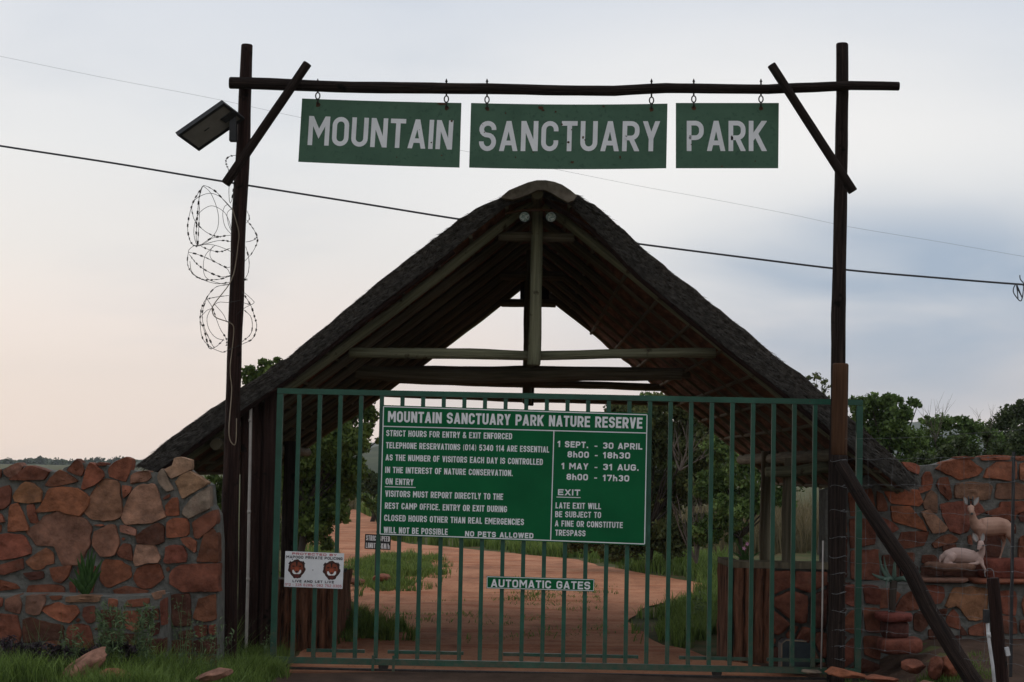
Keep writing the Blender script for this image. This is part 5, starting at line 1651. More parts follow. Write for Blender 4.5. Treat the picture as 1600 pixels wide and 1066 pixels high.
stone_wall('planter_wall', 'low red stone planter wall holding a sword-leaved plant at the far left', [(-330, 931), (0, 931), (50, 930), (120, 931), (180, 933), (238, 930), (254, 930), (256, 1075), (-330, 1075)], 14.75, PW, thick=.36, inset=0, depth=.022, traced=True)
stone_wall('stone_wall', 'tall red stone wall behind the antelope statues right of the gate', [(1290, 767), (1360, 742), (1405, 730), (1436, 728), (1452, 727), (1466, 726), (1500, 716), (1526, 716), (1535, 714), (1570, 715), (1585, 714), (1680, 728), (1740, 716), (1850, 730), (1990, 720), (1990, 1060), (1290, 1045)], 17.45, RW, inset=0, traced=True)
stone_wall('terrace_wall', 'low red stone terrace wall below the antelope statues', [(1345, 914), (1380, 911), (1440, 910), (1500, 910), (1560, 911), (1990, 915), (1990, 1050), (1345, 1045)], 16.85, TW, thick=.62, inset=.012, depth=.022, traced=True)
BW = zs([(680, 470, 18, 'd'), (780, 455, 22, 'd'), (680, 600, 24, 'd'), (772, 585, 26, 'd'), (770, 735, 24, 'd'), (680, 740, 22, 'd'), (740, 820, 18, 'k'), (630, 560, 14, 'k'), (630, 700, 14, 'k')], 3.478, 1140, 800)
stone_wall('stone_pier', 'short squared red stone pier directly right of the gate post', [(1316, 917), (1330, 915), (1372, 915), (1376, 922), (1375, 1050), (1316, 1050)], 16.45, BW, gap=.03, thick=.35, cat='pier', inset=.012, depth=.028)
# flat ledge stones under the statues
def slab_stone(label, px0, px1, pyt, pyb, Y, depth, key, name='ledge_stone', grp=None, dip=0.0):
    a, b_ = at(px0, pyt, Y), at(px1, pyt + dip, Y)
    zb = at(px0, pyb, Y).z
    mb = MB()
    c = tuple(v * rng.uniform(.85, 1.1) for v in PAL[key])
    n = 14
    ring = []
    for k in range(n):
        t_ = k / n * 2 * math.pi
        cx_, sy_ = math.cos(t_), math.sin(t_)
        ex = (abs(cx_) ** .55) * (1 if cx_ > 0 else -1)
        ey = (abs(sy_) ** .55) * (1 if sy_ > 0 else -1)
        ring.append((ex * (1 + .08 * nz((ex, ey, px0), 2)), ey * (1 + .10 * nz((ex, ey, px0), 2, 5))))
    mid = (a + b_) / 2
    hx, hy, hz = (b_.x - a.x) / 2, depth / 2, (a.z - zb) / 2
    sl = (b_.z - a.z) / max(.01, 2 * hx)
    for lev, sc_ in ((-1, .86), (-.7, .97), (.1, 1.0), (.75, .98), (1, .90)):
        for ex, ey in ring:
            x = ex * hx * sc_
            mb.v.append((mid.x + x, Y + hy + ey * hy * sc_, (a.z + zb) / 2 + lev * hz + sl * x + .012 * nz((ex * 3, ey * 3, lev * 2 + px0), 1.4)))
    for r_ in range(4):
        for k in range(n):
            mb.face((r_ * n + k, r_ * n + (k + 1) % n, (r_ + 1) * n + (k + 1) % n, (r_ + 1) * n + k), c=c)
    mb.face(range(n), c=c); mb.face(range(4 * n, 5 * n), c=c)
    return tag(mb.build(name, M['stone'], None, True), label, 'stone', grp)


slab_stone('long flat brown ledge stone under the lying antelope statue', 1456, 1532, 881, 892, 16.72, .5, 'b')
slab_stone('dark red ledge block under the hind feet of the standing antelope statue', 1536, 1620, 873, 905, 16.95, .42, 'd')
slab_stone('thin stone coping slab on the terrace wall below the lying antelope statue', 1432, 1520, 903, 911, 16.74, .5, 'b')
slab_stone('thin orange coping slab on the terrace wall behind the leaning fence post', 1522, 1660, 905, 912, 16.72, .5, 'r')
slab_stone('upper flat step stone beside the stone pier', 1376, 1432, 960, 972, 16.05, .4, 'd', 'step_stone')
slab_stone('squared block under the upper step stone', 1383, 1424, 973, 998, 16.1, .32, 'k', 'step_stone')
slab_stone('lower flat step stone with a jutting right end', 1380, 1447, 1000, 1022, 15.9, .4, 'd', 'step_stone', dip=-2)
# ------------------------------------------------------------------ planters (piers) inside the gate
def planter(label, px0, px1, ytop, Y, depth, bark_px, stone_part):
    a, b_ = at(px0, ytop, Y), at(px1, ytop, Y)
    root = thing('planter', ((a.x + b_.x) / 2, Y + depth / 2, 0), label, 'planter')
    zt_ = (a.z + b_.z) / 2
    # rough-hewn bark slabs on the front and the road side
    mb = MB()
    xs_ = [a.x]
    xe = at(bark_px, ytop, Y).x
    x = a.x
    while x < xe - .02:
        w = rng.uniform(.07, .12)
        w = min(w, xe - x)
        n = 12
        base = len(mb.v)
        for j in range(n + 1):
            z = (zt_ - .05) * j / n
            for q, off in ((0, 0), (.18, -.028), (.5, -.045), (.82, -.028), (1, 0)):
                mb.v.append((x + w * q + .014 * nz((x * 9, z * 4, q), 1), Y + off + .028 * nz((x * 9, z * 6, q * 2), 1.5), z))
        for j in range(n):
            for q in range(4):
                mb.face((base + j * 5 + q, base + j * 5 + q + 1, base + (j + 1) * 5 + q + 1, base + (j + 1) * 5 + q))
        x += w
    mb.build('bark_cladding', M['bark'], root, True)
    mb = MB()
    for xs0 in ((a.x, -1),):
        n, m = 12, 10
        for j in range(n + 1):
            for q in range(m + 1):
                y = Y + depth * q / m
                z = (zt_ - .05) * j / n
                mb.v.append((a.x - .02 - .03 * abs(math.sin(q * math.pi / 2 + .4)) + .015 * nz((y * 6, z * 5, 1), 1.5), y, z))
        for j in range(n):
            for q in range(m):
                mb.face((j * (m + 1) + q, j * (m + 1) + q + 1, (j + 1) * (m + 1) + q + 1, (j + 1) * (m + 1) + q))
    mb.build('side_cladding', M['bark'], root, True)
    mb = MB()
    mb.box(((a.x + b_.x) / 2, Y + depth / 2 + .02, (zt_ - .06) / 2), (b_.x - a.x - .02, depth - .06, zt_ - .06))
    mb.build('core', M['mortar'], root)
    mb = MB()
    if stone_part:
        poly = [(xe + .012, .0), (b_.x, .0), (b_.x, zt_ - .07), (xe + .012, zt_ - .07)]
        S = []
        for k in range(14):
            S.append((rng.uniform(xe, b_.x), rng.uniform(0, zt_ - .07), .09, rng.choice('dkdb')))
        for i in range(len(S)):
            P = cell(poly, S, i, .03)
            if P: stone_face(mb, P, Y - .005, PAL[S[i][3]], .03, .05, i * 3.1)
        mb.build('stonework', M['stone'], root, True)
    mb = MB()
    for k in range(2):
        mb.box(((a.x + b_.x) / 2, Y + .03 + k * .115, zt_ - .02 + .006 * k), (b_.x - a.x + .07, .108, .055))
    mb.box((a.x + .02, Y + depth / 2 + .12, zt_ - .022), (.12, depth - .24, .05))
    mb.build('cap', M['wood_old'], root)
    return zt_


zpl = planter('bark-clad planter with a stone front right of the road, seen through the gate bars', 1147, 1292, 880, 17.35, 1.0, 1204, True)
# left one stands on the other side: clad pier
a = at(440, 905, 17.9)
pier = thing('planter', (at(480, 905, 17.9).x, 18.4, 0), 'brown bark-clad pier left of the road, behind the white security plate', 'planter')
mb = MB()
x0, x1 = at(425, 905, 17.9).x, at(521, 905, 17.9).x
z1 = a.z
x = x0
while x < x1 - .01:
    w = min(rng.uniform(.06, .11), x1 - x)
    base = len(mb.v)
    for j in range(13):
        z = z1 * j / 12
        for q, off in ((0, 0), (.2, -.03), (.5, -.045), (.8, -.03), (1, 0)):
            mb.v.append((x + w * q + .014 * nz((x * 9, z * 4, q), 1), 17.9 + off + .028 * nz((x * 9, z * 6, q * 2), 1.5), z))
    for j in range(12):
        for q in range(4):
            mb.face((base + j * 5 + q, base + j * 5 + q + 1, base + (j + 1) * 5 + q + 1, base + (j + 1) * 5 + q))
    x += w
mb.build('bark_cladding', M['bark'], pier, True)
mb = MB()
for j in range(13):
    for q in range(9):
        y = 17.9 + 2.4 * q / 8
        z = z1 * j / 12
        mb.v.append((x1 + .02 * nz((y * 4, z * 5, 4), 1.5) - .03 * abs(math.cos(q * 1.6)), y, z))
for j in range(12):
    for q in range(8):
        mb.face((j * 9 + q, j * 9 + q + 1, (j + 1) * 9 + q + 1, (j + 1) * 9 + q))
mb.build('side_cladding', M['bark'], pier, True)
mb = MB()
mb.box(((x0 + x1) / 2 - .03, 19.1, z1 / 2), (x1 - x0 - .08, 2.3, z1 - .02))
mb.build('core', M['mortar'], pier)

# gate motor
mot = thing('gate_motor', at(1245, 1040, 16.35), 'dark arched gate motor housing standing behind the right end of the gate', 'gate motor')
mb = MB()
Ym = 16.3
prof = [(1222, 1046), (1222, 1006), (1228, 1001), (1260, 1003), (1267, 1008), (1267, 1047)]
mb.prism([at(x, y, Ym) for x, y in prof], (0, .24, 0))
mb.build('housing', M['motor'], mot)
mb = MB()
mb.tube([at(x, y, Ym - .004) for x, y in [(1221.5, 1046), (1221.5, 1006), (1228, 1000.5), (1260, 1002.5)]], .0055, 6)
mb.build('edge_trim', M['cable'], mot)
mb = MB()
mb.tube([at(1286, 845, 15.72), at(1285, 960, 15.72), at(1283, 1045, 15.72)], .0070, 8)
tag(mb.build('pipe', M['pvc'], None, True), 'thin white pipe rising beside the right gantry post', 'pipe')

# speed limit sign on a stake behind the gate
Yq = 29.5
sq = Panel((570.5, 834.5), (611, 836.5), (610, 859.5), (569.5, 857.5), Yq, .01)
sqt = thing('speed_sign', sq.c[2] - Vector((.2, 0, .5)), 'small black speed limit sign on a stake beside the dirt road', 'sign')
sqp = sq.board('panel', M['black'], sqt)
mb = MB()
sq.text(mb, 'STRICT SPEED', (572, 844.5), (609, 846.5), 8.2, .2, .25, .004)
mb.build('lettering', M['white'], sqp)
mb = MB()
sq.text(mb, 'LIMIT 15KM/h', (571.5, 856), (608.5, 858), 8.2, .2, .25, .004)
mb.build('lettering', M['white'], sqp)
p = at(590, 846, Yq + .04)
pole('stake', [p, (p.x, p.y, 0)], .035, M['black'], sqt, rough=.03)


# ------------------------------------------------------------------ antelope statues
zq = lambda x, y: (1440 + x / 7.106, 760 + y / 7.106)


def sculpt(name, limbs, Y, mat, parent, voxel=.0055):
    """tubes along joints (zoom px, radius, depth), fused into one continuous body"""
    mb = MB()
    for L_ in limbs:
        pts = [at(*zq(x, y), Y) + Vector((0, dy, 0)) for x, y, r, dy in L_]
        rad = [pm(r / 7.106, Y) for x, y, r, dy in L_]
        P, R = [], []
        c = crom(pts, 6)
        for i in range(len(c)):
            k = i / 6
            j = min(int(k), len(rad) - 2)
            u = k - j
            u = u * u * (3 - 2 * u)
            R.append(rad[j] * (1 - u) + rad[j + 1] * u)
        d0 = (c[1] - c[0]).normalized(); d1 = (c[-1] - c[-2]).normalized()
        c = [c[0] - d0 * R[0] * .85, c[0] - d0 * R[0] * .5] + c + [c[-1] + d1 * R[-1] * .5, c[-1] + d1 * R[-1] * .85]
        R = [R[0] * .45, R[0] * .85] + R + [R[-1] * .85, R[-1] * .45]
        mb.tube(c, R, 14)
    o = mb.build(name, mat, None, True)
    rm = o.modifiers.new('remesh', 'REMESH')
    rm.mode = 'VOXEL'
    rm.voxel_size = voxel
    sm = o.modifiers.new('smooth', 'SMOOTH')
    sm.factor = .5
    sm.iterations = 4
    dg = bpy.context.evaluated_depsgraph_get()
    m2 = bpy.data.meshes.new_from_object(o.evaluated_get(dg))
    o.modifiers.clear()
    o.data = m2
    m2.name = name
    m2.materials.clear()
    m2.materials.append(mat)
    m2.polygons.foreach_set('use_smooth', [True] * len(m2.polygons))
    adopt(o, parent)
    return o


def ear(parent, b, t, wpx, Y, dy, mat_out, mat_in):
    a, c = at(b[0], b[1], Y) + Vector((0, dy, 0)), at(t[0], t[1], Y) + Vector((0, dy - .004, 0))
    ax = (c - a)
    sd = Vector((ax.z, 0, -ax.x)).normalized()
    w = pm(wpx, Y)
    for nm, k, off, mt in (('ear', 1.0, 0, mat_out), ('inner_ear', .66, -.0045, mat_in)):
        mb = MB()
        n = 9
        rowf = []
        for j in range(n + 1):
            u = j / n
            ww = w * k * (math.sin(math.pi * (.12 + .88 * u)) ** .75 if u < 1 else 0.05)
            p = a + ax * (u * (1 if k == 1 else .9) + (0 if k == 1 else .06)) + Vector((0, off, 0))
            for s_, d in ((-1, 0), (-.5, .004), (0, .006), (.5, .004), (1, 0)):
                mb.v.append(tuple(p + sd * ww * s_ + Vector((0, d, 0))))
        for j in range(n):
            for q in range(4):
                mb.face((j * 5 + q, j * 5 + q + 1, (j + 1) * 5 + q + 1, (j + 1) * 5 + q))
        if k == 1:
            m_ = len(mb.v)
            for v in list(mb.v): mb.v.append((v[0], v[1] + .005, v[2]))
            for j in range(n):
                for q in range(4):
                    mb.face((m_ + j * 5 + q, m_ + j * 5 + q + 1, m_ + (j + 1) * 5 + q + 1, m_ + (j + 1) * 5 + q))
        parent = mb.build(nm, mt, parent, True)


def blobs(name, L_, Y, mat, parent):
    mb = MB()
    for x, y, r, dy in L_:
        c = at(x, y, Y) + Vector((0, dy, 0))
        rr = pm(r, Y)
        mb.tube([c + Vector((0, 0, -rr)), c + Vector((0, 0, -rr * .7)), c, c + Vector((0, 0, rr * .7)), c + Vector((0, 0, rr))], [rr * .1, rr * .7, rr, rr * .7, rr * .1], 8)
    mb.build(name, mat, parent, True)




YA = 17.08
st = thing('antelope_statue', at(*zq(800, 800), YA), 'standing pale brown antelope statue with dark horns on the ledge', 'statue')
sculpt('body', [
    [(985, 470, 62, .03), (930, 455, 92, .03), (840, 445, 104, .01), (740, 450, 108, -.01), (650, 450, 98, -.03), (600, 430, 74, -.04), (562, 385, 50, -.06), (545, 330, 38, -.075), (532, 285, 34, -.085)],
    [(524, 232, 36, -.075), (518, 246, 40, -.10), (513, 272, 30, -.125), (511, 294, 20, -.142), (511, 302, 14, -.15)],
    [(960, 470, 74, .02), (980, 540, 50, .0), (1000, 610, 22, .02), (1006, 640, 16, .015), (996, 720, 11, .0), (990, 790, 11, -.01), (986, 806, 13, -.02)],
    [(930, 480, 70, .07), (930, 550, 42, .08), (945, 620, 19, .09), (938, 650, 15, .085), (912, 735, 10, .07), (890, 795, 11, .06), (884, 806, 13, .05)],
    [(640, 470, 66, -.07), (634, 560, 32, -.075), (632, 650, 16, -.07), (630, 800, 11, -.07)],
    [(665, 480, 60, .05), (668, 560, 30, .07), (668, 650, 15, .07), (666, 800, 11, .07)],
    [(1000, 450, 16, .05), (1016, 480, 13, .05), (1018, 530, 9, .045)]], YA, M['statue'], st)
ear(st, zq(488, 205), zq(446, 108), 4.0, YA, -.075, M['statue'], M['ear'])
ear(st, zq(550, 210), zq(612, 112), 4.6, YA, -.075, M['statue'], M['ear'])
for b_, t_ in ((zq(503, 212), zq(497, 108)), (zq(538, 212), zq(547, 112))):
    mb = MB()
    a, c = at(*b_, YA) + Vector((0, -.09, 0)), at(*t_, YA) + Vector((0, -.075, 0))
    mb.tube([a, a.lerp(c, .35), a.lerp(c, .7), c], [.011, .0095, .0075, .004], 8)
    mb.build('horn', M['horn'], st, True)
blobs('eye', [(*zq(488, 243), 1.2, -.112), (*zq(549, 243), 1.2, -.112)], YA, M['horn'], st)
blobs('nose', [(*zq(511, 300), 2.1, -.160)], YA, M['horn'], st)
YL = 16.90
ly = thing('antelope_statue', at(*zq(440, 850), YL), 'lying pale pinkish antelope statue with raised ears on the ledge stone', 'statue')
sculpt('body', [
    [(250, 800, 50, .03), (300, 785, 78, .02), (380, 772, 92, .01), (470, 775, 88, .0), (550, 785, 78, -.02), (610, 785, 62, -.035), (642, 750, 44, -.045), (654, 700, 36, -.055), (648, 655, 34, -.065)],
    [(638, 628, 34, -.06), (630, 642, 38, -.085), (610, 670, 27, -.105), (593, 695, 17, -.12), (588, 704, 12, -.125)],
    [(320, 770, 48, -.075), (290, 795, 54, -.085), (255, 820, 34, -.095), (228, 842, 18, -.10)],
    [(228, 842, 18, -.10), (290, 852, 14, -.115), (350, 856, 11, -.125)],
    [(620, 815, 40, -.06), (585, 850, 20, -.09), (530, 852, 13, -.11), (490, 854, 11, -.115)],
    [(640, 830, 36, -.05), (652, 880, 18, -.10), (668, 925, 13, -.125), (660, 950, 11, -.12)],
    [(225, 790, 16, .03), (208, 815, 12, .02), (205, 845, 8, .0)]], YL, M['statue_pink'], ly)
ear(ly, zq(598, 610), zq(548, 512), 4.2, YL, -.07, M['statue_pink'], M['ear'])
ear(ly, zq(650, 615), zq(668, 512), 3.8, YL, -.06, M['statue_pink'], M['ear'])
blobs('eye', [(*zq(648, 652), 1.4, -.112)], YL, M['horn'], ly)
blobs('nose', [(*zq(586, 705), 1.9, -.130)], YL, M['horn'], ly)

# ------------------------------------------------------------------ wire fence on the right
YF0, YF1 = 15.42, 14.2
fence = thing('wire_fence', at(1460, 1050, 14.9), 'sagging galvanised mesh fence between the right gate post and the leaning post', 'fence')


def fpt(px, py):
    u = (px - 1315) / (1620 - 1315)
    return at(px, py, YF0 + (YF1 - YF0) * u)


mb = MB()
ROWS = [(718, 716, 712), (757, 757, 748), (798, 803, 806), (839, 849, 857), (878, 888, 897), (916, 926, 936), (950, 962, 976), (982, 996, 1012), (1010, 1026, 1046)]
for ya, yb, yc in ROWS:
    P = []
    for k in range(25):
        px = 1318 + (1640 - 1318) * k / 24
        u = k / 24
        y = ya * (1 - u) * (1 - 2 * u) + yb * 4 * u * (1 - u) + yc * u * (2 * u - 1) + 1.6 * math.sin(k * 1.9 + ya)
        P.append(fpt(px, y))
    mb.tube(P, .0012, 4, cap=False)
mb.build('line_wire', M['galv'], fence)
mb = MB()
for k in range(8):
    px = 1356 + 38 * k
    P = []
    for j in range(len(ROWS)):
        u = min(1, (px - 1318) / 322)
        ya, yb, yc = ROWS[j]
        y = ya * (1 - u) * (1 - 2 * u) + yb * 4 * u * (1 - u) + yc * u * (2 * u - 1)
        P.append(fpt(px + 2.4 * math.sin(j * 2.1 + k) - j * 1.2, y))
    mb.tube(P, .0010, 4, cap=False)
    for p in P:
        mb.tube([p - Vector((.006, .004, 0)), p + Vector((.006, -.004, .002))], .0032, 5)
mb.build('stay_wire', M['galv'], fence)
mb = MB()
P = [fpt(1320, 686), fpt(1420, 684), fpt(1520, 677), fpt(1640, 668)]
mb.tube(crom(P, 6), .0010, 4, cap=False)
mb.build('top_wire', M['galv'], fence)
# wire ties wrapped round the short post
mb = MB()
for y in (720, 760, 798, 840, 870, 896, 926, 955, 985, 1010, 1030):
    c = at(1311 - (y - 720) * .012, y, 15.50)
    r = .069
    mb.tube([c + Vector((math.cos(a) * r, math.sin(a) * r, .01 * math.sin(a * 2 + y))) for a in [k / 14 * 2 * math.pi for k in range(14)]], .0022, 4, closed=True)
    e = c + Vector((.01, -r - .004, 0))
    mb.tube([e, e + Vector((.03, -.004, .012))], .0026, 4)
mb.build('wire_tie', M['galv'], fence)

o = pole('brace_pole', [at(1313, 724, 15.34), at(1350, 786, 15.2), at(1384, 837, 15.1), at(1421, 890, 15.0), at(1450, 950, 14.9), at(1491, 1018, 14.75), at(1530, 1080, 14.6)], [pm(k, 15) for k in (10.5, 11, 11.5, 12, 12.5, 13, 14)], M['wood_dark'], None, seed=91, rough=.06)
tag(o, 'dark diagonal brace pole leaning from the right gate posts to the ground', 'pole')
fp = pole('fence_post', [at(1551.5, 903, 13.9), at(1556, 960, 13.9), at(1562, 1030, 13.9), at(1567, 1090, 13.9)], [pm(k, 13.9) for k in (9.5, 10, 11, 11.5)], M['wood_post'], None, seed=95, rough=.05)
tag(fp, 'dark leaning wooden fence post near the right edge with a white pipe beside it', 'post')
mb = MB()
mb.tube([at(1542, 955, 13.78), at(1544, 992, 13.78), at(1551, 1040, 13.78), at(1556, 1090, 13.78)], .0125, 8)
mb.tube([at(1544.2, 988, 13.78), at(1545.4, 996, 13.78)], .0155, 8)
tag(mb.build('pipe', M['pvcw'], None, True), 'white pipe strapped to the leaning fence post', 'pipe')
jb = MB()
jb.box(at(1541, 963, 13.77), (pm(8, 13.8), .05, pm(20, 13.8)))
tag(jb.build('junction_box', M['black'], None), 'small black junction box on the leaning fence post above the white pipe', 'box')
jb = MB()
jb.box(at(1574, 1018, 13.8), (pm(6, 13.8), .03, pm(13, 13.8)), Matrix.Rotation(math.radians(-12), 3, 'Y'))
tag(jb.build('insulator', M['pvcw'], None), 'small white insulator on the right side of the leaning fence post', 'insulator')
mb = MB()
mb.bar(at(1584, 706, 14.5), at(1579, 1058, 14.5), pm(4.4, 14.5), .02)
tag(mb.build('fence_post', M['black'], None), 'thin dark steel fence standard beside the statues', 'post')
mb = MB()
c = at(1545, 897, 13.9)
mb.tube(crom([c + Vector((-.03, -.02, -.02)), c + Vector((-.028, 0, .02)), c + Vector((.0, 0, .04)), c + Vector((.03, 0, .025)), c + Vector((.036, -.01, -.02))], 5), .0025, 5)
tag(mb.build('wire_loop', M['galv'], None), 'loop of tie wire on top of the leaning fence post', 'wire')


# ------------------------------------------------------------------ overhead lines
def line(name, pts, Y, r, mat, label, cat='cable'):
    mb = MB()
    mb.tube(crom([at(x, y, Y) for x, y in pts], 8), r, 6, cap=False)
    return tag(mb.build(name, mat, None, True), label, cat)


line('overhead_cable', [(-900, 78), (-450, 155), (-160, 202), (0, 228), (180, 255.5), (345, 283), (540, 314), (720, 343), (860, 362), (1000, 381.5), (1160, 402), (1320, 421.5), (1450, 433), (1588, 444), (1720, 452), (2100, 474), (2700, 500)], 29.0, .0150, M['line'], 'thick dark overhead cable crossing the sky behind the thatched roof')
line('overhead_wire', [(-800, -80), (-160, 56), (0, 88), (150, 119), (330, 153.5), (470, 184), (600, 212), (735, 238), (880, 267), (1000, 291), (1100, 309), (1230, 334), (1330, 355), (1480, 380), (1700, 418), (2200, 500)], 34.0, .0021, M['thinline'], 'hair-thin overhead wire high across the sky behind the hanging boards')
mb = MB()
zc = lambda L_: [at(1540 + x / 10.66, 400 + y / 10.66, 28.95) for x, y in L_]
for s_ in ([(500, 475), (465, 540), (470, 620), (540, 720), (585, 750), (610, 700), (625, 600), (625, 490), (520, 480)], [(520, 485), (540, 560), (610, 695)], [(515, 490), (530, 600), (540, 715)], [(570, 320), (580, 390), (640, 460)], [(520, 480), (570, 600), (605, 690)]):
    mb.tube(crom(zc(s_), 6), .0085, 5)
tag(mb.build('cable_loop', M['line'], None, True), 'small coil of spare cable hanging from the overhead cable at the right edge', 'cable')


# ------------------------------------------------------------------ rocks
def rock(label, px, py, rx, rz, Y, key, tilt=0.0, ry=None, grp=None, cut=0.3):
    bm = bmesh.new()
    bmesh.ops.create_icosphere(bm, subdivisions=4, radius=1)
    c = at(px, py, Y)
    a_, b_ = pm(rx, Y), pm(rz, Y)
    d_ = ry or (a_ + b_) / 2 * .8
    sd = rng.random() * 50
    R_ = Matrix.Rotation(math.radians(tilt), 3, 'Y')
    planes = [Vector((rng.gauss(0, 1), rng.gauss(0, 1), rng.gauss(0, 1))).normalized() for _ in range(11)]
    for v in bm.verts:
        p = v.co.copy()
        for n_ in planes:
            k = p.dot(n_)
            if k > 1 - cut * .72: p -= n_ * (k - (1 - cut * .72)) * .9
        p *= 1 + .10 * nz(p, 1.7, sd) + .05 * nz(p, 4.5, sd + 3) + .025 * nz(p, 11, sd + 5)
        v.co = c + R_ @ Vector((p.x * a_, p.y * d_, p.z * b_))
    me = bpy.data.meshes.new('rock')
    bm.to_mesh(me)
    bm.free()
    ca = me.attributes.new('col', 'FLOAT_COLOR', 'FACE')
    k = rng.uniform(.85, 1.1)
    ca.data.foreach_set('color', np.tile(np.array([*(v * k for v in PAL[key]), 1], dtype=np.float32), len(me.polygons)))
    me.polygons.foreach_set('use_smooth', [True] * len(me.polygons))
    me.materials.append(M['stone'])
    o = bpy.data.objects.new('rock', me)
    col.objects.link(o)
    return tag(o, label, 'rock', grp)


rock('long reddish rock leaning upward in the weeds at the lower left', 130, 1043, 46, 17, 14.1, 'p', -38, .13)
rock('rounded brown rock lying right of the leaning rock at the lower left', 186, 1060, 32, 13, 13.9, 'r', 14, .14)
rock('flat grey-brown rock half hidden in the grass left of the gate', 336, 1054, 30, 9, 13.85, 'p', -14, .14)
rock('small brown rock at the very bottom of the left corner', 62, 1070, 24, 10, 14.0, 'b', 0, .14)
rock('small pale rock among the weeds under the left stone wall', 199, 1014, 9, 7, 14.4, 'p', -30, .06)
rock('flat red slab rock at the foot of the right gate posts', 1318, 1052, 40, 8, 15.1, 'R', 6, .25, cut=.6)
rock('long flat rock at the bottom edge right of the red slab', 1382, 1062, 34, 8, 14.9, 'r', 4, .25, cut=.6)
rock('squared brown block rock below the step stones', 1424, 1043, 22, 14, 15.3, 'd', 3, .16, cut=.6)
rock('upright rounded rock right of the squared block below the steps', 1462, 1044, 13, 19, 15.2, 'd', 8, .12, cut=.4)
rock('reddish upright rock against the brace pole foot', 1482, 1041, 16, 20, 15.25, 'r', -14, .13, cut=.4)
rock('low stone in the bottom edge below the squared block', 1450, 1070, 24, 7, 14.6, 'b', 2, .16, cut=.5)
rock('small pale stone at the right foot of the gate', 1268, 1050, 16, 4, 15.55, 'g', 3, .1)
rock('red rock in the grass island behind the gate', 595, 903, 16, 7, 27.8, 'r', -4, .25)
rock('second red rock with a rounded top in the grass island', 556, 909, 18, 6, 27.4, 'd', 4, .2)


# ------------------------------------------------------------------ foliage
def rand_unit(n):
    v = nrng.normal(size=(n, 3))
    return v / np.linalg.norm(v, axis=1, keepdims=True)


def leaf_quads(C, size, up_bias=0.3, elong=1.7):
    n = len(C)
    d = rand_unit(n)
    nrm = rand_unit(n) + np.array([0, 0, up_bias])
    d /= np.linalg.norm(d, axis=1, keepdims=True)
    s_ = np.cross(d, nrm)
    s_ /= np.maximum(np.linalg.norm(s_, axis=1, keepdims=True), 1e-6)
    L_ = (size * nrng.uniform(.6, 1.35, n))[:, None]
    W_ = L_ / elong / 2
    a = C - d * L_ * .5
    b = C + s_ * W_
    c = C + d * L_ * .5
    e = C - s_ * W_
    return np.stack([a, b, c, e], axis=1).reshape(-1, 3)


def tree(name, label, Y, base_px, clumps, mat, n=900, leaf=.075, cat='tree', group=None, yspread=.9, trunk_r=.05, sub=7, limbs=True, tmat='trunk'):
    """clumps: (px, py, r_px); crown = many leaf clusters inside each clump"""
    b = at(base_px[0], base_px[1], Y)
    b.z = ground_h(b.x, b.y) - .02
    root = thing(name, b, label, cat, group)
    Cs, tint = [], []
    cent = []
    for (px, py, r) in clumps:
        R_ = pm(r, Y)
        c0 = np.array(at(px, py, Y))
        c0[1] += nrng.uniform(-1, 1) * yspread * R_ * 1.2
        cent.append((Vector(c0), R_))
        m = max(4, int(2.0 * sub * (r / 25) ** 1.2))
        k_each = max(10, int(1.15 * n * (r / 25) ** 2 / m))
        kf = int(.55 * n * (r / 25) ** 2)
        ff = rand_unit(kf) * R_ * (nrng.uniform(0, 1, kf) ** .42)[:, None] * np.array([1, 1, .9])
        # let the fill break up: thin it out where a noise field is low
        kp = np.array([nz(c0 + q, 2.6 / max(R_, .2), 3) + rng.gauss(0, .15) > -.18 for q in ff], dtype=bool)
        ff = c0 + ff[kp]
        Cs.append(ff)
        tint.append(np.clip(nrng.uniform(.0, .5, len(ff)), 0, 1))
        for j in range(m):
            dd = rand_unit(1)[0]
            cc = c0 + dd * R_ * nrng.uniform(.35, 1.0) * np.array([1, 1, .9])
            rr = R_ * nrng.uniform(.22, .55)
            pts = cc + rand_unit(k_each) * rr * (nrng.uniform(0, 1, k_each) ** .6)[:, None] * np.array([1, 1, .8])
            Cs.append(pts)
            t0 = nrng.uniform(.15, .75)
            tint.append(np.clip(t0 + nrng.normal(0, .2, k_each), 0, 1))
    C = np.concatenate(Cs)
    T_ = np.concatenate(tint)
    ok = C[:, 2] > .02
    C, T_ = C[ok], T_[ok]
    fast_mesh('crown', leaf_quads(C, leaf * .85), 4, mat, root, np.repeat(T_[:, None], 3, 1))
    if limbs:
        mb = MB()
        top = sum((c for c, _ in cent), Vector()) / len(cent)
        fork = Vector((b.x * .7 + top.x * .3, Y, b.z + (top.z - b.z) * .45))
        mb.tube(crom([b, b.lerp(fork, .5) + Vector((.05, 0, 0)), fork], 5), [trunk_r * (1 - .04 * k) for k in range(11)], 8, rough=.15)
        for c, R_ in cent:
            m1 = fork.lerp(c, .5) + Vector((rng.uniform(-.1, .1), rng.uniform(-.1, .1), rng.uniform(0, .12)))
            mb.tube(crom([fork, m1, c], 4), [trunk_r * .36 * (1 - .1 * k) for k in range(9)], 6)
            for _ in range(3):
                d = Vector((rng.gauss(0, 1), rng.gauss(0, 1), rng.gauss(.3, 1))).normalized() * R_ * .9
                mb.tube([c, c + d * .5 + Vector((0, 0, .03)), c + d], [trunk_r * .16, trunk_r * .1, trunk_r * .04], 5)
        mb.build('trunk', M[tmat], root, True)
    return root


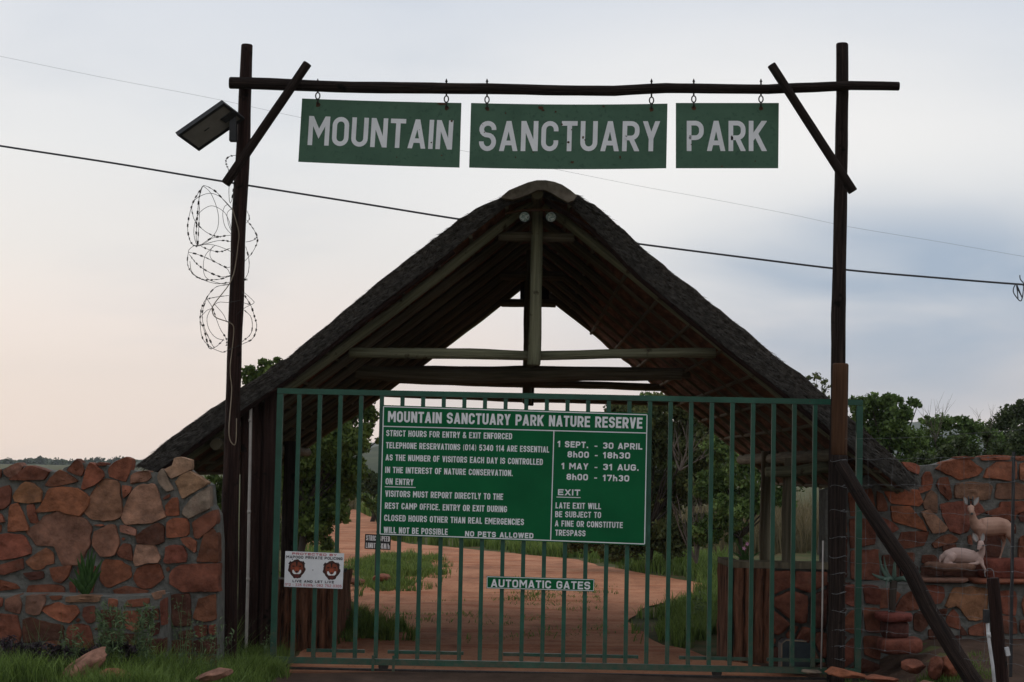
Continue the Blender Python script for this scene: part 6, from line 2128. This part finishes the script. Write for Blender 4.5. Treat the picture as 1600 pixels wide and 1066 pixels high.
tree('tree', 'leafy green tree left of the road with its crown rising above the left roof slope', 31.0, (462, 862),
     [(392, 585, 17), (415, 572, 14), (436, 566, 8), (402, 602, 20), (430, 592, 16), (450, 640, 45), (500, 640, 38), (540, 640, 30), (566, 632, 20), (578, 650, 14), (470, 700, 52), (525, 690, 44), (555, 690, 24), (572, 672, 12), (470, 770, 52), (525, 755, 40),
      (490, 815, 34), (455, 830, 30), (530, 800, 20), (548, 730, 24), (510, 850, 12), (592, 688, 7), (600, 640, 6)], M['leaf_a'], n=1000, leaf=.095, trunk_r=.075, sub=9)
tree('bush', 'dense dark bush with reddish tint right of the notice board behind the gate', 33.0, (1010, 878),
     [(985, 650, 34), (1030, 640, 30), (1065, 640, 24), (960, 700, 40), (1010, 700, 44), (1060, 690, 40), (1095, 690, 30), (980, 770, 48), (1040, 770, 50), (1090, 760, 36), (1000, 835, 36), (1050, 840, 36), (1095, 830, 30), (955, 640, 14), (930, 700, 36), (920, 780, 40), (915, 840, 30), (960, 860, 22), (1085, 705, 30), (1112, 722, 30), (1120, 690, 20), (1080, 655, 22), (1100, 668, 16)],
     M['leaf_b'], n=1100, leaf=.085, cat='bush', trunk_r=.06, sub=8)
tree('bush', 'yellowish green bush behind the pink flowers right of the road', 31.0, (1150, 868),
     [(1130, 700, 28), (1160, 730, 34), (1120, 760, 34), (1175, 780, 30), (1140, 800, 34), (1105, 830, 26), (1190, 730, 26), (1200, 690, 24), (1235, 700, 26), (1250, 745, 26), (1220, 770, 26), (1155, 840, 18)], M['leaf_c'], n=800, leaf=.085, cat='bush', trunk_r=.05, sub=7)
tree('bush', 'grey-green bush peeking over the notice board under the back beam', 44.0, (985, 850), [(960, 650, 18), (985, 640, 22), (1015, 634, 22), (1045, 626, 18), (1065, 640, 20), (1000, 680, 36), (1060, 700, 40)], M['leaf_c'], n=800, leaf=.11, cat='bush', trunk_r=.06)
tree('tree', 'bright leafy tree just right of the right gate posts above the roof eave', 36.0, (1380, 860),
     [(1345, 640, 22), (1360, 626, 15), (1375, 640, 24), (1392, 625, 13), (1400, 650, 24), (1385, 680, 34), (1350, 680, 34), (1420, 690, 26), (1428, 628, 9), (1415, 640, 10), (1434, 633, 6), (1370, 720, 40), (1420, 735, 34), (1330, 720, 34), (1400, 780, 40), (1340, 790, 36)], M['leaf_c'], n=1000, leaf=.10, trunk_r=.08, sub=9)
tree('bush', 'mid-green bush behind the right stone wall, next to the bright leafy tree', 40.0, (1480, 850), [(1450, 665, 16), (1475, 660, 18), (1500, 664, 18), (1525, 670, 18), (1460, 690, 24), (1500, 695, 28), (1540, 690, 24), (1430, 690, 14), (1450, 725, 26), (1500, 725, 28), (1545, 725, 26), (1480, 770, 40)], M['leaf_c'], n=900, leaf=.10, cat='bush', trunk_r=.06)
tree('bush', 'tall dark bush at the right edge behind the stone wall', 46.0, (1590, 850), [(1580, 650, 22), (1602, 640, 20), (1560, 662, 16), (1545, 676, 14), (1590, 680, 30), (1620, 670, 28), (1560, 700, 28), (1600, 720, 36), (1640, 650, 26), (1650, 700, 34), (1600, 770, 40)], M['leaf_d'], n=1000, leaf=.11, cat='bush', trunk_r=.07)
tree('bush', 'low dark hedge bush directly behind the right wall, in front of the mid-green bush', 30.0, (1500, 870), [(1440, 722, 18), (1480, 712, 20), (1520, 712, 22), (1560, 708, 22), (1600, 712, 22), (1640, 708, 24), (1460, 750, 30), (1520, 750, 30), (1580, 750, 30), (1500, 690, 12), (1545, 684, 12), (1590, 690, 14)], M['leaf_d'], n=900, leaf=.085, cat='bush', trunk_r=.05)
tree('tree', 'sparse thin-twigged treetop showing above the right roof slope', 42.0, (1280, 850), [(1262, 592, 8), (1275, 588, 8), (1284, 598, 9), (1270, 606, 10), (1290, 608, 8), (1280, 620, 12), (1300, 620, 10), (1275, 640, 16)], M['leaf_b'], n=420, leaf=.085, trunk_r=.045, sub=5, tmat='twig')
tree('bush', 'dark rounded bush beside the far end of the dirt road', 60.0, (582, 800), [(575, 745, 13), (592, 752, 14), (560, 752, 12), (580, 765, 16), (600, 770, 16), (612, 750, 14), (565, 770, 12)], M['leaf_d'], n=1600, leaf=.14, cat='bush', trunk_r=.08)
tree('bush', 'lighter green bush at the bend of the dirt road', 50.0, (590, 812), [(580, 790, 10), (595, 785, 14), (608, 792, 14), (590, 802, 10), (572, 776, 9)], M['leaf_a'], n=1500, leaf=.11, cat='bush', trunk_r=.05)
tree('bush', 'grassy bush left of the road under the leafy tree', 37.0, (480, 845), [(468, 790, 18), (500, 790, 14), (520, 795, 10), (455, 815, 16), (540, 794, 8)], M['leaf_b'], n=900, leaf=.085, cat='bush', trunk_r=.04)
tree('bush', 'green bush in the gap between the left stone wall and the left gantry post', 22.0, (335, 930), [(335, 780, 22), (338, 820, 22), (332, 755, 18), (345, 860, 24), (330, 900, 24), (350, 800, 22), (340, 940, 24), (345, 980, 24)], M['leaf_a'], n=1100, leaf=.06, cat='bush', trunk_r=.03)
# far treeline on the left, tree by tree
for k, (px, top, r) in enumerate(((-30, 716, 9), (12, 715, 8), (40, 716, 9), (62, 713, 9), (90, 715, 8), (112, 717, 8), (135, 716, 7), (152, 713, 7), (183, 712, 10), (207, 717, 7), (160, 719, 9), (25, 720, 10), (75, 720, 10), (120, 721, 10))):
    lab = ['grey-green far tree on the skyline left of the thatched roof', 'grey-green far tree on the skyline left of the thatched roof'][k % 2]
    if k == 8: lab = 'tallest rounded far tree on the skyline, just left of the roof eave'
    tree('tree', lab, 780.0 + 8 * k, (px, 738), [(px - r * .9, top + r * .9, r * .7), (px + r * .9, top + r * .9, r * .7), (px, top + r * .6, r * .7), (px - r, top + r * 1.6, r), (px + r, top + r * 1.6, r)], M['leaf_d'], n=2600, leaf=1.05, trunk_r=.4, sub=14,
         group=None if k == 8 else 'far trees on the left skyline')


# bare twiggy branches in the dark bush and on the skyline
def twigs(name, label, Y, base, tips, r, cat='branch'):
    mb = MB()
    b = at(*base, Y)
    for t_ in tips:
        e = at(*t_, Y)
        m1 = b.lerp(e, .45) + Vector((rng.uniform(-.05, .05), rng.uniform(-.1, .1), .03))
        mb.tube(crom([b, m1, e], 5), [r * (1 - .08 * k) for k in range(11)], 5)
        for _ in range(4):
            u = rng.uniform(.4, .95)
            q = b.lerp(e, u)
            d = (e - b).normalized() * rng.uniform(.12, .3) + Vector((rng.uniform(-.2, .2), rng.uniform(-.1, .1), rng.uniform(0, .15)))
            mb.tube([q, q + d * .5 + Vector((0, 0, .02)), q + d], [r * .4, r * .3, r * .12], 4)
    return tag(mb.build(name, M['twig'], None), label, cat)


twigs('dead_shrub', 'bare pale dead shrub at the foot of the dark bush right of the notice board', 31.2, (1088, 880), [(1050, 790), (1062, 800), (1082, 790), (1100, 800), (1095, 770), (1068, 830)], .022, 'shrub')
twigs('dead_shrub', 'bare grey twigs high in the dark bush right of the notice board', 31.0, (1062, 735), [(1050, 690), (1075, 680), (1060, 700), (1085, 700), (1100, 715)], .018, 'shrub')
twigs('dead_shrub', 'leafless twigs on the skyline right of the bright leafy tree', 38.0, (1462, 690), [(1450, 640), (1463, 632), (1475, 636), (1482, 630), (1440, 645)], .007, 'shrub')
twigs('dead_shrub', 'thin dead branch tips behind the far right bush on the skyline', 44.0, (1540, 690), [(1524, 640), (1528, 652), (1560, 640), (1552, 632)], .007, 'shrub')


# ------------------------------------------------------------------ grass, weeds, succulents
def blades(pts, h, w, lean=.5):
    """pts (n,3) -> 2 stacked triangles per blade"""
    n = len(pts)
    d = nrng.normal(size=(n, 2)); d /= np.linalg.norm(d, axis=1, keepdims=True)
    hh = h * nrng.uniform(.45, 1.3, n)
    ln = lean * hh * nrng.uniform(.1, 1.1, n)
    side = np.stack([-d[:, 1], d[:, 0], np.zeros(n)], 1)
    a = nrng.uniform(0, 6.28, n)
    side = np.stack([np.cos(a), np.sin(a), np.zeros(n)], 1) * w * nrng.uniform(.6, 1.3, n)[:, None]
    m = pts + np.stack([d[:, 0] * ln * .35, d[:, 1] * ln * .35, hh * .6], 1)
    t = pts + np.stack([d[:, 0] * ln, d[:, 1] * ln, hh], 1)
    q = np.stack([pts - side, pts + side, m + side * .7, m - side * .7], 1).reshape(-1, 3)
    q2 = np.stack([m - side * .7, m + side * .7, t + side * .08, t - side * .08], 1).reshape(-1, 3)
    return np.concatenate([q, q2])


def in_poly(x, y, P):
    c = False
    for i in range(len(P)):
        a, b = P[i], P[i - 1]
        if (a[1] > y) != (b[1] > y) and x < (b[0] - a[0]) * (y - a[1]) / (b[1] - a[1]) + a[0]:
            c = not c
    return c


def scatter(pxpoly, n, patchy=0.0, sc_=1.2, seed=0.0):
    P = [gnd(*p) for p in pxpoly]
    P2 = [(p.x, p.y) for p in P]
    xs_ = [p[0] for p in P2]; ys_ = [p[1] for p in P2]
    out = []
    ed = max(.12, .012 * (sum(ys_) / len(ys_)) )
    tries = 0
    while len(out) < n and tries < n * 30:
        tries += 1
        x, y = rng.uniform(min(xs_), max(xs_)), rng.uniform(min(ys_), max(ys_))
        if not in_poly(x, y, P2): continue
        if patchy:
            k_ = .55 * nz((x, y, 0), sc_, seed) + .45 * nz((x, y, 0), sc_ * 3.3, seed + 4)
            edge = all(in_poly(x + ex, y + ey, P2) for ex, ey in ((ed, 0), (-ed, 0), (0, ed * 1.6), (0, -ed * 1.6)))
            if k_ + rng.gauss(0, .10) < patchy - .5 + (0 if edge else .32): continue
        out.append((x, y, ground_h(x, y)))
    return np.array(out).reshape(-1, 3)


def grass(label_kind, pxpoly, n, h, w, mat, patchy=.4, lean=.55, seed=0.0, sc_=1.2, name='grass'):
    P = scatter(pxpoly, n, patchy, sc_, seed)
    hv = np.array([.55 + .9 * max(0, .5 + nz(p, 1.6, seed + 2)) for p in P]) if len(P) else 1
    q = blades(P, h * hv, w, lean)
    T_ = np.clip(nrng.normal(.45, .25, len(P)), 0, 1)
    T_ = np.concatenate([T_, np.clip(T_ + .15, 0, 1)])
    return tag(fast_mesh(name, q, 4, mat, None, np.repeat(T_[:, None], 3, 1)), kind='stuff')


# foreground left verge
grass('', [(-60, 1048), (250, 1045), (330, 1030), (445, 1040), (455, 1060), (430, 1080), (330, 1110), (-60, 1110)], 20000, .15, .004, M['grass'], .35, .8, 1, 2.0)
grass('', [(230, 1018), (330, 1012), (372, 1022), (380, 1050), (240, 1062), (190, 1050)], 9000, .30, .004, M['grass'], .3, .7, 2, 2.0)
grass('', [(-60, 1046), (300, 1040), (345, 1030), (372, 1040), (380, 1075), (-60, 1090)], 750, .36, .0035, M['weed'], .2, .8, 31, 2.0)
grass('', [(385, 1032), (440, 1026), (452, 1045), (440, 1062), (380, 1062)], 2200, .16, .0035, M['grass'], .3, .8, 5, 2.0)
grass('', [(1280, 1062), (1420, 1075), (1600, 1060), (1600, 1100), (1280, 1090)], 1600, .06, .003, M['grass'], .55, .8, 6, 2.0)
# inside the gate
grass('', [(500, 1008), (515, 975), (560, 968), (630, 985), (655, 1004), (560, 1014)], 4200, .17, .006, M['grass'], .42, .6, 8, 1.2)
grass('', [(522, 912), (530, 884), (590, 868), (660, 866), (702, 879), (714, 896), (690, 918), (640, 930), (560, 936)], 12000, .115, .008, M['grass'], .42, .6, 9, 1.0)
grass('', [(440, 900), (460, 858), (520, 870), (545, 905), (520, 930), (440, 930)], 3000, .22, .008, M['grass'], .3, .6, 10, 1.0)
grass('', [(985, 1006), (990, 968), (1035, 955), (1085, 930), (1150, 912), (1150, 1004), (1060, 1014)], 12000, .14, .007, M['grass'], .42, .6, 11, .9)
grass('', [(900, 876), (1000, 870), (1140, 876), (1150, 915), (1110, 916), (1040, 902), (960, 890)], 9000, .22, .010, M['grass'], .35, .6, 12, .8)
grass('', [(720, 852), (800, 850), (900, 856), (1000, 862), (1000, 880), (900, 874), (800, 865), (725, 858)], 6000, .25, .014, M['grass'], .3, .6, 13, .5)
grass('', [(560, 800), (600, 810), (660, 845), (720, 856), (650, 850), (612, 845), (596, 828), (585, 812)], 4500, .45, .018, M['grass'], .2, .6, 14, .4)
grass('', [(440, 812), (470, 800), (540, 792), (560, 797), (500, 801), (468, 814), (460, 850), (440, 870)], 5000, .5, .02, M['drygrass'], .2, .5, 15, .4)
grass('', [(1100, 868), (1300, 868), (1310, 838), (1150, 832), (1100, 846)], 7000, .75, .014, M['drygrass'], .2, .5, 16, .4)
grass('', [(560, 930), (640, 932), (760, 900), (960, 905), (1000, 1000), (700, 1010), (560, 960)], 2600, .05, .006, M['grass'], .64, .9, 17, .5)
grass('', [(600, 800), (1200, 800), (1300, 830), (1000, 850), (700, 845)], 5000, .4, .03, M['drygrass'], .2, .5, 18, .3)


# feathery weeds in front of the left wall
def weed(label, px, py_base, tops, Y, mat, leaf=.042, nleaf=130, name='weed', cat='weed', grp=None):
    b = at(px, py_base, Y)
    b.z = ground_h(b.x, b.y)
    root = thing(name, b, label, cat, grp)
    st_ = MB()
    C = []
    for tx, ty in tops:
        e = at(tx, ty, Y) + Vector((0, rng.uniform(-.08, .08), 0))
        m1 = b.lerp(e, .5) + Vector((rng.uniform(-.03, .03), rng.uniform(-.03, .03), .02))
        c = crom([b, m1, e], 8)
        st_.tube(c, [.0035 * (1 - .05 * k) for k in range(len(c))], 5)
        for k in range(nleaf):
            u = rng.uniform(.25, 1)
            q = c[min(len(c) - 1, int(u * (len(c) - 1)))]
            C.append(q + Vector((rng.gauss(0, .02), rng.gauss(0, .02), rng.gauss(0, .012))) * (1.4 - u * .6))
    st_.build('stem', mat, root)
    C = np.array([tuple(c) for c in C])
    T_ = np.clip(nrng.normal(.5, .25, len(C)), 0, 1)
    fast_mesh('leaves', leaf_quads(C, leaf, .2, 4.5), 4, mat, root, np.repeat(T_[:, None], 3, 1))
    return root


weed('tall feathery grey-green weed in front of the low planter wall', 178, 1040, [(150, 950), (160, 938), (172, 945), (185, 948), (194, 940), (180, 965), (165, 970), (156, 962), (190, 960)], 14.3, M['weed'])
weed('second feathery weed with a bushy top, right of the tallest one', 226, 1040, [(215, 950), (228, 942), (236, 955), (222, 965), (240, 948), (210, 968)], 14.35, M['weed'])
weed('thin spindly weed with few leaves before the right end of the left wall', 285, 1040, [(262, 950), (275, 935), (288, 928), (296, 952), (300, 960)], 14.5, M['weed'], .03, 30)
weed('wispy weed growing against the left end of the green gate', 424, 1040, [(418, 975), (424, 985), (413, 1000)], 15.6, M['weed'], .03, 30)
weed('small dark-stemmed weed at the edge of the road behind the gate', 556, 985, [(545, 905), (552, 915), (560, 940), (568, 950), (540, 940)], 19.5, M['weed'], .035, 25)
weed('leafy tuft weed in the right grass patch behind the gate', 1092, 985, [(1085, 930), (1095, 925), (1104, 940), (1088, 945), (1100, 955)], 21.0, M['weed'], .05, 45)
weed('low scruffy weed at the foot of the planter wall left of the tallest weed', 112, 1044, [(100, 985), (112, 975), (122, 990), (130, 1000), (95, 1000)], 14.3, M['weed'], .04, 60)
weed('straggly weed with leaning stems in the grass before the left gantry post', 322, 1040, [(300, 985), (318, 968), (338, 975), (352, 960), (330, 990), (368, 985)], 14.5, M['weed'], .035, 40)
for k, (px, py, tops) in enumerate((((70), 1046, [(50, 1010), (62, 1004), (78, 1006), (90, 1012), (40, 1020)]), ((120), 1046, [(105, 1012), (118, 1020), (100, 1025), (135, 1015)]), ((15), 1046, [(0, 1000), (14, 996), (28, 1004), (40, 1012)]), ((170), 1046, [(160, 1000), (172, 1005), (180, 1015), (150, 1010)]), ((205), 1040, [(196, 1005), (208, 1010), (185, 1008)]))):
    weed(['dark purple-leaved ground plant below the sword-leaved plant', 'dark purple-leaved ground plant left of the leaning rock', 'dark purple-leaved ground plant in the far left corner', 'dark purple-leaved ground plant right of the leaning rock', 'dark purple-leaved ground plant by the small pale rock'][k], px, py, tops, 14.3, M['purple'], .055, 150, 'ground_plant', 'plant')


def rosette(name, label, px, py, tips, Y, wpx, mat, parent=None, cat='plant', droop=.25, fold=.35, curl=False):
    b = at(px, py, Y)
    root = thing(name, b, label, cat)
    for tx, ty, dy in tips:
        e = at(tx, ty, Y) + Vector((0, dy, 0))
        ax = e - b
        n = 10
        mb = MB()
        ctrl = b + ax * .5 + Vector((0, 0, ax.length * droop)) + Vector((ax.x, ax.y, 0)) * -.10
        if curl:
            ctrl = b + Vector((ax.x * 1.0, ax.y, 0)) * .85 + Vector((0, 0, max(ax.z * .12, .03 if ax.z > 0 else .07)))
        for j in range(n + 1):
            u = j / n
            p = b * (1 - u) ** 2 + ctrl * (2 * u * (1 - u)) + e * u * u
            tg = ((ctrl - b) * (1 - u) + (e - ctrl) * u).normalized()
            sd = tg.cross(Vector((0, -1, .2))).normalized()
            nn_ = sd.cross(tg).normalized()
            w = pm(wpx, Y) * (1 - u) ** .7 * (.75 + .5 * min(1, u * 3))
            mb.v.append(tuple(p - sd * w + nn_ * w * fold)); mb.v.append(tuple(p - nn_ * w * .25)); mb.v.append(tuple(p + sd * w + nn_ * w * fold)); mb.v.append(tuple(p + nn_ * w * .1 * 0 - nn_ * w * .75))
        for j in range(n):
            for q0, q1 in ((0, 1), (1, 2), (2, 3), (3, 0)):
                mb.face((j * 4 + q0, j * 4 + q1, (j + 1) * 4 + q1, (j + 1) * 4 + q0), tint=rng.uniform(.3, .8))
        mb.build('leaf', mat, root, True)
    return root


aloe = rosette('aloe', 'grey-green aloe with curling leaves behind the diagonal brace pole', 1396, 908,
        [(1372, 858, -.02), (1360, 895, -.06), (1382, 868, .02), (1398, 878, .04), (1398, 868, -.02), (1440, 892, .02), (1432, 884, .06), (1424, 926, -.06), (1418, 918, -.10), (1436, 944, -.06), (1380, 918, -.10), (1376, 905, -.12)], 16.30, 3.4, M['aloe'], curl=True)
mb = MB()
mb.tube([at(1396, 907, 16.3), at(1394, 940, 16.3), at(1392, 975, 16.3)], [.035, .03, .035], 8, rough=.2)
mb.build('stem', M['trunk'], aloe, True)
zz = lambda x, y: (x / 2.287, 600 + y / 2.287)
rosette('sword_plant', 'upright clump of dark green sword-shaped leaves on the low planter wall', *zz(308, 755),
        [(*zz(x, y), d) for x, y, d in [(245, 690, -.02), (262, 660, .02), (275, 620, 0), (285, 596, .03), (298, 610, -.03), (305, 640, .04), (318, 590, -.02), (330, 585, .02), (338, 620, -.05), (345, 600, 0), (355, 640, .02), (370, 625, -.02), (362, 665, .03), (290, 640, -.05), (310, 620, .05), (352, 680, -.05), (268, 690, -.06)]],
        14.95, 4.6, M['sword'], droop=.02)
fl_ = rosette('flower_plant', 'leafy plant with two pink flowers on the right planter behind the bars', 1165, 880,
              [(1148, 845, 0), (1155, 850, .03), (1172, 846, 0), (1180, 858, -.03), (1190, 862, 0), (1160, 858, -.04), (1140, 860, 0), (1175, 868, -.05)], 17.6, 2.2, M['sword'], droop=.1)
for x, y in ((1162.5, 857), (1167.5, 850)):
    mb = MB()
    c = at(x, y, 17.55)
    for k in range(5):
        a = k / 5 * 6.283
        d = Vector((math.cos(a), -.3, math.sin(a)))
        s_ = Vector((-math.sin(a), 0, math.cos(a)))
        mb.poly([c, c + d * .010 + s_ * .008, c + d * .020, c + d * .010 - s_ * .008])
    mb.build('flower', M['flower'], fl_)
# ------------------------------------------------------------------ evening haze
hm = bpy.data.materials.new('haze')
hm.use_nodes = True
ht = hm.node_tree
ht.nodes.clear()
ho = N(ht, 'ShaderNodeOutputMaterial')
hv = N(ht, 'ShaderNodeVolumePrincipled')
hv.inputs['Color'].default_value = (.80, .86, .92, 1)
hv.inputs['Density'].default_value = 0.00018
ht.links.new(hv.outputs[0], ho.inputs['Volume'])
mb = MB()
mb.box((0, 800, 55), (4600, 3200, 126))
tag(mb.build('haze', hm, None), kind='stuff')
